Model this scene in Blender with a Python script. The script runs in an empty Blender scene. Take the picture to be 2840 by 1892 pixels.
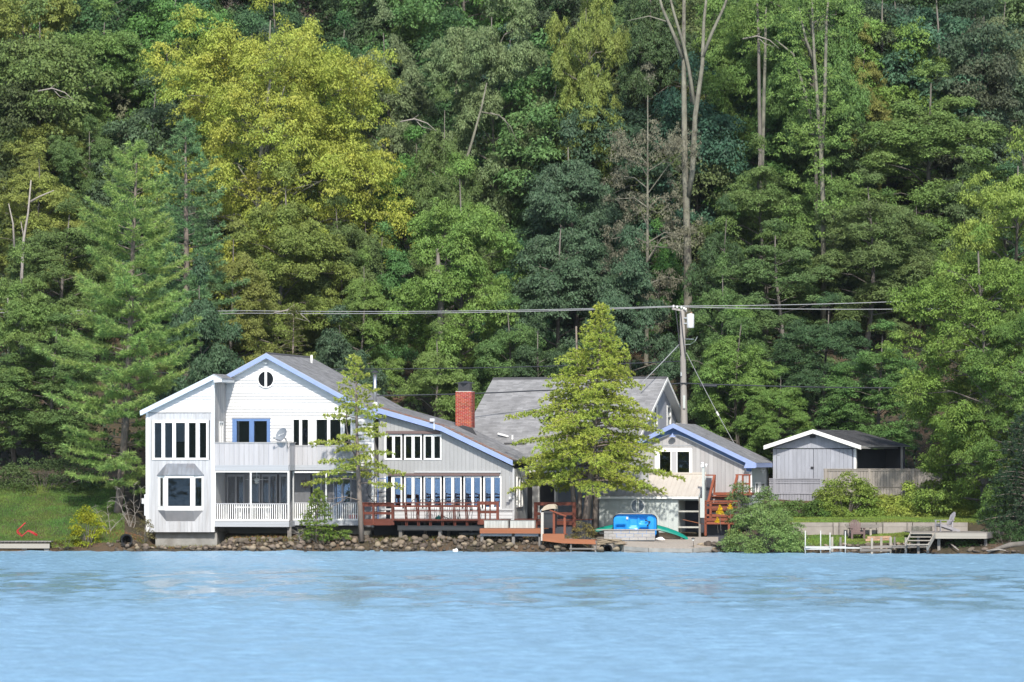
import bpy, math, random
import numpy as np
from mathutils import Vector, Matrix, Euler

# ------------------------------------------------------------------ camera, sky, sun, exposure
SC = bpy.context.scene
COL = SC.collection
R = math.radians
CAMY, CAMH = -220.0, 4.727          # the camera stands across the lake, a good 4 m above the water
FPX, CX, HY = 12100.0, 1420.0, 1270.0   # focal length, centre column and horizon row in photograph pixels
cam_d = bpy.data.cameras.new('camera'); cam = bpy.data.objects.new('camera', cam_d); COL.objects.link(cam)
cam.location = (0, CAMY, CAMH); cam.rotation_euler = (R(90), 0, 0)
cam_d.sensor_width = 36.0; cam_d.lens = FPX / 2840 * 36.0
cam_d.shift_y = (HY - 946) / 2840
cam_d.clip_start = 0.5; cam_d.clip_end = 3000
cam_d.dof.use_dof = True; cam_d.dof.focus_distance = 223.0; cam_d.dof.aperture_fstop = 1.3
SC.camera = cam

SUN_EL, SUN_AZ = R(41), R(4)        # sun behind the camera, a touch to the right
world = bpy.data.worlds.new('World'); SC.world = world; world.use_nodes = True
wn = world.node_tree.nodes; wl = world.node_tree.links
bg = wn['Background']; sky = wn.new('ShaderNodeTexSky'); sky.sky_type = 'NISHITA'; sky.sun_disc = False
sky.sun_elevation = SUN_EL; sky.sun_rotation = math.pi - SUN_AZ; sky.air_density = 1.0; sky.dust_density = 1.2; sky.ozone_density = 1.0
wl.new(sky.outputs[0], bg.inputs[0]); bg.inputs[1].default_value = 0.13
sun_d = bpy.data.lights.new('sun', 'SUN'); sun = bpy.data.objects.new('sun', sun_d); COL.objects.link(sun)
sun_d.energy = 3.5; sun_d.angle = R(1.8); sun_d.color = (1.0, 0.94, 0.84)
sdir = Vector((math.sin(SUN_AZ) * math.cos(SUN_EL), -math.cos(SUN_AZ) * math.cos(SUN_EL), math.sin(SUN_EL)))
sun.rotation_euler = sdir.to_track_quat('Z', 'Y').to_euler(); sun.location = (20, -60, 80)
SC.view_settings.view_transform = 'Standard'; SC.view_settings.look = 'None'
SC.view_settings.exposure = 0.62; SC.view_settings.gamma = 1.0; SC.view_settings.use_curve_mapping = False
SC.render.engine = 'CYCLES'
SC.cycles.max_bounces = 6; SC.cycles.transparent_max_bounces = 12; SC.cycles.diffuse_bounces = 3
SC.cycles.use_denoising = True; SC.cycles.denoiser = 'OPENIMAGEDENOISE'; SC.cycles.denoising_prefilter = 'ACCURATE'; SC.cycles.denoising_input_passes = 'RGB_ALBEDO_NORMAL'
SC.render.film_transparent = False
SC.render.filter_size = 1.2

# ------------------------------------------------------------------ helpers
rnd = random.Random(7)
def P(px, py, Y):
    s = (Y - CAMY) / FPX
    return Vector(((px - CX) * s, Y, CAMH - (py - HY) * s))
def XM(px, Y): return (px - CX) * (Y - CAMY) / FPX
def ZM(py, Y): return CAMH - (py - HY) * (Y - CAMY) / FPX
def lerp(a, b, t): return a + (b - a) * t
def sstep(a, b, x):
    t = min(1, max(0, (x - a) / (b - a))); return t * t * (3 - 2 * t)

def obj(name, mesh, parent=None, loc=None, rot=None, scale=None):
    o = bpy.data.objects.new(name, mesh); COL.objects.link(o)
    if loc is not None: o.location = loc
    if rot is not None: o.rotation_euler = rot
    if scale is not None: o.scale = scale
    if parent is not None: o.parent = parent
    return o
def tag(o, label=None, cat=None, group=None, kind=None):
    if label: o['label'] = label
    if cat: o['category'] = cat
    if group: o['group'] = group
    if kind: o['kind'] = kind
    return o
def thing(name, label, cat, loc=(0, 0, 0), rz=0.0, group=None):
    o = obj(name, None, None, loc, (0, 0, rz)); o.empty_display_size = 0.3
    return tag(o, label, cat, group)
def copy_tree(o, parent=None):
    c = o.copy(); COL.objects.link(c)
    if parent is not None: c.parent = parent
    for ch in list(o.children): copy_tree(ch, c)
    return c

class MB:
    def __init__(s): s.v = []; s.f = []; s.mi = []; s.m = 0
    def add(s, vs, fs):
        b = len(s.v); s.v += [tuple(p) for p in vs]
        for f in fs: s.f.append(tuple(i + b for i in f)); s.mi.append(s.m)
    def box(s, x0, x1, y0, y1, z0, z1):
        s.add([(x0,y0,z0),(x1,y0,z0),(x1,y1,z0),(x0,y1,z0),(x0,y0,z1),(x1,y0,z1),(x1,y1,z1),(x0,y1,z1)],
              [(3,2,1,0),(4,5,6,7),(0,1,5,4),(1,2,6,5),(2,3,7,6),(3,0,4,7)])
    def prism(s, poly, y0, y1, M=None):
        """poly of (a, b); extruded along the third axis. M maps (a, b, c) to a point."""
        M = M or (lambda a, b, c: (a, c, b)); n = len(poly)
        vs = [M(a, b, y0) for a, b in poly] + [M(a, b, y1) for a, b in poly]
        fs = [tuple(range(n)), tuple(range(2 * n - 1, n - 1, -1))]
        fs += [(i, i + n, (i + 1) % n + n, (i + 1) % n) for i in range(n)]
        s.add(vs, fs)
    def tube(s, pts, rad, n=6, cap=True):
        pts = [Vector(p) for p in pts]; k = len(pts)
        rad = [rad] * k if not hasattr(rad, '__len__') else rad
        vs = []; prev = None
        for i, p in enumerate(pts):
            d = (pts[min(i + 1, k - 1)] - pts[max(i - 1, 0)])
            d = d.normalized() if d.length > 1e-9 else Vector((0, 0, 1))
            a = prev if prev is not None else (Vector((1, 0, 0)) if abs(d.x) < 0.9 else Vector((0, 1, 0)))
            a = (a - d * a.dot(d)); a = a.normalized() if a.length > 1e-6 else d.orthogonal().normalized()
            b = d.cross(a); prev = a
            for j in range(n):
                t = 2 * math.pi * j / n; vs.append(p + (a * math.cos(t) + b * math.sin(t)) * rad[i])
        fs = [(i*n+j, i*n+(j+1)%n, (i+1)*n+(j+1)%n, (i+1)*n+j) for i in range(k-1) for j in range(n)]
        if cap: fs += [tuple(range(n-1, -1, -1)), tuple(range((k-1)*n, k*n))]
        s.add(vs, fs)
    def bar(s, a, b, w, h):
        """rectangular bar from a to b: w across (horizontal), h high."""
        a = Vector(a); b = Vector(b); d = (b - a).normalized()
        up = Vector((0, 0, 1)) if abs(d.z) < 0.95 else Vector((0, 1, 0))
        sd = d.cross(up).normalized(); up = sd.cross(d)
        vs = []
        for p in (a, b):
            for i, j in ((-1,-1),(1,-1),(1,1),(-1,1)): vs.append(p + sd * i * w / 2 + up * j * h / 2)
        s.add(vs, [(3,2,1,0),(4,5,6,7),(0,1,5,4),(1,2,6,5),(2,3,7,6),(3,0,4,7)])
    def lathe(s, prof, c=(0, 0, 0), n=12, axis='z'):
        vs = []
        for r, h in prof:
            for j in range(n):
                t = 2 * math.pi * j / n; x, y = r * math.cos(t), r * math.sin(t)
                vs.append((c[0]+x, c[1]+y, c[2]+h) if axis == 'z' else ((c[0]+x, c[1]+h, c[2]+y) if axis == 'y' else (c[0]+h, c[1]+x, c[2]+y)))
        k = len(prof)
        fs = [(i*n+j, i*n+(j+1)%n, (i+1)*n+(j+1)%n, (i+1)*n+j) for i in range(k-1) for j in range(n)]
        fs += [tuple(range(n-1, -1, -1)), tuple(range((k-1)*n, k*n))]
        s.add(vs, fs)
    def mesh(s, name, mat, smooth=False):
        me = bpy.data.meshes.new(name); me.from_pydata(s.v, [], s.f)
        for m in (mat if isinstance(mat, (list, tuple)) else [mat]): me.materials.append(m)
        if max(s.mi, default=0) > 0: me.polygons.foreach_set('material_index', s.mi)
        if smooth: me.polygons.foreach_set('use_smooth', [True] * len(s.f))
        me.update(); return me
    def build(s, name, mat, parent=None, smooth=False, loc=None, rot=None):
        return obj(name, s.mesh(name, mat, smooth), parent, loc, rot)

_cubes = {}
def piece(name, x0, x1, y0, y1, z0, z1, mat, parent, rot=None):
    """one board, block or panel: a unit cube shared by all pieces of that material."""
    if mat.name not in _cubes:
        m = MB(); m.box(-.5, .5, -.5, .5, -.5, .5); _cubes[mat.name] = m.mesh('block_' + mat.name, mat)
    return obj(name, _cubes[mat.name], parent, ((x0+x1)/2, (y0+y1)/2, (z0+z1)/2), rot, (max(abs(x1-x0), .002), max(abs(y1-y0), .002), max(abs(z1-z0), .002)))
def barpiece(name, a, b, w, h, mat, parent):
    m = MB(); m.bar(a, b, w, h); return m.build(name, mat, parent)
def part(name, mat, parent, fn, smooth=False):
    m = MB(); fn(m); return m.build(name, mat, parent, smooth)

class Fr:
    """upright building frame turned by th: local x along the front (to the right), y into the depth."""
    def __init__(s, px, Y, th):
        s.th = R(th); s.o = Vector((XM(px, Y), Y, 0))
        s.u = Vector((math.cos(s.th), -math.sin(s.th), 0)); s.n = Vector((math.sin(s.th), math.cos(s.th), 0))
    def ray(s, px, py): return Vector(((px - CX) / FPX, 1, -(py - HY) / FPX))
    def L(s, px, py=HY, d=0.0):
        c = Vector((0, CAMY, CAMH)); r = s.ray(px, py); t = (d - (c - s.o).dot(s.n)) / r.dot(s.n)
        q = c + r * t - s.o; return Vector((q.dot(s.u), d, q.z))
    def S(s, px, py, x):
        c = Vector((0, CAMY, CAMH)); r = s.ray(px, py); t = (x - (c - s.o).dot(s.u)) / r.dot(s.u)
        q = c + r * t - s.o; return Vector((x, q.dot(s.n), q.z))
    def x(s, px, d=0.0): return s.L(px, HY, d).x
    def z(s, py, d=0.0, px=None):
        return s.L(px if px is not None else s.px0(d), py, d).z
    def px0(s, d): return CX + (s.o + s.n * d).x * FPX / ((s.o + s.n * d).y - CAMY)
    def W(s, x, y, z=0.0):
        q = s.o + s.u * x + s.n * y; return Vector((q.x, q.y, z))
    def root(s, name, label, cat): return thing(name, label, cat, s.o, -s.th)

def clip(poly, ax, lo, hi):
    for sgn, lim in ((1, lo), (-1, -hi)):
        out = []
        for i in range(len(poly)):
            p, q = poly[i], poly[(i + 1) % len(poly)]; a, b = p[ax] * sgn - lim, q[ax] * sgn - lim
            if a >= 0: out.append(p)
            if (a >= 0) != (b >= 0):
                t = a / (a - b); out.append((p[0] + (q[0]-p[0])*t, p[1] + (q[1]-p[1])*t))
        poly = out
        if len(poly) < 3: return []
    return poly
def boards(parent, name, M, poly, holes, vertical, pitch, t, mat, gap=0.006, lap=False, jit=0.0):
    """cover an outline with single boards. M(a, b, o): a along, b up, o outward."""
    ax = 0 if vertical else 1; bx = 1 - ax
    lo = min(p[ax] for p in poly); hi = max(p[ax] for p in poly); n = max(1, round((hi - lo) / pitch)); pw = (hi - lo) / n; out = []
    for i in range(n):
        s0, s1 = lo + i * pw + gap / 2, lo + (i + 1) * pw - gap / 2; c = (s0 + s1) / 2
        strip = clip(poly, ax, s0, s1)
        if not strip: continue
        cuts = sorted((h[2 * bx], h[2 * bx + 1]) for h in holes if h[2 * ax] < c < h[2 * ax + 1])
        b0 = min(p[bx] for p in strip); b1 = max(p[bx] for p in strip); spans = []; cur = b0
        for h0, h1 in cuts:
            if h0 > cur: spans.append((cur, min(h0, b1)))
            cur = max(cur, h1)
        if cur < b1: spans.append((cur, b1))
        j = rnd.uniform(-jit, jit)
        for q0, q1 in spans:
            if q1 - q0 < 0.015: continue
            pg = clip(strip, bx, q0, q1)
            if len(pg) < 3: continue
            m = MB(); k = len(pg)
            def off(p):
                return (t * (1 - 0.75 * (p[1] - s0) / (s1 - s0)) if lap else t) + j
            vs = [M(p[0], p[1], off(p)) for p in pg] + [M(p[0], p[1], 0.0) for p in pg]
            m.add(vs, [tuple(range(k)), tuple(range(2*k-1, k-1, -1))] + [(q, q + k, (q+1) % k + k, (q+1) % k) for q in range(k)])
            out.append(m.build(name, mat, parent))
    return out
def MF(d): return lambda a, b, o: (a, d - o, b)          # front plane at depth d
def MR(x): return lambda a, b, o: (x + o, a, b)          # right flank at x; a runs into the depth

def window(parent, M, rect, panes, fmat, gmat, t=0.05, rec=0.03, name='window', pane_name='pane', tilt=0.0):
    a0, a1, b0, b1 = rect; m = MB()
    def bx(p0, p1, q0, q1, o0, o1):
        vs = [M(p, q, o) for o in (o0, o1) for p, q in ((p0,q0),(p1,q0),(p1,q1),(p0,q1))]
        m.add(vs, [(3,2,1,0),(4,5,6,7),(0,1,5,4),(1,2,6,5),(2,3,7,6),(3,0,4,7)])
    q0, q1 = panes[0][2], panes[0][3]
    bx(a0, a1, b0, q0, -0.02, t); bx(a0, a1, q1, b1, -0.02, t)
    edges = [a0] + [e for p in panes for e in p[:2]] + [a1]
    for i in range(0, len(edges), 2): bx(edges[i], edges[i+1], q0, q1, -0.02, t)
    w = m.build(name, fmat, parent)
    for p in panes:
        g = MB(); vs = [M(a, b, o + tilt * (b - p[2])) for o in (-rec, -rec - .01) for a, b in ((p[0]-.01,p[2]-.01),(p[1]+.01,p[2]-.01),(p[1]+.01,p[3]+.01),(p[0]-.01,p[3]+.01))]
        g.add(vs, [(0,1,2,3),(7,6,5,4),(0,4,5,1),(1,5,6,2),(2,6,7,3),(3,7,4,0)]); g.build(pane_name, gmat, w)
    return w

# ------------------------------------------------------------------ materials (procedural)
MATS = {}
def _new(name):
    m = bpy.data.materials.new(name); m.use_nodes = True; nt = m.node_tree
    MATS[name] = m; return m, nt.nodes, nt.links, nt.nodes['Principled BSDF']
def mat(name, col, rough=0.7, var=0.12, scale=6.0, stretch=(1, 1, 1), objvar=0.0, bump=0.0, dirt=None, dirt_amt=0.3, dirt_scale=2.0, metal=0.0, spec=0.3, coord='Object', tintvar=0.0, wet=False):
    """base colour broken up by stretched noise, per-piece tint, stains and fine relief."""
    m, n, l, b = _new(name)
    tc = n.new('ShaderNodeTexCoord'); mp = n.new('ShaderNodeMapping'); mp.inputs['Scale'].default_value = stretch
    if coord == 'World':
        gm = n.new('ShaderNodeNewGeometry'); l.new(gm.outputs['Position'], mp.inputs[0])
    else: l.new(tc.outputs[coord], mp.inputs[0])
    oi = n.new('ShaderNodeObjectInfo')
    nz = n.new('ShaderNodeTexNoise'); nz.inputs['Scale'].default_value = scale; nz.inputs['Detail'].default_value = 6
    vadd = n.new('ShaderNodeVectorMath'); vadd.operation = 'ADD'; l.new(mp.outputs[0], vadd.inputs[0])
    sc = n.new('ShaderNodeVectorMath'); sc.operation = 'SCALE'; sc.inputs[0].default_value = (37, 17, 53); l.new(oi.outputs['Random'], sc.inputs['Scale'])
    l.new(sc.outputs[0], vadd.inputs[1]); l.new(vadd.outputs[0], nz.inputs['Vector'])
    hsv = n.new('ShaderNodeHueSaturation'); hsv.inputs['Color'].default_value = (*col, 1)
    mr = n.new('ShaderNodeMapRange'); mr.inputs[1].default_value = .25; mr.inputs[2].default_value = .75
    mr.inputs[3].default_value = 1 - var; mr.inputs[4].default_value = 1 + var; l.new(nz.outputs['Fac'], mr.inputs[0])
    mo = n.new('ShaderNodeMapRange'); mo.inputs[3].default_value = 1 - objvar; mo.inputs[4].default_value = 1 + objvar; l.new(oi.outputs['Random'], mo.inputs[0])
    mu = n.new('ShaderNodeMath'); mu.operation = 'MULTIPLY'; l.new(mr.outputs[0], mu.inputs[0]); l.new(mo.outputs[0], mu.inputs[1])
    l.new(mu.outputs[0], hsv.inputs['Value'])
    if tintvar:
        wn_ = n.new('ShaderNodeTexWhiteNoise'); wn_.noise_dimensions = '1D'; l.new(oi.outputs['Random'], wn_.inputs['W'])
        ms = n.new('ShaderNodeMapRange'); ms.inputs[3].default_value = .5 - tintvar; ms.inputs[4].default_value = .5 + tintvar; l.new(wn_.outputs['Value'], ms.inputs[0]); l.new(ms.outputs[0], hsv.inputs['Hue'])
    out = hsv.outputs[0]
    if dirt:
        dn = n.new('ShaderNodeTexNoise'); dn.inputs['Scale'].default_value = dirt_scale; dn.inputs['Detail'].default_value = 8; dn.inputs['Roughness'].default_value = .7; l.new(vadd.outputs[0], dn.inputs['Vector'])
        dr = n.new('ShaderNodeMapRange'); dr.inputs[1].default_value = .5; dr.inputs[2].default_value = .72; dr.inputs[4].default_value = dirt_amt; l.new(dn.outputs['Fac'], dr.inputs[0])
        mx = n.new('ShaderNodeMix'); mx.data_type = 'RGBA'; l.new(dr.outputs[0], mx.inputs[0]); l.new(out, mx.inputs[6]); mx.inputs[7].default_value = (*dirt, 1); out = mx.outputs[2]
    if wet:   # dark soaked band where the lake laps at the stones
        gw = n.new('ShaderNodeNewGeometry'); sz = n.new('ShaderNodeSeparateXYZ'); l.new(gw.outputs['Position'], sz.inputs[0]); wr_ = n.new('ShaderNodeMapRange'); wr_.inputs[1].default_value = .10; wr_.inputs[2].default_value = .22; wr_.inputs[3].default_value = .75; wr_.inputs[4].default_value = 0; l.new(sz.outputs['Z'], wr_.inputs[0])
        wx = n.new('ShaderNodeMix'); wx.data_type = 'RGBA'; l.new(wr_.outputs[0], wx.inputs[0]); l.new(out, wx.inputs[6]); wx.inputs[7].default_value = (.03, .026, .022, 1); out = wx.outputs[2]
    l.new(out, b.inputs['Base Color'])
    b.inputs['Roughness'].default_value = rough; b.inputs['Metallic'].default_value = metal; b.inputs['Specular IOR Level'].default_value = spec
    if bump:
        bp = n.new('ShaderNodeBump'); bp.inputs['Strength'].default_value = bump; bp.inputs['Distance'].default_value = .03; l.new(nz.outputs['Fac'], bp.inputs['Height']); l.new(bp.outputs[0], b.inputs['Normal'])
    return m
mat('white_siding', (.66, .66, .66), .5, .04, 3, objvar=.04, dirt=(.55, .56, .52), dirt_amt=.15)
mat('white_trim', (.82, .82, .80), .45, .04, 4, objvar=.03)
mat('weathered_white_board', (.45, .46, .48), .8, .14, 5, (1, 1, .12), objvar=.07, dirt=(.30, .28, .27), dirt_amt=.6, dirt_scale=2.6)
mat('grey_side_board', (.36, .36, .36), .85, .2, 5, (1, 1, .1), objvar=.12, dirt=(.18, .17, .16), dirt_amt=.5)
mat('balcony_board', (.42, .42, .44), .75, .1, 4, (1, 1, .15), objvar=.05, dirt=(.4, .36, .35), dirt_amt=.3)
mat('grey_beam', (.38, .40, .43), .8, .15, 4, (.15, 1, 1), dirt=(.3, .3, .3), dirt_amt=.4)
mat('blue_trim', (.26, .335, .58), .5, .06, 3, dirt=(.35, .45, .72), dirt_amt=.3, dirt_scale=1.0)
mat('blue_frame', (.12, .21, .42), .5, .06, 3)
mat('pale_blue_trim', (.58, .70, .86), .5, .06, 3, dirt=(.75, .8, .85), dirt_amt=.5, dirt_scale=.6)
mat('grey_wall_board', (.33, .335, .34), .75, .06, 4, (1, 1, .2), objvar=.03)
mat('grey_lap_board', (.46, .47, .48), .7, .06, 4, objvar=.04)
mat('garage_board', (.38, .375, .38), .85, .16, 4, (1, 1, .1), objvar=.12, dirt=(.30, .25, .25), dirt_amt=.45, tintvar=.015)
mat('mint_board', (.46, .50, .49), .75, .06, 4, (1, 1, .15), objvar=.04, dirt=(.4, .42, .36), dirt_amt=.25)
mat('shed_board', (.34, .355, .40), .75, .07, 3, (1, 1, .3), objvar=.05, dirt=(.52, .54, .6), dirt_amt=.4)
mat('stucco', (.36, .37, .38), .9, .1, 3)
mat('unlit_interior', (.035, .037, .042), .9, .2, 1)  # near-black base stands in for the unlit rooms behind the panes
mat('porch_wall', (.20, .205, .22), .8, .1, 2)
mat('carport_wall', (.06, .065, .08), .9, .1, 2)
mat('deck_red', (.125, .036, .022), .65, .18, 6, (.3, 1, 1), objvar=.15, dirt=(.14, .04, .03), dirt_amt=.5)
mat('deck_orange', (.29, .11, .052), .65, .14, 5, (.2, 1, 1), objvar=.1, dirt=(.3, .1, .05), dirt_amt=.4)
mat('stair_red', (.21, .062, .032), .65, .15, 6, objvar=.12, dirt=(.24, .06, .03), dirt_amt=.4)
mat('grey_timber', (.20, .185, .17), .9, .25, 5, (.15, 1, 1), objvar=.15, bump=.3, dirt=(.14, .12, .1), dirt_amt=.5)
mat('pale_timber', (.32, .295, .255), .85, .2, 5, (.15, 1, 1), objvar=.1, dirt=(.25, .22, .19), dirt_amt=.4)
mat('planter_board', (.42, .42, .39), .85, .15, 5, (1, 1, .15), objvar=.1, dirt=(.3, .28, .24), dirt_amt=.4)
mat('fence_board', (.29, .265, .24), .9, .18, 5, (1, 1, .12), objvar=.12, dirt=(.2, .18, .16), dirt_amt=.45)
mat('fence_grey_board', (.25, .25, .28), .9, .15, 5, (1, 1, .12), objvar=.08, dirt=(.22, .22, .24), dirt_amt=.4)
mat('concrete', (.27, .265, .25), .9, .2, 2.5, bump=.2, dirt=(.14, .12, .10), dirt_amt=.6, dirt_scale=1.2)
mat('block', (.36, .35, .34), .95, .15, 20, objvar=.1, bump=.4, dirt=(.25, .23, .2), dirt_amt=.3)
mat('gravel', (.34, .30, .26), .95, .35, 14, bump=.6, coord='World', dirt=(.45, .42, .38), dirt_amt=.6, dirt_scale=22)
mat('brick', (.34, .075, .05), .9, .15, 30, objvar=.28, bump=.3, tintvar=.012)
mat('mortar', (.50, .46, .42), .95, .1, 10)
mat('dark_metal', (.035, .035, .04), .45, .2, 5, spec=.5)
mat('black_iron', (.012, .012, .014), .5, .1, 5, spec=.5)
mat('steel', (.55, .56, .58), .3, .1, 5, metal=.9)
mat('zinc_roof', (.22, .24, .27), .45, .2, 3, (1, 1, .2), metal=.3, dirt=(.16, .12, .1), dirt_amt=.5)
mat('cream_metal', (.50, .46, .41), .45, .07, 1.2, dirt=(.48, .42, .36), dirt_amt=.4, objvar=.04)
mat('dish_grey', (.26, .28, .31), .5, .05, 4)
mat('light_grey_plastic', (.62, .64, .66), .5, .05, 4)
mat('canoe_green', (.0, .20, .15), .35, .08, 3, spec=.5)
mat('boat_blue', (.02, .30, .80), .35, .06, 3, spec=.5, dirt=(.08, .38, .8), dirt_amt=.4)
mat('boat_white', (.78, .77, .76), .4, .05, 3)
mat('plywood', (.42, .34, .26), .9, .12, 4)
mat('cover_tan', (.46, .40, .31), .8, .12, 6)
mat('grill_black', (.03, .034, .04), .4, .1, 5, spec=.5)
mat('teal', (.02, .14, .12), .6, .1, 4)
mat('red_paint', (.45, .03, .035), .5, .15, 5)
mat('pipe_black', (.012, .012, .013), .6, .1, 5)
mat('pvc_white', (.48, .49, .48), .5, .05, 5, dirt=(.4, .4, .34), dirt_amt=.25)
mat('adirondack_brown', (.15, .105, .10), .8, .15, 6, objvar=.1)
mat('adirondack_grey', (.30, .29, .31), .85, .15, 6, objvar=.08, dirt=(.24, .22, .22), dirt_amt=.4)
mat('pole_wood', (.31, .295, .28), .9, .2, 5, (1, 1, .06), bump=.3, dirt=(.2, .16, .13), dirt_amt=.5)
mat('transformer_grey', (.60, .62, .64), .5, .06, 3, dirt=(.45, .35, .28), dirt_amt=.2)
mat('wire_light', (.30, .31, .32), .6, .05, 3)
mat('wire_dark', (.03, .035, .045), .6, .05, 3)
mat('bark_pine', (.20, .165, .14), .95, .3, 5, (1, 1, .3), bump=.6, dirt=(.1, .08, .07), dirt_amt=.6, dirt_scale=3)
mat('bark', (.15, .135, .12), .95, .3, 4, (1, 1, .35), bump=.6, dirt=(.07, .07, .05), dirt_amt=.6, dirt_scale=2, objvar=.2)
mat('bark_pale', (.19, .185, .145), .95, .35, 3, (1, 1, .5), bump=.5, dirt=(.06, .045, .045), dirt_amt=.95, dirt_scale=3.2)
mat('bark_birch', (.34, .32, .28), .8, .2, 4, (1, 1, 2), dirt=(.15, .12, .1), dirt_amt=.6)
mat('dead_wood', (.30, .27, .24), .9, .2, 5)
mat('blind', (.52, .54, .58), .8, .06, 4)
mat('stump_bark', (.13, .125, .105), .95, .3, 6, bump=.6, dirt=(.28, .29, .24), dirt_amt=.7, dirt_scale=9)
mat('soil', (.10, .065, .045), .95, .35, 1.5, bump=.6, coord='World', dirt=(.17, .10, .06), dirt_amt=.6, dirt_scale=2.5)
mat('curtain', (.60, .58, .50), .9, .08, 8, (3, 3, .2))
mat('lamp_glass', (.7, .7, .66), .3, .05, 4)
mat('goldenrod', (.62, .40, .01), .8, .15, 6)
mat('stone', (.13, .105, .082), .9, .25, 3.0, objvar=.45, bump=.5, tintvar=.012, wet=True, dirt=(.12, .10, .09), dirt_amt=.5, dirt_scale=1.5)
mat('pale_stone', (.235, .19, .135), .9, .22, 3.0, objvar=.22, bump=.5, tintvar=.012, wet=True, dirt=(.24, .20, .17), dirt_amt=.4, dirt_scale=1.5)
mat('wall_stone', (.40, .26, .18), .9, .2, 4, objvar=.2, bump=.4)

def glass_mat(name, tint, refl, dark):
    m, n, l, b = _new(name); out = n['Material Output']; n.remove(b)
    tr = n.new('ShaderNodeBsdfTransparent'); tr.inputs[0].default_value = (*dark, 1)
    gl = n.new('ShaderNodeBsdfGlossy'); gl.inputs['Roughness'].default_value = .03; gl.inputs['Color'].default_value = (*tint, 1)
    # old panes are never quite flat
    nz = n.new('ShaderNodeTexNoise'); nz.inputs['Scale'].default_value = 1.6; bp = n.new('ShaderNodeBump'); bp.inputs['Strength'].default_value = .08; bp.inputs['Distance'].default_value = .05
    l.new(nz.outputs['Fac'], bp.inputs['Height']); l.new(bp.outputs[0], gl.inputs['Normal'])
    fr = n.new('ShaderNodeFresnel'); fr.inputs[0].default_value = 1.5
    mr = n.new('ShaderNodeMath'); mr.operation = 'ADD'; mr.use_clamp = True; l.new(fr.outputs[0], mr.inputs[0]); mr.inputs[1].default_value = refl
    mx = n.new('ShaderNodeMixShader'); l.new(mr.outputs[0], mx.inputs[0]); l.new(tr.outputs[0], mx.inputs[1]); l.new(gl.outputs[0], mx.inputs[2]); l.new(mx.outputs[0], out.inputs[0])
    return m
glass_mat('glass', (.8, .9, 1), .05, (.6, .63, .66))
glass_mat('mirror_glass', (.62, .74, .95), .42, (.4, .42, .45))
m, n, l, b = _new('dark_glass'); b.inputs['Base Color'].default_value = (.012, .014, .018, 1); b.inputs['Roughness'].default_value = .08; b.inputs['Specular IOR Level'].default_value = .4
m, n, l, b = _new('grey_glass'); b.inputs['Base Color'].default_value = (.16, .19, .23, 1); b.inputs['Roughness'].default_value = .1; b.inputs['Specular IOR Level'].default_value = .5
m, n, l, b = _new('screen'); out = n['Material Output']
tr = n.new('ShaderNodeBsdfTransparent'); mx = n.new('ShaderNodeMixShader'); mx.inputs[0].default_value = .20; b.inputs['Base Color'].default_value = (.05, .053, .06, 1); b.inputs['Roughness'].default_value = .8
l.new(tr.outputs[0], mx.inputs[1]); l.new(b.outputs[0], mx.inputs[2]); l.new(mx.outputs[0], out.inputs[0])

def shingle_mat(name, col, var):
    m, n, l, b = _new(name); g = n.new('ShaderNodeNewGeometry'); hs = n.new('ShaderNodeHueSaturation'); hs.inputs['Color'].default_value = (*col, 1)
    nz = n.new('ShaderNodeTexNoise'); nz.inputs['Scale'].default_value = 1.3; nz.inputs['Detail'].default_value = 5; tc = n.new('ShaderNodeTexCoord'); l.new(tc.outputs['Object'], nz.inputs['Vector'])
    a = n.new('ShaderNodeMapRange'); a.inputs[3].default_value = 1 - var; a.inputs[4].default_value = 1 + var; l.new(g.outputs['Random Per Island'], a.inputs[0])
    c = n.new('ShaderNodeMapRange'); c.inputs[1].default_value = .3; c.inputs[2].default_value = .7; c.inputs[3].default_value = .82; c.inputs[4].default_value = 1.15; l.new(nz.outputs['Fac'], c.inputs[0])
    mu = n.new('ShaderNodeMath'); mu.operation = 'MULTIPLY'; l.new(a.outputs[0], mu.inputs[0]); l.new(c.outputs[0], mu.inputs[1]); l.new(mu.outputs[0], hs.inputs['Value'])
    l.new(hs.outputs[0], b.inputs['Base Color']); b.inputs['Roughness'].default_value = .9; b.inputs['Specular IOR Level'].default_value = .2
shingle_mat('shingle_grey', (.25, .25, .255), .15); shingle_mat('shingle_dark', (.075, .075, .08), .18); shingle_mat('shingle_brown', (.155, .125, .11), .25)

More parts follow.
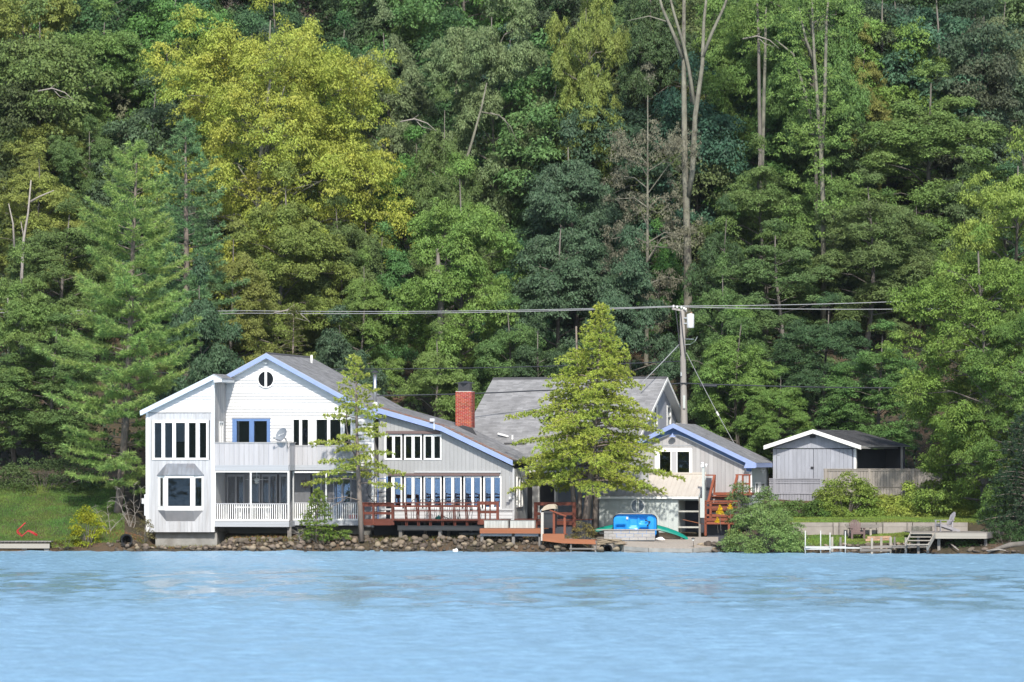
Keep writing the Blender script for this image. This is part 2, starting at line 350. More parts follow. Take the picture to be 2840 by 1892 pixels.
def leaf_mat(name, trans=.35, var=.35, hue=.025, rough=.55, spec=.25):
    """leaf colour comes from the object's own colour, broken up leaf by leaf."""
    m, n, l, b = _new(name); out = n['Material Output']
    oi = n.new('ShaderNodeObjectInfo'); g = n.new('ShaderNodeNewGeometry'); hs = n.new('ShaderNodeHueSaturation'); l.new(oi.outputs['Color'], hs.inputs['Color'])
    a = n.new('ShaderNodeMapRange'); a.inputs[3].default_value = 1 - var; a.inputs[4].default_value = 1 + var; l.new(g.outputs['Random Per Island'], a.inputs[0])
    nz = n.new('ShaderNodeTexNoise'); nz.inputs['Scale'].default_value = .55; nz.inputs['Detail'].default_value = 3; tc = n.new('ShaderNodeTexCoord'); l.new(tc.outputs['Object'], nz.inputs['Vector'])
    h = n.new('ShaderNodeMapRange'); h.inputs[1].default_value = .3; h.inputs[2].default_value = .7; h.inputs[3].default_value = .5 - hue; h.inputs[4].default_value = .5 + hue; l.new(nz.outputs['Fac'], h.inputs[0])
    n3 = n.new('ShaderNodeTexNoise'); n3.inputs['Scale'].default_value = .9; n3.inputs['Detail'].default_value = 4; l.new(tc.outputs['Object'], n3.inputs['Vector']); v3 = n.new('ShaderNodeMapRange'); v3.inputs[1].default_value = .3; v3.inputs[2].default_value = .7; v3.inputs[3].default_value = .78; v3.inputs[4].default_value = 1.2; l.new(n3.outputs['Fac'], v3.inputs[0]); mv = n.new('ShaderNodeMath'); mv.operation = 'MULTIPLY'; l.new(a.outputs[0], mv.inputs[0]); l.new(v3.outputs[0], mv.inputs[1])
    l.new(mv.outputs[0], hs.inputs['Value']); l.new(h.outputs[0], hs.inputs['Hue'])
    l.new(hs.outputs[0], b.inputs['Base Color']); b.inputs['Roughness'].default_value = rough; b.inputs['Specular IOR Level'].default_value = spec
    tl = n.new('ShaderNodeBsdfTranslucent'); h2 = n.new('ShaderNodeHueSaturation'); h2.inputs['Hue'].default_value = .485; h2.inputs['Value'].default_value = 1.2; l.new(hs.outputs[0], h2.inputs['Color']); l.new(h2.outputs[0], tl.inputs[0])
    mx = n.new('ShaderNodeMixShader'); mx.inputs[0].default_value = trans; l.new(b.outputs[0], mx.inputs[1]); l.new(tl.outputs[0], mx.inputs[2]); l.new(mx.outputs[0], out.inputs[0])
leaf_mat('leaf', .28, .32, .010); leaf_mat('leaf_turning', .3, .3, .022); leaf_mat('needle', .2, .3, .02, .6, .15); leaf_mat('grass_blade', .3, .35, .03)
M_ = MATS
# ------------------------------------------------------------------ ground, water, shore
def shoreY(x): return -6.6 * sstep(1.0, 27.0, x) - 1.0 * sstep(-3.6, -2.2, x) * sstep(5.2, 3.6, x) - 0.25 * math.sin(x * .9) * .4
_nz = np.random.RandomState(3).rand(64, 64)
def vnoise(x, y):
    xi, yi = math.floor(x), math.floor(y); fx, fy = x - xi, y - yi; fx = fx*fx*(3-2*fx); fy = fy*fy*(3-2*fy)
    g = lambda a, b: _nz[a % 64, b % 64]
    return lerp(lerp(g(xi, yi), g(xi+1, yi), fx), lerp(g(xi, yi+1), g(xi+1, yi+1), fx), fy) - .5
def ground(x, Y):
    s = Y - shoreY(x)
    z = -1.2 + 1.75 * sstep(-2.5, 1.6, s) + .30 * sstep(1.6, 6, s)
    wl = sstep(-18.6, -20.2, x); z += wl * .23 * max(0, min(s - 2.0, 14))
    wr = sstep(12.2, 13.6, x)
    zr = -1.2 + 1.65 * sstep(-2.5, 1.6, s) + .105 * max(0, min(s, 9) - 1.6)
    yw = 1.0; up = sstep(yw - .1, yw + .25, Y)
    zr = lerp(min(zr, 1.06), 1.44 + .045 * max(0, Y - yw), up) + .95 * sstep(8.2, 10.0, Y)
    z = lerp(z, zr, wr)
    wd = sstep(-19.0, -18.3, x) * sstep(-14.2, -15.0, x) * sstep(5.5, 4.5, Y); z = lerp(z, min(z, .12), wd)
    wq = sstep(3.3, 4.2, x) * sstep(11.4, 10.6, x) * sstep(5.0, 4.0, Y); z = lerp(z, min(z, .0), wq)
    hill = max(0, Y - 18.5); z += .37 * hill * sstep(0, 9, hill) if Y < 75 else .37 * 56.5 + .25 * (Y - 75)
    if Y > 12: z += vnoise(x * .18, Y * .18) * 1.6 * sstep(14, 30, Y)
    z += vnoise(x * 1.1 + 9, Y * 1.1) * .10 * sstep(.5, 2.0, s)
    return z
def grid_ground():
    xs = sorted(set(list(np.arange(-34, 34.01, .5)) + list(np.arange(-160, -33, 9)) + list(np.arange(37, 170, 9))))
    ys = sorted(set(list(np.arange(-11, 14.01, .35)) + list(np.arange(15, 40, 1.2)) + list(np.arange(41, 110, 4)) + list(np.arange(115, 420, 25))))
    m = MB(); m.v = [(x, y, ground(x, y)) for y in ys for x in xs]; nx = len(xs)
    m.f = [(j*nx+i, j*nx+i+1, (j+1)*nx+i+1, (j+1)*nx+i) for j in range(len(ys)-1) for i in range(nx-1)]; m.mi = [0] * len(m.f)
    return m
# ground material: bare reddish soil on the bank, leaf litter on the hill
m, n, l, b = _new('ground'); gm = n.new('ShaderNodeNewGeometry')
nz = n.new('ShaderNodeTexNoise'); nz.inputs['Scale'].default_value = .7; nz.inputs['Detail'].default_value = 8; nz.inputs['Roughness'].default_value = .65; l.new(gm.outputs['Position'], nz.inputs['Vector'])
cr = n.new('ShaderNodeValToRGB'); l.new(nz.outputs['Fac'], cr.inputs[0]); e = cr.color_ramp.elements
e[0].position = .3; e[0].color = (.03, .028, .015, 1); e[1].position = .7; e[1].color = (.12, .07, .042, 1); q = e.new(.5); q.color = (.06, .046, .025, 1)
l.new(cr.outputs[0], b.inputs['Base Color']); b.inputs['Roughness'].default_value = .95
n2 = n.new('ShaderNodeTexNoise'); n2.inputs['Scale'].default_value = 7; n2.inputs['Detail'].default_value = 6; l.new(gm.outputs['Position'], n2.inputs['Vector']); bp = n.new('ShaderNodeBump'); bp.inputs['Distance'].default_value = .08; l.new(n2.outputs['Fac'], bp.inputs['Height']); l.new(bp.outputs[0], b.inputs['Normal'])
tag(grid_ground().build('ground', M_['ground'], smooth=True), kind='structure')

# water: wind-ruffled lake; a calmer streak crosses it a third of the way out
m, n, l, b = _new('water'); gm = n.new('ShaderNodeNewGeometry'); sp = n.new('ShaderNodeSeparateXYZ'); l.new(gm.outputs['Position'], sp.inputs[0])
def wave(scale, sy, dist, prev, rot=0.0, amp=None):
    mp = n.new('ShaderNodeMapping'); mp.inputs['Scale'].default_value = (scale, scale * sy, 1); mp.inputs['Rotation'].default_value = (0, 0, rot); l.new(gm.outputs['Position'], mp.inputs[0])
    t = n.new('ShaderNodeTexNoise'); t.inputs['Scale'].default_value = 1; t.inputs['Detail'].default_value = 3; l.new(mp.outputs[0], t.inputs['Vector'])
    bp = n.new('ShaderNodeBump'); bp.inputs['Distance'].default_value = dist; bp.inputs['Strength'].default_value = 1
    if amp is not None: l.new(amp, bp.inputs['Strength'])
    l.new(t.outputs['Fac'], bp.inputs['Height'])
    if prev is not None: l.new(prev, bp.inputs['Normal'])
    return bp.outputs[0]
b.inputs['Base Color'].default_value = (.22, .385, .53, 1); at_ = n.new('ShaderNodeAttribute'); at_.attribute_name = 'calm'; ro = n.new('ShaderNodeMapRange'); ro.inputs[3].default_value = .27; ro.inputs[4].default_value = .05; l.new(at_.outputs['Fac'], ro.inputs[0]); l.new(ro.outputs[0], b.inputs['Roughness']); b.inputs['IOR'].default_value = 1.333  # pale blue base colour stands in for part of the sky reflection
w2 = wave(3.2, 1.3, .05, None, -.2); w3 = wave(9.0, 1.2, .018, w2, .3); l.new(w3, b.inputs['Normal'])
def water_mesh():
    """the lake between camera and houses is real wavelets; a calmer streak lets the wood mirror in it."""
    rs = np.random.RandomState(12); xs = np.arange(-36, 36.01, .45); ys = np.concatenate([np.arange(-150, -70, .16), np.arange(-70, 3.0, .22)])
    Xg, Yg = np.meshgrid(xs, ys); Zg = np.zeros_like(Xg)
    for lam in (.62, .7, .8, .95, 1.1, 1.3, 1.6, 2.0, 2.6, 3.4):
        for k in range(4):
            a = rs.normal(0, .55); kk = 2 * np.pi / (lam * rs.uniform(.9, 1.1)); ph = rs.uniform(0, 6.28)
            env = .6 + .4 * np.sin(.13 * Xg * rs.uniform(.5, 1.5) + .09 * Yg * rs.uniform(.5, 1.5) + rs.uniform(0, 6.28))
            Zg += lam * (.0150 if lam < 1.0 else (.0075 if lam < 1.4 else .003)) * rs.uniform(.6, 1.2) * env * np.sin(kk * (np.sin(a) * Xg + np.cos(a) * Yg) + ph)
    wob = 5 * np.sin(Xg * .11 + 1) + 2.5 * np.sin(Xg * .37 + 2) + 1.5 * np.sin(Xg * .9)
    d = Yg + wob; sm = lambda a, c, t: (lambda u: u * u * (3 - 2 * u))(np.clip((t - a) / (c - a), 0, 1))
    calm = sm(-90, -68, d) * sm(-34, -44, d)
    nzg = np.random.RandomState(4).rand(80, 120); U = Xg / .75 + 60; Vv = Yg / 2.2 + 60; ui = np.floor(U).astype(int); vi = np.floor(Vv).astype(int); fu = U - ui; fv = Vv - vi; fu = fu*fu*(3-2*fu); fv = fv*fv*(3-2*fv)
    gg = lambda a, c: nzg[a % 80, c % 120]; pn = (gg(vi, ui)*(1-fu)+gg(vi, ui+1)*fu)*(1-fv)+(gg(vi+1, ui)*(1-fu)+gg(vi+1, ui+1)*fu)*fv
    calm = calm * np.clip((pn - .28) * 2.4, 0, 1); Zg *= 1 - .92 * calm
    V = np.stack([Xg, Yg, Zg], -1).reshape(-1, 3); nx = len(xs); q = np.arange(len(V)).reshape(len(ys), nx)
    F = np.stack([q[:-1, :-1], q[:-1, 1:], q[1:, 1:], q[1:, :-1]], -1).reshape(-1, 4); b_ = len(V)
    V2 = np.array([(-36, -150, 0), (36, -150, 0), (36, 2.9, 0), (-36, 2.9, 0), (-700, -900, 0), (700, -900, 0), (700, 2.9, 0), (-700, 2.9, 0), (-36, -900, 0), (36, -900, 0)], float)
    F2 = np.array([(8, 9, 1, 0), (9, 5, 6, 2), (4, 8, 3, 7)]) + b_
    V2 = np.vstack([V2]); F = np.vstack([F, F2[:1]])
    me = bpy.data.meshes.new('lake_water'); V = np.vstack([V, V2]); F = np.vstack([F, np.array([(9, 5, 6, 2), (4, 8, 3, 7)]) + b_])
    me.vertices.add(len(V)); me.vertices.foreach_set('co', V.astype(np.float32).ravel()); me.loops.add(F.size); me.loops.foreach_set('vertex_index', F.astype(np.int32).ravel())
    me.polygons.add(len(F)); me.polygons.foreach_set('loop_start', np.arange(0, F.size, 4, dtype=np.int32)); me.polygons.foreach_set('use_smooth', np.ones(len(F), dtype=bool)); me.materials.append(M_['water']); me.update(calc_edges=True); at = me.attributes.new('calm', 'FLOAT', 'POINT'); cv = np.zeros(len(V), np.float32); cv[:calm.size] = calm.ravel(); at.data.foreach_set('value', cv); return me
tag(obj('lake_water', water_mesh()), kind='structure')

# the wooded far side of the lake, unseen behind the camera: added for the window panes to reflect
m = MB(); n_ = 60
for k in range(n_ + 1):
    x_ = lerp(-1500, 1500, k / n_); h_ = 62 + 26 * vnoise(k * .35, 2.2) * 2 + 8 * vnoise(k * 1.7, 7)
    m.v += [(x_, -720 + 60 * vnoise(k * .3, 9), -1), (x_, -760, h_ * .4), (x_, -900, h_), (x_, -1300, h_ * 1.1)]
m.f = [(k*4+i, (k+1)*4+i, (k+1)*4+i+1, k*4+i+1) for k in range(n_) for i in range(3)]; m.mi = [0] * len(m.f)
mat('far_wood', (.045, .075, .03), .95, .4, .05, coord='World'); tag(m.build('far_hills', M_['far_wood'], smooth=True), kind='structure')
# stones
def stone_mesh(seed, mt, sub=2):
    import bmesh
    bm = bmesh.new(); bmesh.ops.create_icosphere(bm, subdivisions=sub, radius=.5); r = random.Random(seed)
    pl = [(Vector((r.gauss(0, 1), r.gauss(0, 1), r.gauss(0, 1))).normalized(), r.uniform(.30, .44)) for _ in range(9)]
    for v in bm.verts:
        for nn, d in pl:
            k = v.co.dot(nn) - d
            if k > 0: v.co -= nn * k * .85
        v.co *= 1 + r.uniform(-.03, .03)
    me = bpy.data.meshes.new('stone'); bm.to_mesh(me); bm.free(); me.materials.append(mt)
    me.polygons.foreach_set('use_smooth', [True] * len(me.polygons)); return me
STN = [stone_mesh(i, M_['stone'], 1 + (i % 2)) for i in range(6)] + [stone_mesh(20 + i, M_['pale_stone'], 2) for i in range(5)]
def put_stone(parent, x, Y, sz, zoff=0.0, pale=.4, name='stone', flat=1.0):
    me = STN[6 + rnd.randrange(5)] if rnd.random() < pale else STN[rnd.randrange(6)]
    return obj(name, me, parent, (x, Y, ground(x, Y) + zoff + sz * .22 * flat), (rnd.uniform(-.4, .4), rnd.uniform(-.4, .4), rnd.uniform(0, 6.3)),
               (sz * rnd.uniform(.9, 1.5), sz * rnd.uniform(.8, 1.2), sz * flat * rnd.uniform(.65, 1.0)))
rv = thing('stone_revetment', 'long bank of rounded tan and grey stones along the waterline under the houses', 'stone bank')
spots = []
for k in range(300):
    px = rnd.uniform(600, 1590); t = rnd.random(); Y = lerp(-.9, 1.7, t); spots.append((px, Y))
for px, Y in spots:
    x = XM(px, Y)
    put_stone(rv, x, Y + shoreY(x), rnd.choice([.2, .24, .27, .3, .34, .4]) * rnd.uniform(.85, 1.15), rnd.uniform(-.02, .08), .45 if Y < .7 else .2)
small = thing('cobble_shore', 'strip of small dark cobbles at the waterline in front of the concrete foundation', 'stone bank')
for k in range(150):
    px = rnd.uniform(285, 660); Y = rnd.uniform(-.7, 1.0); x = XM(px, Y); put_stone(small, x, Y, rnd.uniform(.14, .34), .0, .2)
rs = thing('ramp_boulders', 'heap of pale boulders and flat slabs right of the gravel ramp', 'stone heap')
for k in range(46):
    px = rnd.uniform(1928, 2010); Y = rnd.uniform(-3.6, -1.2); x = XM(px, Y); h = sstep(1920, 1980, px)
    put_stone(rs, x, Y, rnd.uniform(.22, .5), rnd.uniform(0, .5) * (1 - (Y + 3.6) / 5) + .1 * h, .8, flat=rnd.choice([1, .5]))
lb = thing('lawn_bank_stones', 'reddish rubble stones on the bank behind the white pipe dock', 'stone bank')
for k in range(120):
    px = rnd.uniform(2240, 2530); Y = rnd.uniform(-5.0, -2.9) - .9 * sstep(2240, 2530, px); x = XM(px, Y); put_stone(lb, x, Y, rnd.uniform(.15, .36), 0, .45, flat=.7)
rb = thing('shaded_shore_stones', 'dark low stones at the waterline under the grey platform on the right', 'stone bank')
for k in range(70):
    px = rnd.uniform(2040, 2840) if k % 2 else rnd.uniform(2540, 2840); x0 = XM(px, -5); Y = shoreY(x0) + rnd.uniform(-.5, .6); put_stone(rb, XM(px, Y), Y, rnd.uniform(.14, .34), 0, .1, flat=.7)
# fine rubble between the stones
m = MB(); rr = random.Random(5)
for k in range(2600):
    px = rr.uniform(300, 2840); Y = rr.uniform(-.8, 1.6); x = XM(px, Y); Y += shoreY(x); x = XM(px, Y); s_ = rr.uniform(.03, .09); z = ground(x, Y) + s_ * .3
    a = [Vector((rr.uniform(-1, 1), rr.uniform(-1, 1), rr.uniform(-1, 1))).normalized() * s_ * rr.uniform(.7, 1.2) for _ in range(4)]
    m.add([Vector((x, Y, z)) + q for q in a], [(0, 1, 2), (0, 3, 1), (1, 3, 2), (2, 3, 0)])
m2 = MB(); base_ = [(v.co.copy(), None) for v in STN[0].vertices]
for k in range(900):
    px = rr.uniform(600, 1600); Y = rr.uniform(-.9, 1.9); x = XM(px, Y); Y += shoreY(x); me_ = STN[rr.choice([0, 2, 4])]; q = Euler((rr.uniform(0, 6), rr.uniform(0, 6), rr.uniform(0, 6))).to_matrix(); s_ = rr.uniform(.10, .22); c_ = Vector((x, Y, ground(x, Y) + s_ * .2))
    m2.add([c_ + q @ Vector((v.co.x * 1.3, v.co.y, v.co.z * .8)) * s_ for v in me_.vertices], [tuple(p.vertices) for p in me_.polygons])
tag(m2.build('small_shore_stones', M_['stone'], smooth=True), 'small stones packed between the larger ones of the bank', 'stones', kind='stuff')
tag(m.build('shore_rubble', M_['stone']), 'loose gravel and pebbles lying between the shore stones', 'gravel', kind='stuff')
# ------------------------------------------------------------------ roofs
def roof_plane(parent, e0, e1, r1, r0, mt, thick=.06, course=.16, tab=.32, name='roof', tabs=True):
    """e0-e1 eave edge, r0-r1 ridge edge (local). A deck board and overlapping courses of tabs."""
    e0, e1, r0, r1 = map(Vector, (e0, e1, r0, r1)); nn = (e1 - e0).cross(r0 - e0).normalized()
    if nn.z < 0: nn = -nn
    m = MB(); q = [e0, e1, r1, r0]
    m.add([p - nn * thick for p in q] + [p.copy() for p in q], [(3,2,1,0),(4,5,6,7),(0,1,5,4),(1,2,6,5),(2,3,7,6),(3,0,4,7)])
    deck = m.build(name, M_['grey_beam'], parent)
    if not tabs: return deck
    L = ((r0 - e0).length + (r1 - e1).length) / 2; nc = max(2, round(L / course)); s = MB()
    for i in range(nc):
        t0, t1 = i / nc, min(1, (i + 1.25) / nc); a0, a1 = e0.lerp(r0, t0), e1.lerp(r1, t0); b0, b1 = e0.lerp(r0, t1), e1.lerp(r1, t1)
        W = (a1 - a0).length; nt = max(1, round(W / tab)); off = rnd.random() * .5
        cuts = [0] + [min(1, max(0, (k + off + rnd.uniform(-.06, .06)) / nt)) for k in range(1, nt)] + [1]
        for k in range(len(cuts) - 1):
            c0, c1 = cuts[k], cuts[k+1]
            if c1 - c0 < 1e-4: continue
            h = .014 + rnd.uniform(0, .008); p = [a0.lerp(a1, c0), a0.lerp(a1, c1), b0.lerp(b1, c1), b0.lerp(b1, c0)]
            s.add([p[0]+nn*h, p[1]+nn*h, p[2]+nn*.004, p[3]+nn*.004, p[0]+nn*.001, p[1]+nn*.001], [(0,1,2,3),(4,5,1,0)])
    sh = s.build('shingle_courses', mt, deck); sh['kind'] = 'stuff'
    return deck
def rake(parent, pts, h, y0, y1, mt, name='fascia'):
    """board following a sloped roof edge: pts (x, z) of its top edge."""
    for i in range(len(pts) - 1):
        (xa, za), (xb, zb) = pts[i], pts[i+1]
        m = MB(); m.prism([(xa, za), (xb, zb), (xb, zb - h), (xa, za - h)], y0, y1); m.build(name, mt, parent)

# ================================================================== white lakeside house
A = Fr(408, 4.0, 11)
hA = A.root('white_house', 'white two-storey lakeside house with blue trim, balcony and screened porch', 'house')
def X(px, d=0.0): return A.x(px, d)
def Z(py, d=0.0, px=700): return A.L(px, py, d).z
def rect(F, d, p0, p1, q0, q1): # local rectangle from pixel ranges on depth d
    a, c = F.L(p0, q1, d), F.L(p1, q0, d); return (a.x, c.x, a.z, c.z)
WT, BT, GB = M_['white_trim'], M_['blue_trim'], M_['weathered_white_board']
DW, DR = 2.4, 1.3     # depth of the main front and of the recessed porch front
# --- left wing
x0, x1 = X(409), X(592); zt = Z(1144); zb = Z(1476)
pl = lambda px, py, d=0.0: (A.L(px, py, d).x, A.L(px, py, d).z)
boards(hA, 'clapboard', MF(0), [pl(409, 1143), pl(592, 1143), pl(592, 1046), pl(409, 1138)], [], False, .16, .05, M_['white_siding'], gap=0, lap=True)
w5 = rect(A, 0, 422, 579, 1166, 1276); bay = rect(A, 0, 437, 565, 1320, 1409)
boards(hA, 'siding_board', MF(0), [pl(410, 1476), pl(592, 1476), pl(592, 1143), pl(410, 1143)], [w5, bay], True, .19, .025, GB, jit=.004)
piece('corner_board', X(405), X(412), -.05, .08, zb, zt, WT, hA); piece('corner_board', X(588), X(595), -.05, .08, zb, Z(1050), WT, hA)
piece('trim_board', x0, x1, -.045, 0, zt - .03, zt + .04, M_['grey_side_board'], hA)
ps = [(429, 449), (458, 479), (488, 514), (524, 544), (554, 573)]
w_ = window(hA, MF(0), w5, [rect(A, 0, a, c, 1173, 1270) for a, c in ps], WT, M_['glass'], .07)
for k, (a, c) in enumerate(ps[:3]):   # pale blinds drawn behind the left panes
    rr_ = rect(A, 0.05, a - 2, c + 2, 1170, 1274); piece('blind', rr_[0], rr_[1], .05, .06, rr_[2] + (0 if k < 2 else .9), rr_[3], M_['blind'], w_)
# bay window
bx0, bx1, bz0, bz1 = bay; fx0, fx1 = X(457, -.45), X(536, -.45); dB = -.45
def baypoly(z0, z1, m, ins=0):
    q = [(bx0+ins, 0), (fx0+ins, dB+ins), (fx1-ins, dB+ins), (bx1-ins, 0)]
    m.add([(a, c, z) for z in (z0, z1) for a, c in q], [(3,2,1,0),(4,5,6,7),(0,1,5,4),(1,2,6,5),(2,3,7,6),(3,0,4,7)])
bw = obj('bay_window', None, hA); part('bay_sill', WT, bw, lambda m: baypoly(bz0 - .12, Z(1404), m)); part('bay_head', WT, bw, lambda m: baypoly(Z(1326), bz1 + .02, m))
def face(p, q, o):   # mapping onto one bay facet
    p, q = Vector((p[0], p[1], 0)), Vector((q[0], q[1], 0)); d = (q - p).normalized(); nn = Vector((d.y, -d.x, 0)); return lambda a, c, e: tuple(p + d * a + nn * (e + o) + Vector((0, 0, c))), (q - p).length
for (p, q, pa) in (((bx0, 0), (fx0, dB), (.3, .75)), ((fx0, dB), (fx1, dB), (.11, .895)), ((fx1, dB), (bx1, 0), (.18, .82))):
    Mf, Lf = face(p, q, 0)
    for a0_, a1_ in ((0, pa[0]), (pa[1], 1)):
        m = MB()
        vs = [Mf(a * Lf, c, e) for e in (-.06, .01) for a, c in ((a0_, Z(1404)), (a1_, Z(1404)), (a1_, Z(1326)), (a0_, Z(1326)))]
        m.add(vs, [(3,2,1,0),(4,5,6,7),(0,1,5,4),(1,2,6,5),(2,3,7,6),(3,0,4,7)]); m.build('window_stile', WT, bw)
    m = MB(); m.add([Mf(a * Lf, c, -.03) for a, c in ((pa[0], Z(1404)), (pa[1], Z(1404)), (pa[1], Z(1326)), (pa[0], Z(1326)))], [(0,1,2,3)]); m.build('pane', M_['glass'], bw)
part('bay_apron', M_['balcony_board'], bw, lambda m: m.add([(bx0,0,bz0-.13),(fx0,dB,bz0-.13),(fx1,dB,bz0-.13),(bx1,0,bz0-.13),(X(462),-.03,Z(1446)),(X(540),-.03,Z(1446))], [(0,1,4),(1,2,5,4),(2,3,5)]))
tz = Z(1286); ta, tb = X(462), X(540)
part('bay_roof', M_['zinc_roof'], bw, lambda m: m.add([(bx0-.06,0,bz1+.03),(fx0-.06,dB-.06,bz1+.03),(fx1+.06,dB-.06,bz1+.03),(bx1+.06,0,bz1+.03),(ta,-.03,tz),(tb,-.03,tz)], [(0,1,4),(1,2,5,4),(2,3,5),(0,3,2,1)]))
for k in range(6):   # standing seams
    f = (k + .5) / 6; barpiece('seam', (lerp(fx0, fx1, f), dB - .07, bz1 + .045), (lerp(ta, tb, f), -.03, tz + .015), .02, .03, M_['zinc_roof'], bw)
# wing flank, interior and foundation
xr = x1 + .02
zfl = Z(1060, 0, 600)
boards(hA, 'siding_board', MR(xr), [(0.03, Z(1300)), (DW, Z(1300)), (DW, zfl), (0.03, zfl)], [(.95, 1.75, Z(1234), Z(1170))], True, .2, .025, M_['grey_side_board'], jit=.004)
window(hA, MR(xr), (.92, 1.78, Z(1234), Z(1168)), [(1.0, 1.30, Z(1232), Z(1173)), (1.38, 1.70, Z(1232), Z(1173))], WT, M_['glass'], .05)
def body(poly, y0, y1, name, front, side):
    m = MB(); m.m = 0; nn = len(poly); m.add([(a, y0, c) for a, c in poly], [tuple(range(nn))]); m.m = 1
    m.add([(a, y0, c) for a, c in poly] + [(a, y1, c) for a, c in poly], [tuple(range(2*nn-1, nn-1, -1))] + [(i, i+nn, (i+1)%nn+nn, (i+1)%nn) for i in range(nn)])
    return m.build(name, [front, side], hA)
IN = M_['unlit_interior']
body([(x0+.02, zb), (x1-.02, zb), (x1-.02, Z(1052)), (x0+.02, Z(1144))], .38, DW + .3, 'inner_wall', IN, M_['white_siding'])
part('side_wall', M_['white_siding'], hA, lambda m: m.box(x0 - .02, x0 + .05, .02, 9.5, zb, zt + .02))
part('foundation', M_['concrete'], hA, lambda m: m.box(X(426), X(597), .35, 5, -.4, zb))
part('meter_box', M_['light_grey_plastic'], hA, lambda m: (m.box(x0 - .20, x0 - .03, .1, .35, Z(1431), Z(1372)), m.box(x0 - .34, x0 - .2, .12, .32, Z(1398), Z(1383))))
# wing roof: a lean-to slope falling to the left
ea, eb = A.L(388, 1139, -.35), A.L(594, 1037, -.35)
roof_plane(hA, (ea.x, -.35, ea.z), (ea.x, 9.5, ea.z), (eb.x, 9.5, eb.z), (eb.x, -.35, eb.z), M_['shingle_grey'], course=.2)
ra = MB(); ra.prism([(ea.x, ea.z - .02), (eb.x, eb.z - .02), (eb.x, eb.z - .27), (ea.x + .02, ea.z - .25)], -.36, -.30); ra.build('fascia', M_['pale_blue_trim'], hA)
part('eave_return', WT, hA, lambda m: m.prism([(eb.x - .02, eb.z - .03), (eb.x + .40, eb.z - .24), (eb.x + .40, eb.z - .40), (eb.x - .02, eb.z - .44)], -.36, DW - .2))
roof_plane(hA, (eb.x + .44, -.38, eb.z - .235), (eb.x + .44, DW - .2, eb.z - .235), (eb.x - .02, DW - .2, eb.z + .0), (eb.x - .02, -.38, eb.z + .0), M_['shingle_grey'], course=.14)
part('soffit', WT, hA, lambda m: m.prism([(ea.x + .03, ea.z - .24), (eb.x, eb.z - .26), (eb.x, eb.z - .22), (ea.x + .03, ea.z - .20)], -.30, .0))
# --- main front
d = DW; g = lambda px, py: pl(px, py, d)
fd = rect(A, d, 645, 750, 1161, 1302); wr = [rect(A, d, 812, 859, 1160, 1246), rect(A, d, 874, 949, 1160, 1246), rect(A, d, 953, 976, 1160, 1246)]
lowdoors = [(630, 678), (690, 722), (726, 768), (775, 798), (868, 893), (924, 975)]
low = [rect(A, d, a, c, 1316, 1446) for a, c in lowdoors]
boards(hA, 'clapboard', MF(d), [g(597, 1304), g(1033, 1304), g(1033, 1152), g(738, 992), g(597, 1066)], [fd] + wr, False, .165, .05, M_['white_siding'], gap=0, lap=True)
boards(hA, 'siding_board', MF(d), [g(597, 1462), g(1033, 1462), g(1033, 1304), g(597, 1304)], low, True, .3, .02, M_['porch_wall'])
piece('corner_board', X(1031, d), X(1037, d), d - .06, d + .1, Z(1462, d), Z(1146, d), WT, hA)
# french doors
dr = window(hA, MF(d), fd, [rect(A, d, 657, 692, 1168, 1290), rect(A, d, 705, 741, 1168, 1290)], M_['blue_frame'], M_['glass'], .07, name='french_door')
for a, c in ((655, 664), (703, 708)):
    q = rect(A, d + .15, a, c, 1166, 1292); piece('curtain', q[0], q[1], d + .14, d + .16, q[2], q[3], M_['curtain'], dr)
q = rect(A, d, 644, 751, 1157, 1161); piece('door_head', q[0], q[1], d - .09, d, q[2], q[3], M_['grey_beam'], dr)
for r_, pp in zip(wr, (((814.5, 830.5), (838, 855)), ((878, 908), (916, 945)), ((956, 973),))):
    w_ = window(hA, MF(d), r_, [rect(A, d, a, c, 1164, 1242) for a, c in pp], WT, M_['glass'], .06)
    q = rect(A, d + .16, pp[0][0], pp[0][1], 1166, 1240); piece('curtain', lerp(q[0], q[1], .75), q[1], d + .15, d + .17, q[2], q[3], M_['porch_wall'], w_)
# round window
c_ = A.L(738, 1052, d - .03); rw = MB(); rw.lathe([(.0, -.02), (.47, -.02), (.47, .05), (.41, .05), (.41, .0), (0, .0)], (c_.x, d - .07, c_.z), 32, 'y')
rwo = MB()
for k in range(32):
    t0, t1 = 2*math.pi*k/32, 2*math.pi*(k+1)/32
    rwo.add([(c_.x + r*math.cos(t), yy, c_.z + r*math.sin(t)) for yy in (d - .10, d - .03) for r, t in ((.40, t0), (.46, t0), (.46, t1), (.40, t1))], [(0,1,2,3),(0,4,5,1),(1,5,6,2),(2,6,7,3),(3,7,4,0)])
rwo = rwo.build('round_window', WT, hA)
for sgn in (-1, 1):
    m = MB(); pts = [(c_.x + sgn * .06, c_.z - .40)] + [(c_.x + sgn * (.06 + .34 * math.cos(t) if math.cos(t) > 0 else .06), c_.z + .40 * math.sin(t)) for t in np.linspace(-1.5, 1.5, 15)] + [(c_.x + sgn * .06, c_.z + .40)]
    m.add([(a, d - .05, c) for a, c in pts], [tuple(range(len(pts)))]); m.build('pane', M_['dark_glass'], rwo)
piece('mullion', c_.x - .06, c_.x + .06, d - .11, d - .03, c_.z - .45, c_.z + .45, WT, rwo)
q = A.L(736, 1007, d - .1); fl = part('flood_light', M_['light_grey_plastic'], hA, lambda m: m.box(q.x - .12, q.x + .12, d - .16, d - .03, q.z - .06, q.z + .06)); part('lens', M_['lamp_glass'], fl, lambda m: m.box(q.x - .08, q.x + .08, d - .18, d - .161, q.z - .05, q.z + .03))
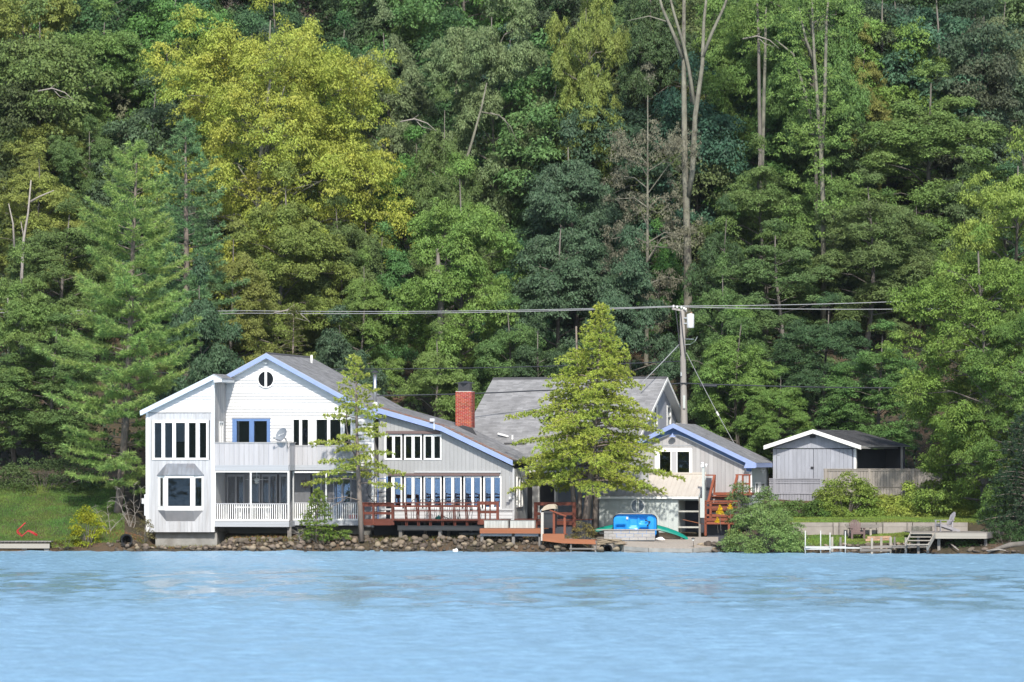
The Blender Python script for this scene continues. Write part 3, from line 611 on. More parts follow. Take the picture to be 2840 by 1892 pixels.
# lower floor doors and windows behind the screens
for (a, c), r_ in zip(lowdoors, low):
    wdt = c - a; two = wdt > 40
    pn = [(a + 3, a + wdt/2 - 2), (a + wdt/2 + 3, c - 3)] if two else [(a + 4, c - 4)]
    window(hA, MF(d), r_, [rect(A, d, p, q, 1322, 1440) for p, q in pn], M_['balcony_board'], M_['glass'] if a < 900 else M_['mirror_glass'], .05, name='porch_door')
# body and roof
gb = [g(600, 1462), g(1030, 1462), g(1030, 1156), g(738, 998), g(600, 1070)]
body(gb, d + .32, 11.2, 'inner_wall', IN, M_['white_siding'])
ap = A.L(738, 979, d - .45); re_ = A.L(1047, 1148, d - .45); le = A.L(560, 1076, d - .45); yb = 11.6
roof_plane(hA, (re_.x, d-.45, re_.z), (re_.x, yb, re_.z), (ap.x, yb, ap.z), (ap.x, d-.45, ap.z), M_['shingle_grey'])
roof_plane(hA, (le.x, yb, le.z), (le.x, d-.45, le.z), (ap.x, d-.45, ap.z), (ap.x, yb, ap.z), M_['shingle_grey'], course=.25)
part('ridge_cap', M_['shingle_dark'], hA, lambda m: m.prism([(ap.x-.16, ap.z-.06), (ap.x, ap.z+.045), (ap.x+.16, ap.z-.06), (ap.x, ap.z+.0)], d-.4, yb))
rake(hA, [(le.x, le.z - .03), (ap.x, ap.z - .03), (re_.x, re_.z - .03)], .24, d - .47, d - .42, BT)
rake(hA, [(le.x, le.z - .24), (ap.x, ap.z - .24), (re_.x, re_.z - .24)], .03, d - .42, d, WT, 'soffit')
piece('fascia', re_.x - .02, re_.x + .03, d-.40, yb, re_.z - .22, re_.z - .04, BT, hA)
# vent stack and flue
def roofz(x): return ap.z + (re_.z - ap.z) * (x - ap.x) / (re_.x - ap.x)
q = A.L(864, 1000, 9.0); part('vent_pipe', WT, hA, lambda m: m.tube([(q.x, 9, roofz(q.x) - .2), (q.x, 9, A.L(864, 985, 9).z)], .06, 10), True)
q = A.L(1040, 1100, 5.5); z1_ = A.L(1040, 1037, 5.5).z
fp = part('stove_flue', M_['steel'], hA, lambda m: m.tube([(q.x, 5.5, roofz(q.x) - .3), (q.x, 5.5, z1_)], .10, 14), True)
part('flue_cap', M_['dark_metal'], fp, lambda m: m.lathe([(.0, .0), (.19, 0), (.19, .05), (.06, .13), (0, .13)], (q.x, 5.5, z1_ + .05), 14)); part('flue_collar', M_['light_grey_plastic'], fp, lambda m: m.lathe([(.2, -.25), (.13, .02), (.1, .02)], (q.x, 5.5, roofz(q.x) + .12), 14))
# --- balconies and screened porch
def balcony(p0, p1, d, zt_, zb_, zlow, cap):
    xa, xb = X(p0, d), X(p1, d); za, zc = Z(zt_, d, (p0+p1)/2), Z(zb_, d, (p0+p1)/2)
    boards(hA, 'balcony_board', MF(d), [(xa, zc), (xb, zc), (xb, za), (xa, za)], [], True, .26, .03, M_['balcony_board'], gap=.012, jit=.003)
    piece('cap_rail', xa, xb + .03, d - .06, d + .1, za, za + .045, M_['grey_side_board'], hA)
    piece('beam', xa, xb, d - .045, d + .1, Z(zlow, d, p0), zc, M_['grey_beam'], hA)
    piece('balcony_floor', xa, xb, d + .1, DW - .05, Z(zlow, d, p0), zc - .05, M_['balcony_board'], hA)
    return xa, xb, za, zc
xa, xb, za, zc = balcony(595, 801, .03, 1229, 1290, 1305, 1)
boards(hA, 'balcony_board', MR(xb), [(.06, zc), (DR, zc), (DR, za), (.06, za)], [], True, .26, .03, M_['balcony_board'], gap=.012)
piece('cap_rail', xb - .06, xb + .07, .10, DR, za, za + .045, M_['grey_side_board'], hA); piece('beam', xb - .06, xb + .03, .14, DR, Z(1305), zc, M_['grey_beam'], hA)
xc, xd, zd_, ze_ = balcony(813, 1000, DR, 1237, 1290, 1304, 1)
def porch(p0, p1, d, posts, top, bot, sk0, sk1, rl, bal, solid=None):
    zt_, zb_ = Z(top, d, p0), Z(bot, d, p0); xa, xb = X(p0, d), X(p1, d)
    for a, w in posts: piece('porch_post', X(a, d), X(a + w, d), d - .03, d + .08, zb_, zt_, WT, hA)
    piece('porch_rail', xa, xb, d - .035, d + .07, zt_ - .075, zt_, WT, hA); piece('porch_rail', xa, xb, d - .035, d + .07, zb_, zb_ + .08, WT, hA)
    zr_ = Z(rl, d, p0); piece('hand_rail', xa, xb, d + .0, d + .07, zr_ - .05, zr_, M_['balcony_board'], hA)
    for a in bal: piece('baluster', X(a, d), X(a + 2.4, d), d + .01, d + .05, zb_ + .08, zr_ - .05, WT, hA)
    piece('skirt_board', xa, xb, d - .05, d + .05, Z(sk1, d, p0), Z(sk0, d, p0), M_['grey_beam'], hA)
    piece('porch_floor', xa, xb, d + .05, DW, Z(sk1, d, p0) + .05, Z(sk0, d, p0), M_['grey_timber'], hA)
    m = MB(); m.add([(xa, d + .075, zb_), (xb, d + .075, zb_), (xb, d + .075, zt_), (xa, d + .075, zt_)], [(0,1,2,3)]); m.build('insect_screen', M_['screen'], hA)
porch(595, 802, .03, [(594.5, 3.5), (693.5, 4), (798, 4)], 1306, 1445, 1446, 1461, 1396, [601.5 + 6.0*k for k in range(15)] + [700 + 6.02*k for k in range(16)])
porch(813, 1000, DR, [(812, 3), (903, 3.2), (996, 3.5)], 1307.5, 1443, 1443.5, 1457, 1393.5, [817.5 + 5.95*k for k in range(14)] + [907 + 5.95*k for k in range(15)])
piece('porch_post', xb - .06, xb + .02, .12, .2, Z(1443), Z(1306), WT, hA)
m = MB(); m.add([(xb + .01, .1, Z(1443)), (xb + .01, DR, Z(1443)), (xb + .01, DR, Z(1306)), (xb + .01, .1, Z(1306))], [(0,1,2,3)]); m.build('insect_screen', M_['screen'], hA)
piece('skirt_board', xb - .05, xb + .02, .09, DR, Z(1461), Z(1446), M_['grey_beam'], hA)
for px, w, dd, t_, b_ in ((797, 10, .2, 1461, 1512), (598, 6, .5, 1461, 1515), (900, 7, DR + .2, 1457, 1510), (998, 8, DR + .2, 1457, 1512)):
    piece('pier', X(px, dd), X(px + w, dd), dd, dd + .2, -.2, Z(t_, dd, px), M_['grey_timber'], hA)
piece('crawl_space_wall', X(598, 2.6), X(1030, 2.6), 2.6, 2.7, -.3, Z(1456, 2.4), M_['concrete'], hA)
# ceiling fan, ship's wheel and porch furniture (things of their own)
q = A.L(712, 1331, 1.3); w0 = A.W(q.x, 1.3, q.z)
cf = thing('ceiling_fan', 'white ceiling fan hanging inside the screened porch', 'fan', w0)
part('rod', WT, cf, lambda m: m.tube([(0, 0, .1), (0, 0, .42)], .02, 8)); part('motor', WT, cf, lambda m: m.lathe([(.05, -.08), (.12, -.05), (.12, .06), (.05, .1)], n=12))
part('lamp', M_['lamp_glass'], cf, lambda m: m.lathe([(.02, -.2), (.09, -.17), (.11, -.1), (.05, -.08)], n=12))
for k in range(5):
    t = k * 2 * math.pi / 5 + .2; barpiece('blade', (.13 * math.cos(t), .13 * math.sin(t), 0), (.62 * math.cos(t), .62 * math.sin(t), .02), .13, .012, WT, cf)
q = A.L(847, 1342.5, d - .08); w0 = A.W(q.x, d - .08, q.z)
sw = thing('ships_wheel', "dark wooden ship's wheel ornament hung on the porch back wall", 'ornament', w0, -A.th)
def ring(m, r, w, y0, y1, n=20):
    for k in range(n):
        t0, t1 = 2*math.pi*k/n, 2*math.pi*(k+1)/n; m.add([(rr*math.cos(t), yy, rr*math.sin(t)) for yy in (y0, y1) for rr, t in ((r, t0), (r+w, t0), (r+w, t1), (r, t1))], [(0,1,2,3),(7,6,5,4),(0,4,5,1),(2,6,7,3)])
part('rim', M_['adirondack_brown'], sw, lambda m: ring(m, .15, .06, -.03, .03))
for k in range(8):
    t = k * math.pi / 4; barpiece('spoke', (0, 0, 0), (.31 * math.cos(t), 0, .31 * math.sin(t)), .03, .03, M_['adirondack_brown'], sw)
part('hub', WT, sw, lambda m: m.lathe([(0, -.05), (.045, -.05), (.045, .03), (0, .03)], n=12, axis='y'))
q = A.L(700, 1446, .9); tb = thing('porch_table', 'white trestle table behind the porch balusters', 'table', A.W(A.x(703, .9), .9, Z(1446)), -A.th)
piece('table_top', -.95, .95, -.3, .35, .68, .74, WT, tb)
for sx in (-.7, .7):
    part('leg', WT, tb, lambda m: m.tube([(sx * .85, .0, .68), (sx * .95, 0, .4), (sx * 1.0, 0, .0)], [.05, .06, .09], 8))
q = A.L(979, 1440, 1.9); ck = thing('cooler', 'small red cooler on the porch floor near the sparse hemlock trunk', 'cooler', A.W(A.x(979, 1.9), 1.9, Z(1443, DR, 979)), -A.th)
piece('cooler_body', -.22, .22, -.15, .15, 0, .28, M_['red_paint'], ck); piece('lid', -.23, .23, -.16, .16, .283, .33, WT, ck)
# satellite dish
q = A.L(791, 1232, -.02); ds = thing('satellite_dish', 'grey oval satellite dish on the balcony corner of the white house', 'satellite dish', A.W(q.x, -.02, Z(1228)), -A.th)
tilt = Matrix.Rotation(R(30), 4, 'Y') @ Matrix.Rotation(R(-28), 4, 'X') @ Matrix.Rotation(R(-48), 4, 'Z')
m = MB(); rings, seg = 5, 24; vs = []
C0 = Vector((-.12, -.12, .38)); ez = Vector((-.62, -.72, .30)).normalized(); ex_ = Vector((.75, -.60, .25)); ex_ = (ex_ - ez * ex_.dot(ez)).normalized(); ey_ = ez.cross(ex_)
dp = lambda a, c, h: C0 + ex_ * a + ey_ * c + ez * h
for i in range(rings + 1):
    r_ = i / rings
    for k in range(seg): t = 2*math.pi*k/seg; vs.append(dp(.45 * r_ * math.cos(t), .37 * r_ * math.sin(t), .09 * r_ * r_))
m.add(vs, [(i*seg+k, i*seg+(k+1)%seg, (i+1)*seg+(k+1)%seg, (i+1)*seg+k) for i in range(rings) for k in range(seg)])
m.add([v - ez * .012 for v in vs], [((i+1)*seg+k, (i+1)*seg+(k+1)%seg, i*seg+(k+1)%seg, i*seg+k) for i in range(rings) for k in range(seg)])
dsh = m.build('reflector', M_['dish_grey'], ds, True)
part('emblem', WT, dsh, lambda m: m.add([dp(-.20 + .045 * math.cos(t), .03 + .045 * math.sin(t), .055) for t in np.linspace(0, 6.28, 13)[:-1]], [tuple(range(12))]))
tcu = bpy.data.curves.new('lettering', 'FONT'); tcu.body = 'DIRECTV'; tcu.size = .085; tmp_ = obj('lettering_source', tcu); bpy.context.view_layer.update(); tme = bpy.data.meshes.new_from_object(tmp_.evaluated_get(bpy.context.evaluated_depsgraph_get())); bpy.data.objects.remove(tmp_); bpy.data.curves.remove(tcu); tme.materials.clear(); tme.materials.append(WT)
to = obj('lettering', tme, dsh); to.matrix_local = Matrix((( *ex_, 0), (*ey_, 0), (*ez, 0), (0, 0, 0, 1))).transposed(); to.location = dp(-.13, .0, .06)
part('arm', M_['dark_metal'], ds, lambda m: m.tube([dp(-.05, -.30, .05), dp(-.05, -.34, .42)], .014, 6)); fe = dp(-.05, -.30, .46); part('feed_horn', M_['dish_grey'], ds, lambda m: m.lathe([(.0, -.05), (.05, -.04), (.06, .05), (0, .06)], tuple(fe), 10))
part('mast', M_['dish_grey'], ds, lambda m: m.tube([(.10, .0, -.45), (.08, .0, -.05), (.02, .02, .16), tuple(C0 - ez * .02)], .025, 8)); part('cable', M_['black_iron'], ds, lambda m: m.tube([(.02, .03, .2), (.10, -.03, .12), (.12, -.04, -.1), (.17, -.05, -.32), (.24, -.05, -.2), (.32, -.04, -.02)], .012, 6))
part('bracket', M_['steel'], ds, lambda m: m.lathe([(.0, -.04), (.07, -.02), (.07, .03), (0, .05)], tuple(C0 - ez * .06), 10))

# ================================================================== grey middle house (same frame)
hC = A.root('grey_house', 'grey lakeside house with two rows of white windows and blue bent roof edge', 'house')
dC = 2.7; g = lambda px, py: pl(px, py, dC); zc = lambda py: Z(py, dC, 1240); xC = lambda px: X(px, dC)
zx = lambda v: 1000 + v * .3125
up = [(215, 370, ((230, 282), (305, 358))), (388, 545, ((401, 455), (480, 533))), (562, 720, ((576, 632), (655, 708)))]
lo_ = [(275, 370, ((303, 358),)), (388, 545, ((401, 455), (479, 533))), (562, 720, ((573, 630), (655, 709))), (738, 898, ((749, 808), (831, 887))), (916, 1075, ((927, 985), (1007, 1063))), (1092, 1252, ((1105, 1160), (1185, 1240)))]
holes = [rect(A, dC, zx(a), zx(c), 1205, 1276) for a, c, _ in up] + [rect(A, dC, zx(a), zx(c), 1321, 1411) for a, c, _ in lo_]
boards(hC, 'siding_board', MF(dC), [g(1050, 1412), g(1425, 1412), g(1425, 1297), g(1406, 1287), g(1223, 1197), g(1050, 1148)], holes, True, .21, .025, M_['grey_wall_board'], gap=.008)
boards(hC, 'clapboard', MF(dC), [g(1050, 1470), g(1425, 1470), g(1425, 1412), g(1050, 1412)], [], False, .16, .03, M_['grey_lap_board'], gap=0, lap=True)
for a, c, pp in up: window(hC, MF(dC), rect(A, dC, zx(a), zx(c), 1205, 1276), [rect(A, dC, zx(p), zx(q), 1210.5, 1271) for p, q in pp], WT, M_['glass'], .06)
for a, c, pp in lo_: window(hC, MF(dC), rect(A, dC, zx(a), zx(c), 1321, 1411), [rect(A, dC, zx(p), zx(q), 1325, 1407) for p, q in pp], WT, M_['mirror_glass'], .06, .12, tilt=.06)
def slab(name, d, p0, p1, q0, q1, out, mt, par, inn=0.0):
    r_ = rect(A, d, p0, p1, q0, q1); return piece(name, r_[0], r_[1], d - out, d - inn, r_[2], r_[3], mt, par)
slab('awning_case', dC, 1072, 1221, 1195.5, 1203.5, .16, M_['adirondack_brown'], hC, .03); slab('awning_case', dC, 1078, 1386, 1313, 1319.5, .16, M_['adirondack_brown'], hC, .03)
slab('ledge', dC, 1150, 1390, 1307, 1311, .10, M_['grey_lap_board'], hC, .03); slab('ledge', dC, 1050, 1425, 1411, 1415, .09, M_['grey_lap_board'], hC, .031)
slab('corner_board', dC, 1422, 1427, 1300, 1466, .06, M_['grey_lap_board'], hC)
slab('conduit', dC, 1413.5, 1415.5, 1320, 1378, .06, M_['grey_beam'], hC, .03); slab('outlet_box', dC, 1412, 1418, 1378, 1386, .1, M_['light_grey_plastic'], hC, .03)
for a in (1040, 1046, 1067): slab('pilaster', dC, a, a + 4, 1322, 1445, .05, WT, hC, .028)
slab('dark_doorway', dC, 1071, 1083, 1322, 1440, .045, M_['dark_glass'], hC, .03)
nb = len(hC.children)
m = MB(); pgC = [g(1050, 1470), g(1424, 1470), g(1424, 1300), g(1406, 1292), g(1223, 1202), g(1050, 1153)]
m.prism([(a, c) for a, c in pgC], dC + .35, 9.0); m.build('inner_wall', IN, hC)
k0, k1, k2 = A.L(1034, 1127, dC - .4), A.L(1223, 1181, dC - .4), A.L(1422, 1277, dC - .4)
roof_plane(hC, (k1.x, dC-.4, k1.z), (k1.x, 9.5, k1.z), (k0.x, 9.5, k0.z), (k0.x, dC-.4, k0.z), M_['shingle_grey'])
roof_plane(hC, (k2.x, dC-.4, k2.z), (k2.x, 9.0, k2.z), (k1.x, 9.0, k1.z), (k1.x, dC-.4, k1.z), M_['shingle_grey'])
rake(hC, [(k0.x, k0.z-.02), (k1.x, k1.z-.02), (k2.x, k2.z-.02)], .25, dC - .42, dC - .37, BT)
rake(hC, [(k0.x, k0.z-.23), (k1.x, k1.z-.23), (k2.x, k2.z-.23)], .03, dC - .37, dC, WT, 'soffit')
# strip of fallen needles along the roof edge
sN = MB()
for k in range(900):
    f = rnd.random(); (pa, pb, ff) = (k0, k1, f * 2) if f < .5 else (k1, k2, f * 2 - 1); px_ = lerp(pa.x, pb.x, ff); pz_ = lerp(pa.z, pb.z, ff); y_ = dC - .38 + abs(rnd.gauss(0, .5)); t = rnd.uniform(0, 6.3); L_ = .07
    sl = (pb.z - pa.z) / (pb.x - pa.x); dx_, dy_ = L_ * math.cos(t), L_ * math.sin(t); sN.add([(px_, y_, pz_ + .03), (px_ + dx_, y_ + dy_, pz_ + .03 + dx_ * sl), (px_ + dx_ + .02, y_ + dy_ + .03, pz_ + .045 + (dx_ + .02) * sl)], [(0, 1, 2)])
sN = sN.build('fallen_needles', M_['deck_orange'], hC); sN['kind'] = 'stuff'
q = A.L(1219, 1165, 4.0); part('roof_flood_light', M_['light_grey_plastic'], hC, lambda m: (m.tube([(q.x + .08, dC - .44, k1.z - .2), (q.x + .08, dC - .44, k1.z + .35)], .03, 8), m.box(q.x - .12, q.x + .12, dC - .55, dC - .35, k1.z + .22, k1.z + .37)))
# side nook between the grey house and the recessed wall
part('side_wall', M_['grey_lap_board'], hC, lambda m: m.box(X(1424, dC), X(1427, dC), dC + .05, 6.2, Z(1470, dC), Z(1300, dC)))
window(hC, MR(X(1427, dC)), (dC + .5, dC + 2.1, Z(1406, dC), Z(1322, dC)), [(dC + .7, dC + 1.2, Z(1404, dC), Z(1325, dC)), (dC + 1.4, dC + 1.95, Z(1404, dC), Z(1325, dC))], WT, M_['glass'], .06)
# chimney: every brick its own piece
ch = thing('brick_chimney', 'red brick chimney with dark metal cap beside the big grey roof', 'chimney', A.W(A.x(1290, 7.0), 7.0, 0), -A.th)
zc0, zc1 = A.L(1290, 1186, 7).z, A.L(1290, 1087, 7).z; wC = .43
piece('mortar_core', -wC + .012, wC - .012, -wC + .012, wC - .012, zc0 - .8, zc1 - .01, M_['mortar'], ch)
BM = MB(); BM.box(-.5, .5, -.5, .5, -.5, .5); BMm = BM.mesh('brick', M_['brick']); ncr = round((zc1 - zc0) / .076)
for i in range(ncr):
    z_ = zc0 + (i + .5) * (zc1 - zc0) / ncr; edges = [-wC + k * (2*wC/4) for k in range(5)] if i % 2 == 0 else [-wC] + [-wC + (k + .5) * (2*wC/4) for k in range(4)] + [wC]
    for k in range(len(edges) - 1):
        a, c = edges[k] + .006, edges[k+1] - .006
        obj('brick', BMm, ch, ((a+c)/2, -wC + .05 + rnd.uniform(-.004, .004), z_), None, (c-a, .1, .064))
        if 0 < k: obj('brick', BMm, ch, (wC - .05, (a+c)/2, z_), None, (.1, c-a, .064))
part('flashing', M_['dark_metal'], ch, lambda m: m.prism([(-.62, zc0 - .35), (.75, zc0 - .42), (.5, zc0 - .02), (0, zc0 + .12), (-.5, zc0 - .02)], -.62, -.56))
cp = part('chimney_cap', M_['dark_metal'], ch, lambda m: m.box(-.31, .31, -.31, .31, zc1 + .02, A.L(1290, 1064, 7).z)); part('cap_plate', M_['dark_metal'], cp, lambda m: m.lathe([(.0, .02), (.52, 0), (.52, .03), (.1, .13), (0, .13)], (0, 0, A.L(1290, 1064, 7).z), 4)); part('crown_wash', M_['mortar'], ch, lambda m: m.box(-.42, .42, -.42, .42, zc1 - .02, zc1 + .03))
# ================================================================== large roofed house behind the hemlock
D = Fr(1600, 7.2, 17)
hD = D.root('big_roof_house', 'grey house with a large sloping shingle roof behind the yellow-green hemlock', 'house')
run = 8.3; zr_ = D.L(1600, 1048, run).z; ze_ = D.L(1600, 1292, 0).z
rl, rr2 = D.L(1368, 1048, run), D.L(1851, 1048, run); xe0 = rl.x; xe1 = rr2.x
roof_plane(hD, (xe0, -.4, ze_ - .2), (xe1, -.4, ze_ - .2), (xe1, run, zr_), (xe0, run, zr_), M_['shingle_grey'])
rear = 4.0; slope = (zr_ - ze_) / run
roof_plane(hD, (xe1, run + rear, zr_ - slope * rear), (xe0, run + rear, zr_ - slope * rear), (xe0, run, zr_), (xe1, run, zr_), M_['shingle_grey'], course=.25)
part('ridge_cap', M_['shingle_dark'], hD, lambda m: m.prism([(run - .18, zr_ - .07), (run, zr_ + .045), (run + .18, zr_ - .07), (run, zr_)], xe0, xe1, lambda a, b_, c: (c, a, b_)))
xw = xe1 - .45
Mg = MR(xw); zr = lambda y: (ze_ - .2 + (zr_ - ze_ + .2) * (y + .4) / (run + .4)) if y < run else zr_ - slope * (y - run)
gw = [(D.S(1811, 1124, xw).y, D.S(1822, 1124, xw).y), (D.S(1848, 1124, xw).y, D.S(1859.5, 1124, xw).y)]
zz0, zz1 = D.S(1835, 1184, xw).z, D.S(1835, 1124, xw).z
boards(hD, 'siding_board', Mg, [(.3, zr(.3) - 1.6), (run + rear - .6, zr(.3) - 1.6), (run + rear - .6, zr(run + rear - .6) - .12), (run, zr_ - .14), (.3, zr(.3) - .12)], [(a, c, zz0, zz1) for a, c in gw], True, .28, .03, M_['shed_board'])
for a, c in gw:
    mz = (zz0 + zz1) / 2; wd = window(hD, Mg, (a - .02, c + .02, zz0, zz1), [(a + .12, c - .12, zz0 + .1, zz1 - .1)], WT, M_['glass'], .06); vs = MB(); vs.box(xw - .02, xw + .06, a + .1, c - .1, mz - .05, mz + .05); vs.build('sash_bar', WT, wd)
    cu = MB(); cu.box(xw - .2, xw - .18, a + .1, c - .1, zz0, mz); cu.build('curtain', M_['curtain'], wd)
m = MB(); m.prism([(.32, 0.5), (run + rear - .65, .5), (run + rear - .65, zr(run + rear - .6) - .25), (run, zr_ - .25), (.32, zr(.3) - .25)], xe0 + .4, xw - .3, lambda a, b_, c: (c, a, b_)); m.build('inner_wall', IN, hD)
for ya, yb_ in ((-.4, run), (run, run + rear)):
    m = MB(); za_, zb_ = zr(ya), zr(yb_); m.add([(xx, y, z) for xx in (xe1 - .03, xe1 + .03) for y, z in ((ya, za_ - .01), (yb_, zb_ - .01), (yb_, zb_ - .19), (ya, za_ - .19))], [(3,2,1,0),(4,5,6,7),(0,1,5,4),(1,2,6,5),(2,3,7,6),(3,0,4,7)]); m.build('fascia', WT, hD)
    m = MB(); m.add([(xx, y, z - .2) for xx, y, z in ((xw, ya, za_), (xe1 - .03, ya, za_), (xe1 - .03, yb_, zb_), (xw, yb_, zb_))], [(0,1,2,3)]); m.build('soffit', WT, hD)
part('eave_return', WT, hD, lambda m: m.box(xw + .0, xe1 + .02, run + rear - .7, run + rear + .05, zr(run + rear) - .36, zr(run + rear) - .14))
# recessed wall under the roof
gD = lambda px, py, d=.3: (D.L(px, py, d).x, D.L(px, py, d).z)
rD = lambda p0, p1, q0, q1, d=.3: (D.L(p0, q1, d).x, D.L(p1, q0, d).x, D.L(p0, q1, d).z, D.L(p1, q0, d).z)
dh = [rD(1493, 1543, 1340, 1465), rD(1720, 1780, 1345, 1465)]
boards(hD, 'wall_panel', MF(.3), [gD(1440, 1475), gD(1800, 1475), gD(1800, 1285), gD(1440, 1285)], dh, True, .55, .025, M_['stucco'], gap=.01)
window(hD, MF(.3), dh[0], [rD(1497, 1538, 1344, 1462)], WT, M_['dark_glass'], .06, name='screen_door')
window(hD, MF(.3), rD(1544, 1640, 1340, 1465), [rD(1549, 1588, 1344, 1440), rD(1592, 1634, 1344, 1440)], M_['grey_lap_board'], M_['grey_glass'], .07, -.04, name='sliding_door')
piece('gutter', xe0 + 3, xe1 - .2, -.52, -.4, ze_ - .34, ze_ - .22, WT, hD)
# ridge ventilator bits on the lower roof
for px, py, L_, ang in ((1381, 1192, .62, .5), ):
    yq = 2.6; q = D.L(px, py, yq); barpiece('vent_pipe', (q.x, yq, zr(yq) + .2), (q.x + L_, yq - .1, zr(yq) + .04), .09, .09, WT, hD)
q = D.L(1421, 1208, 2.4); part('vent_stack', WT, hD, lambda m: m.tube([(q.x, 2.4, zr(2.4) - .1), (q.x, 2.4, zr(2.4) + .22)], .05, 8))
q = D.L(1430, 1216, 2.0); piece('roof_patch', q.x - .6, q.x + .6, 1.85, 2.05, zr(1.9) + .03, zr(1.9) + .10, M_['shingle_dark'], hD)

# ================================================================== garage with blue gable
E = Fr(1867, 7.0, 11)
hE = E.root('blue_trim_garage', 'weathered grey gabled garage with bright blue roof edge and barn lamp', 'garage')
pe = lambda px, py, d=0.0: (E.L(px, py, d).x, E.L(px, py, d).z)
rE = lambda p0, p1, q0, q1, d=0.0: (E.L(p0, q1, d).x, E.L(p1, q0, d).x, E.L(p0, q1, d).z, E.L(p1, q0, d).z)
sw_ = rE(1816, 1920, 1244, 1316)
wl_, wr_ = 1652, 2083
boards(hE, 'siding_board', MF(0), [pe(wl_, 1450), pe(wr_, 1450), pe(wr_, 1309), pe(2062, 1294), pe(1905, 1216), pe(1882, 1207), pe(1852, 1207), pe(1828, 1216), pe(wl_, 1303)], [sw_], True, .22, .025, M_['garage_board'], jit=.005)
piece('trim_board', pe(1700, 1235)[0], pe(1936, 1235)[0], -.05, -.026, pe(1867, 1236.5)[1], pe(1867, 1234.5)[1], M_['grey_beam'], hE)
sd = window(hE, MF(0), sw_, [rE(1830, 1860, 1253, 1312), rE(1879, 1912, 1253, 1312)], WT, M_['glass'], .07, name='sliding_window'); q = rE(1863, 1877, 1252, 1313); piece('sash', q[0], q[1], -.085, -.071, q[2], q[3], M_['balcony_board'], sd)
# frieze board behind the roof edge, its eave shade put into a darker blue, white bead below it
fz = MB(); fz.prism([pe(1867, 1186), pe(2088, 1292), pe(2083, 1310), pe(2070, 1310), pe(2068, 1294), pe(1905, 1215), pe(1882, 1206), pe(1852, 1206), pe(1828, 1215), pe(1646, 1302), pe(1642, 1294)], -.04, -.028); fz.build('frieze', M_['blue_frame'], hE)
bead = [pe(1646, 1303), pe(1828, 1216), pe(1852, 1207), pe(1882, 1207), pe(1905, 1216), pe(2068, 1295), pe(2070, 1309), pe(2084, 1309)]
for k in range(len(bead) - 1): barpiece('bead', (bead[k][0], -.045, bead[k][1]), (bead[k+1][0], -.045, bead[k+1][1]), .03, .045, WT, hE)
oy = -.45; ea_ = E.L(1867, 1174, oy); er = E.L(2096, 1284, oy); el_ = E.L(1636, 1284, oy); bk = 7.2
roof_plane(hE, (er.x, oy, er.z), (er.x, bk, er.z), (ea_.x, bk, ea_.z), (ea_.x, oy, ea_.z), M_['shingle_grey'], course=.15)
roof_plane(hE, (el_.x, bk, el_.z), (el_.x, oy, el_.z), (ea_.x, oy, ea_.z), (ea_.x, bk, ea_.z), M_['shingle_grey'], course=.2)
rake(hE, [(el_.x, el_.z - .01), (ea_.x, ea_.z - .01), (er.x, er.z - .01)], .235, oy - .03, oy + .02, BT)
piece('fascia', er.x - .02, er.x + .03, oy, bk, er.z - .24, er.z - .02, BT, hE)
m = MB(); m.prism([(er.x, er.z - .03), (er.x, er.z - .27), (er.x - .62, er.z - .27), (er.x - .45, er.z + .2)], oy - .035, oy + .0); m.build('eave_end', BT, hE)
xf = pe(wr_, 1300)[0]
rake(hE, [(el_.x, el_.z - .2), (ea_.x, ea_.z - .2), (er.x, er.z - .2)], .03, oy + .02, -.03, M_['blue_frame'], 'soffit')  # eave shade put into the soffit's darker blue as well
zeB = pe(wr_, 1450)[1]
fw = [(1.5, 2.5), (4.0, 4.8)]
boards(hE, 'clapboard', MR(xf), [(.02, zeB), (6.6, zeB), (6.6, er.z - .12), (.02, er.z - .12)], [(fw[0][0], fw[0][1], zeB + 1.45, zeB + 2.05), (fw[1][0], fw[1][1], zeB + .6, zeB + 2.0)], False, .17, .035, M_['mint_board'], gap=0, lap=True)
window(hE, MR(xf), (fw[0][0]-.1, fw[0][1]+.9, zeB + 1.40, zeB + 2.1), [(fw[0][0], fw[0][1], zeB + 1.47, zeB + 2.03)], WT, M_['dark_glass'], .05)
window(hE, MR(xf), (fw[1][0]-.05, fw[1][1]+.05, zeB + .5, zeB + 2.05), [(fw[1][0], fw[1][1], zeB + .6, zeB + 2.0)], M_['mint_board'], M_['dark_glass'], .05, name='narrow_door')
piece('corner_board', xf - .1, xf + .05, -.06, .08, zeB, pe(wr_, 1308)[1], WT, hE)
m = MB(); m.prism([pe(wl_ + 3, 1460), pe(wr_ - 3, 1460), pe(wr_ - 3, 1300), pe(1867, 1200), pe(wl_ + 3, 1300)], .35, 6.6); m.build('inner_wall', IN, hE)
q = E.L(1865, 1209, -.25); bl = part('barn_lamp', BT, hE, lambda m: m.lathe([(.19, -.05), (.17, -.02), (.06, .03), (.04, .09), (0, .1)], (q.x, -.28, q.z), 16)); part('gooseneck', BT, bl, lambda m: m.tube([(q.x, -.28, q.z + .08), (q.x, -.24, q.z + .14), (q.x, -.03, q.z + .1)], .015, 6))
q = pe(2118, 1308)[1]; part('flood_light', WT, hE, lambda m: (m.lathe([(.02, -.1), (.07, .06), (0, .06)], (xf + .14, 3.4, q), 10), m.lathe([(.02, -.1), (.07, .06), (0, .06)], (xf + .14, 3.7, q), 10), m.box(xf, xf + .1, 3.3, 3.8, q + .03, q + .12)))
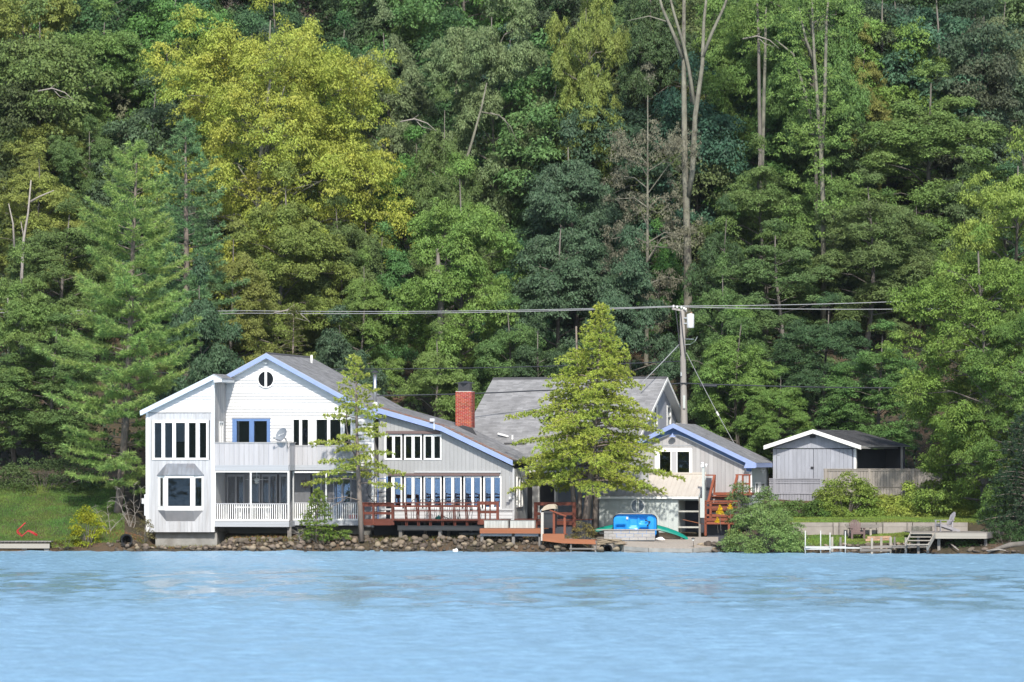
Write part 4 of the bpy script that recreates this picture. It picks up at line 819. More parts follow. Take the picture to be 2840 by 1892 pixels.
# ---- boathouse lean-to in front
hB = E.root('boathouse', 'low mint-white boathouse with cream metal roof, round window and open bay', 'boathouse')
f0 = -2.7; zt1 = E.L(1867, 1315, 0).z; zt0 = E.L(1800, 1377, f0 - .2).z
xa, xb = E.x(1655, f0 - .2), E.x(1945, f0 - .2); xta, xtb = xa + .05, E.x(1960, -.05)
roof_plane(hB, (xa, f0 - .2, zt0), (xtb, f0 - .2, zt0), (xtb, -.06, zt1), (xa, -.06, zt1), M_['cream_metal'], tabs=False)
npn = 22
for k in range(npn):   # metal roof sheets with a raised rib at each joint
    a, c = lerp(xa, xtb, k / npn), lerp(xa, xtb, (k + 1) / npn); mm = MB()
    mm.add([(a + .004, f0 - .22, zt0 + .012), (c - .004, f0 - .22, zt0 + .012), (c - .004, -.06, zt1 + .012), (a + .004, -.06, zt1 + .012)], [(0,1,2,3)])
    for e in (a + .03,): mm.bar((e, f0 - .22, zt0 + .022), (e, -.06, zt1 + .022), .045, .03)
    mm.build('roof_sheet', M_['cream_metal'], hB)
piece('ridge_flashing', xa, xtb, -.18, .0, zt1 - .02, zt1 + .09, M_['cream_metal'], hB)
piece('fascia', xa, xtb, f0 - .25, f0 - .19, zt0 - .12, zt0 - .005, M_['white_trim'], hB)
gB = lambda px, py: pe(px, py, f0); zB0 = pe(1770, 1500, f0)[1]
boards(hB, 'siding_board', MF(f0), [(gB(1664, 1500)[0], zB0), (gB(1880, 1500)[0], zB0), (gB(1880, 1500)[0], zt0 - .06), (gB(1664, 1500)[0], zt0 - .06)], [], True, .24, .025, M_['mint_board'])
cx_, cz_ = pe(1769, 1403, f0); wo = MB()
for k in range(28):
    t0, t1 = 2*math.pi*k/28, 2*math.pi*(k+1)/28
    wo.add([(cx_ + r*math.cos(t), yy, cz_ + r*math.sin(t)) for yy in (f0 - .07, f0 - .02) for r, t in ((.32, t0), (.385, t0), (.385, t1), (.32, t1))], [(0,1,2,3),(0,4,5,1),(1,5,6,2),(2,6,7,3),(3,7,4,0)])
wo = wo.build('round_window', WT, hB)
for sgn in (-1, 1):
    pts = [(cx_ + sgn * max(.06, .32 * math.cos(t)), cz_ + .32 * math.sin(t)) for t in np.linspace(-1.4, 1.4, 13)]; mm = MB(); mm.add([(a, f0 - .035, c) for a, c in pts], [tuple(range(13))]); mm.build('pane', M_['grey_glass'], wo)
piece('mullion', cx_ - .07, cx_ + .07, f0 - .075, f0 - .02, cz_ - .35, cz_ + .35, M_['mint_board'], wo)
for sgn in (-1, 1): piece('mullion_edge', cx_ + sgn * .06 - .015, cx_ + sgn * .06 + .015, f0 - .085, f0 - .076, cz_ - .35, cz_ + .35, WT, wo)
# open bay on the right, with shelves
b0, b1 = gB(1881, 1500)[0], gB(1939, 1500)[0]
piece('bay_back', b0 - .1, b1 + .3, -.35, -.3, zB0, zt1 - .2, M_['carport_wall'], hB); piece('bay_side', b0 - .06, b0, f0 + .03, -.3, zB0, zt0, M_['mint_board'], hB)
for py in (1418, 1462): zq = pe(1900, py, f0)[1]; piece('shelf', b0, b1, f0 + .02, f0 + .5, zq - .05, zq + .03, M_['planter_board'], hB)
piece('bay_post', gB(1938, 1500)[0], gB(1943.5, 1500)[0], f0 - .03, f0 + .1, zB0 - .2, zt0 - .06, M_['grey_timber'], hB)
piece('bay_lintel', b0, b1, f0 - .02, f0 + .06, zt0 - .2, zt0 - .06, M_['mint_board'], hB)
m = MB(); m.add([(xtb - .02, f0 - .15, zt0 - .03), (xtb - .02, -.1, zt0 - .5), (xtb - .02, -.1, zt1 - .05), (xtb + .02, f0 - .15, zt0 - .03), (xtb + .02, -.1, zt0 - .5), (xtb + .02, -.1, zt1 - .05)], [(0,1,2),(5,4,3),(0,3,4,1),(1,4,5,2),(2,5,3,0)]); m.build('gable_panel', M_['mint_board'], hB)
piece('left_wall', gB(1662, 1500)[0], gB(1665, 1500)[0], f0, -.1, zB0, zt0 - .08, M_['mint_board'], hB)
barpiece('stored_oar', (b0 + .25, f0 - .1, pe(1890, 1441, f0)[1]), (b1 + .4, f0 + .05, pe(1940, 1456, f0)[1]), .03, .03, M_['deck_orange'], hB)
# lamp post with flood lights at the boathouse corner
q = E.L(1951, 1435, f0 - .35); lp = thing('flood_light_post', 'tall white post with twin flood lights at the boathouse corner', 'lamp post', E.W(q.x, f0 - .35, 0), -E.th)
zp0, zp1 = E.L(1951, 1436, f0 - .35).z, E.L(1951, 1296, f0 - .35).z
piece('post', -.06, .06, -.05, .05, zp0, zp1, M_['mint_board'], lp); piece('base_board', -.17, .06, -.04, .06, zp0, zp0 + 1.0, M_['mint_board'], lp)
hd = part('junction_box', M_['light_grey_plastic'], lp, lambda m: m.box(-.13, .05, -.1, .1, zp1, zp1 + .14))
for sx, a in ((-.05, 0), (.15, 1)): part('flood_lamp', WT, hd, lambda m: m.lathe([(.03, -.08), (.08, .06), (.07, .09), (0, .1)], (sx, -.06, zp1 + (.16 if not a else .08)), 10))

# ---- red stair beside the boathouse
st = E.root('red_staircase', 'red stained wooden stair and landing climbing to the grey garage wall', 'stairs')
SR = M_['stair_red']; ys = -1.6
zl = E.L(2030, 1366, -1.2).z
piece('landing', E.x(1979, -1.2), E.x(2085, -1.2), -1.3, -.05, zl - .14, zl, SR, st)
zl2 = E.L(2000, 1412, -2.6).z
ns = 4
for k in range(ns):
    y_ = lerp(-1.35, -2.5, k / (ns - 1)); z_ = lerp(zl - .17, E.L(2000, 1432, -2.5).z, k / (ns - 1)); piece('tread', E.x(1972, y_), E.x(2045, y_), y_ - .28, y_, z_ - .05, z_, SR, st); piece('riser', E.x(1975, y_), E.x(2042, y_), y_ - .02, y_ + .0, z_ - .16, z_ - .055, SR, st)
def ep(px, py, d): return tuple(E.L(px, py, d))
# sloping hand rails
barpiece('hand_rail', ep(1982, 1319, -1.25), ep(1965, 1391, -2.75), .12, .12, SR, st); barpiece('baluster_post', ep(1983, 1318, -1.2), ep(1981, 1366, -1.2), .09, .09, SR, st); barpiece('cap_rail', ep(1957, 1318, -1.15), ep(1985, 1318, -1.15), .12, .06, SR, st)
barpiece('hand_rail', ep(2045, 1319, -1.25), ep(2028, 1395, -2.75), .12, .12, SR, st)
for px in (2043, 2060, 2079): barpiece('baluster_post', ep(px, 1318, -1.25), ep(px, 1366, -1.25), .09, .09, SR, st)
barpiece('cap_rail', ep(2040, 1317, -1.25), ep(2082, 1317, -1.25), .12, .06, SR, st); barpiece('rail', ep(2043, 1342, -1.25), ep(2080, 1342, -1.25), .04, .09, SR, st)
# lower landing with rails facing the water
dL = -3.0
for px, b_ in ((1957, 1486), (1971, 1440), (2022, 1486), (2050, 1486)): barpiece('baluster_post', ep(px, 1389, dL), ep(px, b_, dL), .11, .11, SR, st)
for py, h_ in ((1390, .07), (1396, .05), (1408, .12), (1429, .10), (1441, .14), (1451, .12)): barpiece('rail', ep(1956, py, dL - .03), ep(2052, py, dL - .03), .05, h_, SR, st)
piece('lower_landing', E.x(1957, dL), E.x(2052, dL), dL, -2.5, E.L(2000, 1444, dL).z - .08, E.L(2000, 1441, dL).z, SR, st)
for k in range(9): barpiece('baluster', ep(1975 + k * 5.5, 1397, dL + .1), ep(1975 + k * 5.5, 1405, dL + .1), .04, .04, SR, st)
piece('stair_skirt', E.x(1962, -2.4), E.x(2050, -2.4), -2.4, -2.36, 0.3, E.L(2000, 1443, -2.4).z, M_['carport_wall'], st)

# ================================================================== shed with carport
Fh = Fr(2255, 11.0, 25)
hF = Fh.root('shed', 'pale blue-grey plank shed with white gable edge and open carport side', 'shed')
pf = lambda px, py, d=0.0: (Fh.L(px, py, d).x, Fh.L(px, py, d).z)
rF = lambda p0, p1, q0, q1, d=0.0: (Fh.L(p0, q1, d).x, Fh.L(p1, q0, d).x, Fh.L(p0, q1, d).z, Fh.L(p1, q0, d).z)
SB = M_['shed_board']
boards(hF, 'gable_board', MF(0), [pf(2144, 1243), pf(2373, 1243), pf(2255, 1203)], [], True, .24, .02, SB)
boards(hF, 'siding_board', MF(0), [pf(2144, 1400), pf(2154, 1400), pf(2154, 1243), pf(2144, 1243)], [], True, .3, .02, SB); boards(hF, 'siding_board', MF(0), [pf(2365, 1400), pf(2373, 1400), pf(2373, 1243), pf(2365, 1243)], [], True, .3, .02, SB)
for (a, c) in ((2155, 2256), (2257, 2364)):
    dd = Fh  # one leaf of the double door
    lf = obj('door_leaf', None, hF); boards(lf, 'plank', MF(0), [pf(a, 1400), pf(c, 1400), pf(c, 1246), pf(a, 1246)], [], True, .24, .035, SB, gap=.012)
    for py in (1262, ): zq = pf(a, py)[1]; piece('hinge', pf(a if a < 2200 else c - 8, py)[0], pf(a + 8 if a < 2200 else c, py)[0], -.05, -.036, zq - .02, zq + .02, M_['steel'], lf)
    if a > 2200: zq = pf(a, 1297)[1]; piece('latch', pf(2250, 1297)[0], pf(2258, 1297)[0], -.09, -.036, zq - .05, zq + .05, M_['dark_metal'], lf)
piece('trim_board', pf(2146, 1244)[0], pf(2371, 1244)[0], -.045, -.021, pf(2255, 1245.5)[1], pf(2255, 1243.5)[1], M_['carport_wall'], hF)
of = -.5; fa, fr_, fl_ = Fh.L(2255, 1192, of), Fh.L(2386, 1236, of), Fh.L(2121, 1236, of); fb = 5.8
roof_plane(hF, (fr_.x, of, fr_.z), (fr_.x + .5, fb, fr_.z), (fa.x, fb, fa.z), (fa.x, of, fa.z), M_['shingle_dark'], course=.2)
roof_plane(hF, (fl_.x, fb, fl_.z), (fl_.x, of, fl_.z), (fa.x, of, fa.z), (fa.x, fb, fa.z), M_['shingle_dark'], course=.2)
rake(hF, [(fl_.x - .05, fl_.z), (fa.x, fa.z + .02), (fr_.x + .05, fr_.z)], .21, of - .04, of + .02, WT)
piece('fascia', fr_.x - .02, fr_.x + .04, of, fb, fr_.z - .16, fr_.z - .02, M_['grey_side_board'], hF)
xq = pf(2372, 1300)[0]; part('corner_post', WT, hF, lambda m: m.box(xq - .05, xq + .06, -.04, .1, pf(2372, 1400)[1], pf(2372, 1244)[1]))
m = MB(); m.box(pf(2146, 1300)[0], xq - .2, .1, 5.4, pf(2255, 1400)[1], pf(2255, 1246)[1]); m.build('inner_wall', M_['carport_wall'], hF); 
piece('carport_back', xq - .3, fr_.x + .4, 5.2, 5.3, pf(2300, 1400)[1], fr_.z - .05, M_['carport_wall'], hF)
part('carport_post', M_['grey_side_board'], hF, lambda m: m.box(fr_.x + .25, fr_.x + .35, 5.0, 5.12, pf(2372, 1400)[1], fr_.z - .05))
q = pf(2256, 1211); part('flood_light', M_['dark_metal'], hF, lambda m: m.box(q[0] - .13, q[0] + .13, -.18, -.03, q[1] - .07, q[1] + .07))

# ================================================================== fences
def fence(name, label, Fx, p0, p1, top, bot, railpy, mt, capm, posts, bottop=None, hgt=None):
    o = Fx.root(name, label, 'fence'); a, c = Fx.L(p0, top, 0), Fx.L(p1, top, 0); zt_, zb_ = Fx.L((p0+p1)/2, top, 0).z, Fx.L((p0+p1)/2, bot, 0).z
    boards(o, 'fence_board', MF(0), [(a.x, zb_), (c.x, zb_), (c.x, zt_ - .03), (a.x, zt_ - .03)], [], True, .15, .02, mt, gap=.012, jit=.006)
    piece('cap_rail', a.x, c.x, -.07, .05, zt_ - .03, zt_ + .02, capm, o)
    for py in railpy: zq = Fx.L((p0+p1)/2, py, 0).z; piece('rail', a.x, c.x, -.055, -.021, zq - .05, zq, capm, o)
    for px in posts: xq = Fx.L(px, top, 0).x; piece('fence_post', xq - .06, xq + .06, -.09, .03, zb_ - .1, zt_ + (.0 if hgt is None else hgt), mt, o)
    return o
fence('low_fence', 'low grey board fence in front of the shed doors', Fr(2200, 9.4, 4), 2133, 2276, 1328, 1408, (1331, 1338, 1368), M_['fence_grey_board'], M_['fence_grey_board'], (2148, 2277))
fence('tall_fence', 'tall weathered beige board fence behind the shrubs, right of the shed doors', Fr(2500, 9.2, 0), 2284, 2720, 1301, 1392, (1304, 1349), M_['fence_board'], M_['fence_board'], (2290, 2411, 2532, 2650))
# ================================================================== red deck in front of the grey house
RD, GT, OR = M_['deck_red'], M_['grey_timber'], M_['deck_orange']
dk = A.root('red_deck', 'red stained deck with slanted bench-back railing in front of the grey house', 'deck')
def ap_(px, py, d): return tuple(A.L(px, py, d))
dF = -.2; zF = A.L(1200, 1441, dF).z
xl_, xr_ = A.x(1003, dF), A.x(1388, dF); nbd = 17
for k in range(nbd):   # deck boards
    y0_, y1_ = lerp(dF + .02, dC - .08, k / nbd), lerp(dF + .02, dC - .08, (k + 1) / nbd) - .008; piece('deck_board', xl_, xr_, y0_, y1_, zF - .035, zF, RD, dk)
# left part: three rails between posts
for px, w in ((1004, 7), (1033, 6), (1086, 8)): piece('post', A.x(px, dF), A.x(px + w, dF), dF - .08, dF + .02, A.L(px, 1456, dF).z, A.L(px, 1397, dF).z, RD, dk)
for q0, q1 in ((1396, 1405), (1420, 1427), (1442, 1457)): r_ = rect(A, dF, 1002, 1092, q0, q1); piece('rail', r_[0], r_[1], dF - .045, dF - .0, r_[2], r_[3], RD, dk)
r_ = rect(A, dF, 1001, 1094, 1394, 1396); piece('cap_rail', r_[0], r_[1], dF - .1, dF + .05, r_[2], r_[3], RD, dk)
# bench back: slanted posts leaning outward at the top
tops = [1122, 1155, 1188, 1222, 1256, 1290]
for px in tops:
    for o_ in (0, 4.2): barpiece('slanted_post', ap_(px + o_, 1396, dF - .35), ap_(px + 4 + o_, 1458, dF + .06), .045, .10, RD, dk)
for py, h_, y_, off in ((1395, .06, dF - .36, 0), (1404, .09, dF - .3, 1), (1417, .05, dF - .2, 2)): barpiece('rail', ap_(1092, py, y_), ap_(1327, py, y_), .05, h_, RD, dk)
barpiece('bench_seat', ap_(1092, 1442.5, dF - .02), ap_(1327, 1442.5, dF - .02), .3, .05, RD, dk)
# right part: straight rails
for px, w in ((1325, 7), (1345, 3), (1358, 3), (1377, 7)): piece('post', A.x(px, dF), A.x(px + w, dF), dF - .08, dF + .02, A.L(px, 1455 if px < 1330 else 1442, dF).z, A.L(px, 1392, dF).z, RD, dk)
for q0, q1 in ((1391, 1400), (1417, 1424)): r_ = rect(A, dF, 1325, 1384, q0, q1); piece('rail', r_[0], r_[1], dF - .045, dF, r_[2], r_[3], RD, dk)
r_ = rect(A, dF, 1325, 1345, 1440, 1455); piece('rim_board', r_[0], r_[1], dF - .05, dF, r_[2], r_[3], RD, dk)
r_ = rect(A, dF, 1095, 1325, 1444, 1449); piece('rim_board', r_[0], r_[1], dF + .35, dF + .4, r_[2], r_[3], RD, dk)
r_ = rect(A, dF + .5, 1103, 1343, 1458, 1471); piece('carrier_beam', r_[0], r_[1], dF + .45, dF + .6, r_[2], r_[3], GT, dk)
for px, w in ((1106, 9), (1216, 9), (1240, 7)): dd = dF + .5 + (1.2 if px == 1240 else 0); piece('support_post', A.x(px, dd), A.x(px + w, dd), dd, dd + .16, -.1, A.L(px, 1471, dd).z, GT, dk)
for px in (1112, 1175, 1240, 1300): dd = 2.3; piece('support_post', A.x(px, dd), A.x(px + 8, dd), dd, dd + .16, -.1, zF - .04, GT, dk)
piece('joist_shade', xl_, xr_, dC - .05, dC, 0.0, zF - .04, M_['carport_wall'], dk)  # dark sheet standing in for the shade under the deck
r_ = rect(A, 2.0, 1274, 1330, 1478, 1485); kw = piece('stored_plank', r_[0], r_[1], 1.9, 2.0, r_[2], r_[3], M_['grey_beam'], dk)
# patio chairs and table on the deck
BI = M_['black_iron']
def iron_chair():
    t = thing('patio_chair', '', 'chair')
    seat = MB(); seat.lathe([(0, .42), (.23, .42), (.23, .45), (0, .45)], n=10); seat.build('seat', BI, t)
    for sx in (-1, 1):
        part('front_leg', BI, t, lambda m: m.tube([(sx*.2, -.2, .43), (sx*.24, -.24, .2), (sx*.2, -.22, 0)], .014, 5)); part('rear_leg', BI, t, lambda m: m.tube([(sx*.19, .2, .43), (sx*.21, .26, .2), (sx*.24, .3, 0)], .014, 5))
        part('arm', BI, t, lambda m: m.tube([(sx*.22, .22, .66), (sx*.27, .0, .66), (sx*.27, -.2, .62), (sx*.23, -.2, .43)], .013, 5))
    part('back_frame', BI, t, lambda m: m.tube([(-.2, .2, .43), (-.22, .25, .75), (-.15, .28, .98), (0, .29, 1.03), (.15, .28, .98), (.22, .25, .75), (.2, .2, .43)], .015, 5))
    for k in range(5): sx = -.13 + .065 * k; part('back_slat', BI, t, lambda m: m.tube([(sx*.9, .21, .45), (sx*1.05, .26, .75), (sx, .285, .99)], .009, 4))
    return t
c0 = iron_chair(); spots = [(1143, .9, 2.6, 'black iron patio chair at the left end of the deck table'), (1170, .5, .3, 'black iron patio chair left of the table with its back to the lake'), (1196, 1.5, 3.3, 'black iron patio chair behind the table nearest its left side'),
    (1232, .6, -.2, 'black iron patio chair in front of the table beside the teal bag'), (1262, 1.4, 3.0, 'black iron patio chair behind the table on its right side'), (1283, .5, .2, 'black iron patio chair right of the table with its back to the lake'), (1318, .9, -1.2, 'black iron patio chair alone by the right deck posts')]
for k, (px, dd, rz, lab) in enumerate(spots):
    o = c0 if k == 0 else copy_tree(c0); q = A.W(A.x(px, dd), dd); o.location = (q.x, q.y, zF); o.rotation_euler.z = rz + math.pi; tag(o, lab, 'chair', 'patio chairs on the red deck')
q = A.W(A.x(1228, 1.0), 1.0); tb = thing('patio_table', 'round black iron table among the chairs on the red deck', 'table', (q.x, q.y, zF))
part('table_top', BI, tb, lambda m: m.lathe([(0, .69), (.55, .69), (.55, .72), (0, .72)], n=20)); part('pedestal', BI, tb, lambda m: m.tube([(0, 0, .05), (0, 0, .69)], .04, 8))
for k in range(4): t = k * math.pi / 2 + .5; part('foot', BI, tb, lambda m: m.tube([(0, 0, .18), (.25 * math.cos(t), .25 * math.sin(t), .06), (.36 * math.cos(t), .36 * math.sin(t), 0)], .018, 5))
q = A.W(A.x(1217, .3), .3); tg = thing('garden_bag', 'teal bag lying on the red deck under the table', 'bag', (q.x, q.y, zF))
part('bag_body', M_['teal'], tg, lambda m: m.lathe([(.0, 0), (.17, .01), (.18, .09), (.10, .16), (0, .17)], n=12), True); part('bag_knot', M_['teal'], tg, lambda m: m.lathe([(.03, .15), (.05, .19), (.02, .21)], n=8))
# blue ladder with curved black rail between the two houses
q = A.W(A.x(1050, 1.9), 1.9); ld = thing('blue_ladder', 'blue painted metal ladder with curved black rail between white and grey houses', 'ladder', (q.x, q.y, 0), -A.th)
lz = lambda py: A.L(1050, py, 1.9).z; lx = lambda px: A.x(px, 1.9) - A.x(1050, 1.9)
BF = M_['blue_frame']
part('stile', BF, ld, lambda m: m.box(lx(1047), lx(1050), -.03, .03, zF, lz(1322))); part('stile', BF, ld, lambda m: m.box(lx(1072), lx(1075.5), -.03, .03, lz(1352), lz(1322)))
for k, py in enumerate((1327, 1340, 1353, 1366)): part('rung', BF if k < 3 else BI, ld, lambda m: m.box(lx(1048), lx(1073 if k < 3 else 1060), -.02, .02, lz(py) - .03, lz(py) + .01))
for py in (1378, 1391, 1405, 1419, 1430): part('rung', BI, ld, lambda m: m.box(lx(1030), lx(1048), -.02, .02, lz(py) - .015, lz(py) + .015))
part('curved_rail', BI, ld, lambda m: m.tube([(lx(1046), -.05, lz(1315)), (lx(1030), -.2, lz(1335)), (lx(1020), -.25, lz(1355)), (lx(1024), -.2, lz(1375)), (lx(1036), -.1, lz(1390)), (lx(1044), 0, lz(1398))], .02, 6))
# lower platform with two planter boxes
pk = A.root('lower_platform', 'low orange-edged wooden platform carrying two pale planter boxes by the shore', 'deck')
dP = -.75; zP = A.L(1400, 1466, dP).z
r_ = rect(A, dP, 1331, 1502, 1466, 1479.5); piece('rim_board', r_[0], r_[1], dP - .05, dP, r_[2], r_[3], OR, pk)
for k in range(8): piece('deck_board', r_[0], r_[1], dP + .01 + k * .25, dP + .25 + k * .25, zP - .04, zP - .002, OR, pk)
r_ = rect(A, dP + .2, 1333, 1500, 1480, 1487); piece('joist', r_[0], r_[1], dP + .15, dP + .25, r_[2], r_[3], M_['grey_beam'], pk)
for px in (1333, 1420, 1494): piece('support_post', A.x(px, dP + .2), A.x(px + 8, dP + .2), dP + .15, dP + .3, -.2, zP - .22, GT, pk)
for p0, p1, lab in ((1343, 1408, 'pale grey slatted planter box on the left of the low platform'), (1415, 1482, 'pale grey slatted planter box on the right of the low platform')):
    q = A.W(A.x(p0, -.6), -.6); o = thing('planter_box', lab, 'planter', (q.x, q.y, zP), -A.th, 'planter boxes on the platform'); w = A.x(p1, -.6) - A.x(p0, -.6); h = A.L(1375, 1442.5, -.6).z - zP
    for k in range(8): piece('slat', w * k / 8 + .004, w * (k + 1) / 8 - .004, -.02, .0, .02, h - .03, M_['planter_board'], o)
    piece('box_body', .01, w - .01, .001, .30, .0, h - .06, M_['carport_wall'], o); piece('rim', -.02, w + .02, -.035, .31, h - .03, h, M_['grey_timber'], o); piece('side_slat', w + .001, w + .02, .0, .30, .02, h - .03, M_['planter_board'], o)
# entry rail and grill behind the platform
er_ = A.root('entry_railing', 'dark red railing across the entry behind the covered grill', 'railing'); dE = 2.5
for px in (1481, 1588): piece('post', A.x(px, dE), A.x(px + 9, dE), dE, dE + .12, A.L(px, 1450, dE).z - .4, A.L(px, 1393, dE).z, RD, er_)
for q0, q1 in ((1393, 1402), (1421, 1429), (1444, 1456)): r_ = rect(A, dE, 1484, 1596, q0, q1); piece('rail', r_[0], r_[1], dE + .02, dE + .08, r_[2], r_[3], RD, er_)
for k in range(6): piece('floor_board', A.x(1425, dE), A.x(1640, dE), dE + .1 + k * .28, dE + .37 + k * .28, zF - .04, zF - .004, RD, er_)
piece('floor_frame', A.x(1425, dE), A.x(1640, dE), dE + .12, dE + .3, .2, zF - .05, M_['carport_wall'], er_)
q = A.W(A.x(1526, 1.5), 1.5); gr = thing('gas_grill', 'black gas grill with tan cover over its lid beside the entry railing', 'grill', (q.x, q.y, 0), -A.th)
gz = lambda py: A.L(1526, py, 1.5).z
piece('cabinet', -.28, .30, -.2, .25, gz(1464), gz(1417), M_['grill_black'], gr); piece('drawer', -.12, .2, -.215, -.201, gz(1450), gz(1440), M_['dark_metal'], gr); piece('control_panel', -.28, .30, -.25, -.205, gz(1424), gz(1417), M_['dark_metal'], gr)
m = MB(); m.prism([(-.36, gz(1417)), (-.40, gz(1413)), (-.25, gz(1404)), (-.05, gz(1399)), (.22, gz(1398)), (.32, gz(1403)), (.34, gz(1411)), (.1, gz(1411)), (-.15, gz(1414))], -.28, .28); m.build('lid_cover', M_['cover_tan'], gr)
part('side_handle', M_['steel'], gr, lambda m: m.tube([(-.4, -.2, gz(1412)), (-.48, -.22, gz(1422))], .025, 6)); part('leg', M_['grill_black'], gr, lambda m: (m.box(-.27, -.2, -.18, .2, zP - .02, gz(1464)), m.box(.2, .29, -.18, .2, zP - .02, gz(1464))))
# steps down to the water
sp_ = A.root('dock_steps', 'orange-brown steps with hand rail leading down to a small landing at the water', 'steps'); dS = -.95
piece('newel_post', A.x(1501, dS), A.x(1508, dS), dS - .08, dS + .04, A.L(1504, 1500, dS).z, A.L(1504, 1421, dS).z, M_['cream_metal'], sp_)
for px, t_, b_ in ((1533, 1417, 1481), (1563, 1430, 1482)): piece('rail_post', A.x(px, dS), A.x(px + 6, dS), dS, dS + .1, A.L(px, b_, dS).z, A.L(px, t_, dS).z, M_['stair_red'], sp_)
barpiece('hand_rail', ap_(1525, 1415, dS - .02), ap_(1571, 1432, dS - .02), .09, .07, M_['stair_red'], sp_)
m = MB(); m.prism([pl(1505, 1481, dS - .1), pl(1566, 1481, dS - .1), pl(1566, 1494, dS - .1), pl(1650, 1497, dS - .1), pl(1653, 1510, dS - .1), pl(1560, 1507, dS - .1), pl(1505, 1500, dS - .1)], dS - .14, dS - .08); m.build('stringer', OR, sp_)
for k in range(3): z_ = A.L(1530, 1481, dS).z; piece('tread', A.x(1508, dS), A.x(1566, dS), dS - .07 + k * .3, dS + .22 + k * .3, z_ - .05, z_, OR, sp_)
for k in range(3): z_ = A.L(1610, 1496, dS).z; piece('landing_board', A.x(1566, dS), A.x(1652, dS), dS - .07 + k * .3, dS + .22 + k * .3, z_ - .06, z_ - .01, M_['stair_red'], sp_)
piece('rub_beam', A.x(1580, dS), A.x(1655, dS), dS - .1, dS + .02, A.L(1610, 1524, dS).z, A.L(1610, 1520, dS).z, GT, sp_)
for px in (1582, 1650): piece('pile', A.x(px, dS), A.x(px + 4, dS), dS - .06, dS + .06, -.5, A.L(1610, 1500, dS).z, GT, sp_)

# ================================================================== boat ramp, blocks, boats
rp = MB(); yr0, yr1 = -3.2, 1.6
def rz_(Y): return lerp(ZM(1519, -2.4), ZM(1494, 1.6), (Y + 2.4) / 4.0)
pts = [(1733, -1.6), (1800, -2.4), (1920, -2.6), (1992, -1.6), (1992, 3.6), (1640, 3.6), (1640, 1.2), (1700, .4)]
top = [Vector((XM(a, Y), Y, rz_(min(Y, 2.2)))) for a, Y in pts]; n_ = len(top)
rp.add(top + [Vector((p.x, p.y, -.4)) for p in top], [tuple(range(n_))] + [(i, i + n_, (i+1) % n_ + n_, (i+1) % n_) for i in range(n_)])
tag(rp.build('boat_ramp', M_['gravel']), 'sloping gravel boat ramp in front of the boathouse', 'ramp', kind='structure')
m = MB()
for (pa, Ya), (pb, Yb) in zip(pts[:3], pts[1:4]):
    a, c = Vector((XM(pa, Ya), Ya - .12, rz_(Ya) - .12)), Vector((XM(pb, Yb), Yb - .12, rz_(Yb) - .12)); m.bar(a, c, .2, .2); m.bar(a - Vector((0, .05, .25)), c - Vector((0, .05, .25)), .22, .26)
tag(m.build('ramp_kerb', M_['concrete']), 'wet concrete kerb along the foot of the gravel ramp', 'kerb')
def culvert(px, py, Y, r, lab):
    q = P(px, py, Y); o = thing('drain_pipe', lab, 'pipe', q, .15)
    m = MB(); prof = []
    for k in range(9): prof += [(r * (1.0 if k % 2 else 1.1), k * .12)]
    m.lathe(prof + [(r * .82, .96)] + [(r * .82, 0)] + [(r * 1.1, 0)], n=24, axis='y'); m.f = m.f[:-2]; m.mi = m.mi[:-2]
    m.build('corrugated_barrel', M_['pipe_black'], o, True); d_ = MB(); d_.add([(r * .85 * math.cos(t), .9, r * .85 * math.sin(t)) for t in np.linspace(0, 6.28, 17)[:-1]], [tuple(range(16))]); d_.build('end_wall', M_['pipe_black'], o)
culvert(1685, 1524, -1.55, .24, 'black corrugated drain pipe end below the flat stones by the ramp'); culvert(352, 1498, .15, .27, 'black drain pipe mouth in the bank left of the concrete foundation')
fs = thing('flat_stone_wall', 'dry stack of flat grey stones above the drain pipe by the ramp', 'stone wall')
for k in range(26):
    px = rnd.uniform(1656, 1736); lv = rnd.random(); Y = -1.3 + lv * .5; z = ZM(lerp(1512, 1496, lv), Y)
    obj('stone', STN[6 + k % 5], fs, (XM(px, Y), Y, z), (rnd.uniform(-.15, .15), rnd.uniform(-.15, .15), rnd.uniform(-.5, .5)), (rnd.uniform(.3, .75), .4, rnd.uniform(.08, .14)))
for px, sz in ((1665, .4), (1708, .42)): obj('stone', STN[7], fs, (XM(px, -1.7), -1.7, .12), None, (sz, .4, .4))
# block stack with plank
Yb_ = .7; bs = thing('block_stack', 'low stack of grey concrete blocks topped by a plank before the pedal boat', 'block stack', (0, 0, 0))
BKM = MB(); BKM.box(-.5, .5, -.5, .5, -.5, .5); BKm = BKM.mesh('concrete_block', M_['block'])
zb0, zb1 = ZM(1499, Yb_), ZM(1471, Yb_); hB_ = (zb1 - zb0) / 3; x00, x11 = XM(1675, Yb_), XM(1817, Yb_); wB = (x11 - x00) / 6
for i in range(3):
    ed = [x00 + k * wB for k in range(7)] if i % 2 == 0 else [x00] + [x00 + (k + .5) * wB for k in range(6)] + [x11]
    for k in range(len(ed) - 1): obj('concrete_block', BKm, bs, ((ed[k] + ed[k+1]) / 2, Yb_ + .1 + rnd.uniform(-.012, .012), zb0 + (i + .5) * hB_), (0, 0, rnd.uniform(-.01, .01)), (ed[k+1] - ed[k] - .014, .2, hB_ - .012))
piece('plank', XM(1652, Yb_), XM(1832, Yb_), Yb_ - .06, Yb_ + .26, zb1 + .004, zb1 + .05, M_['pale_timber'], bs); piece('plank', XM(1648, Yb_), XM(1690, Yb_), Yb_ + .3, Yb_ + .5, zb1 - .12, zb1 - .06, GT, bs)
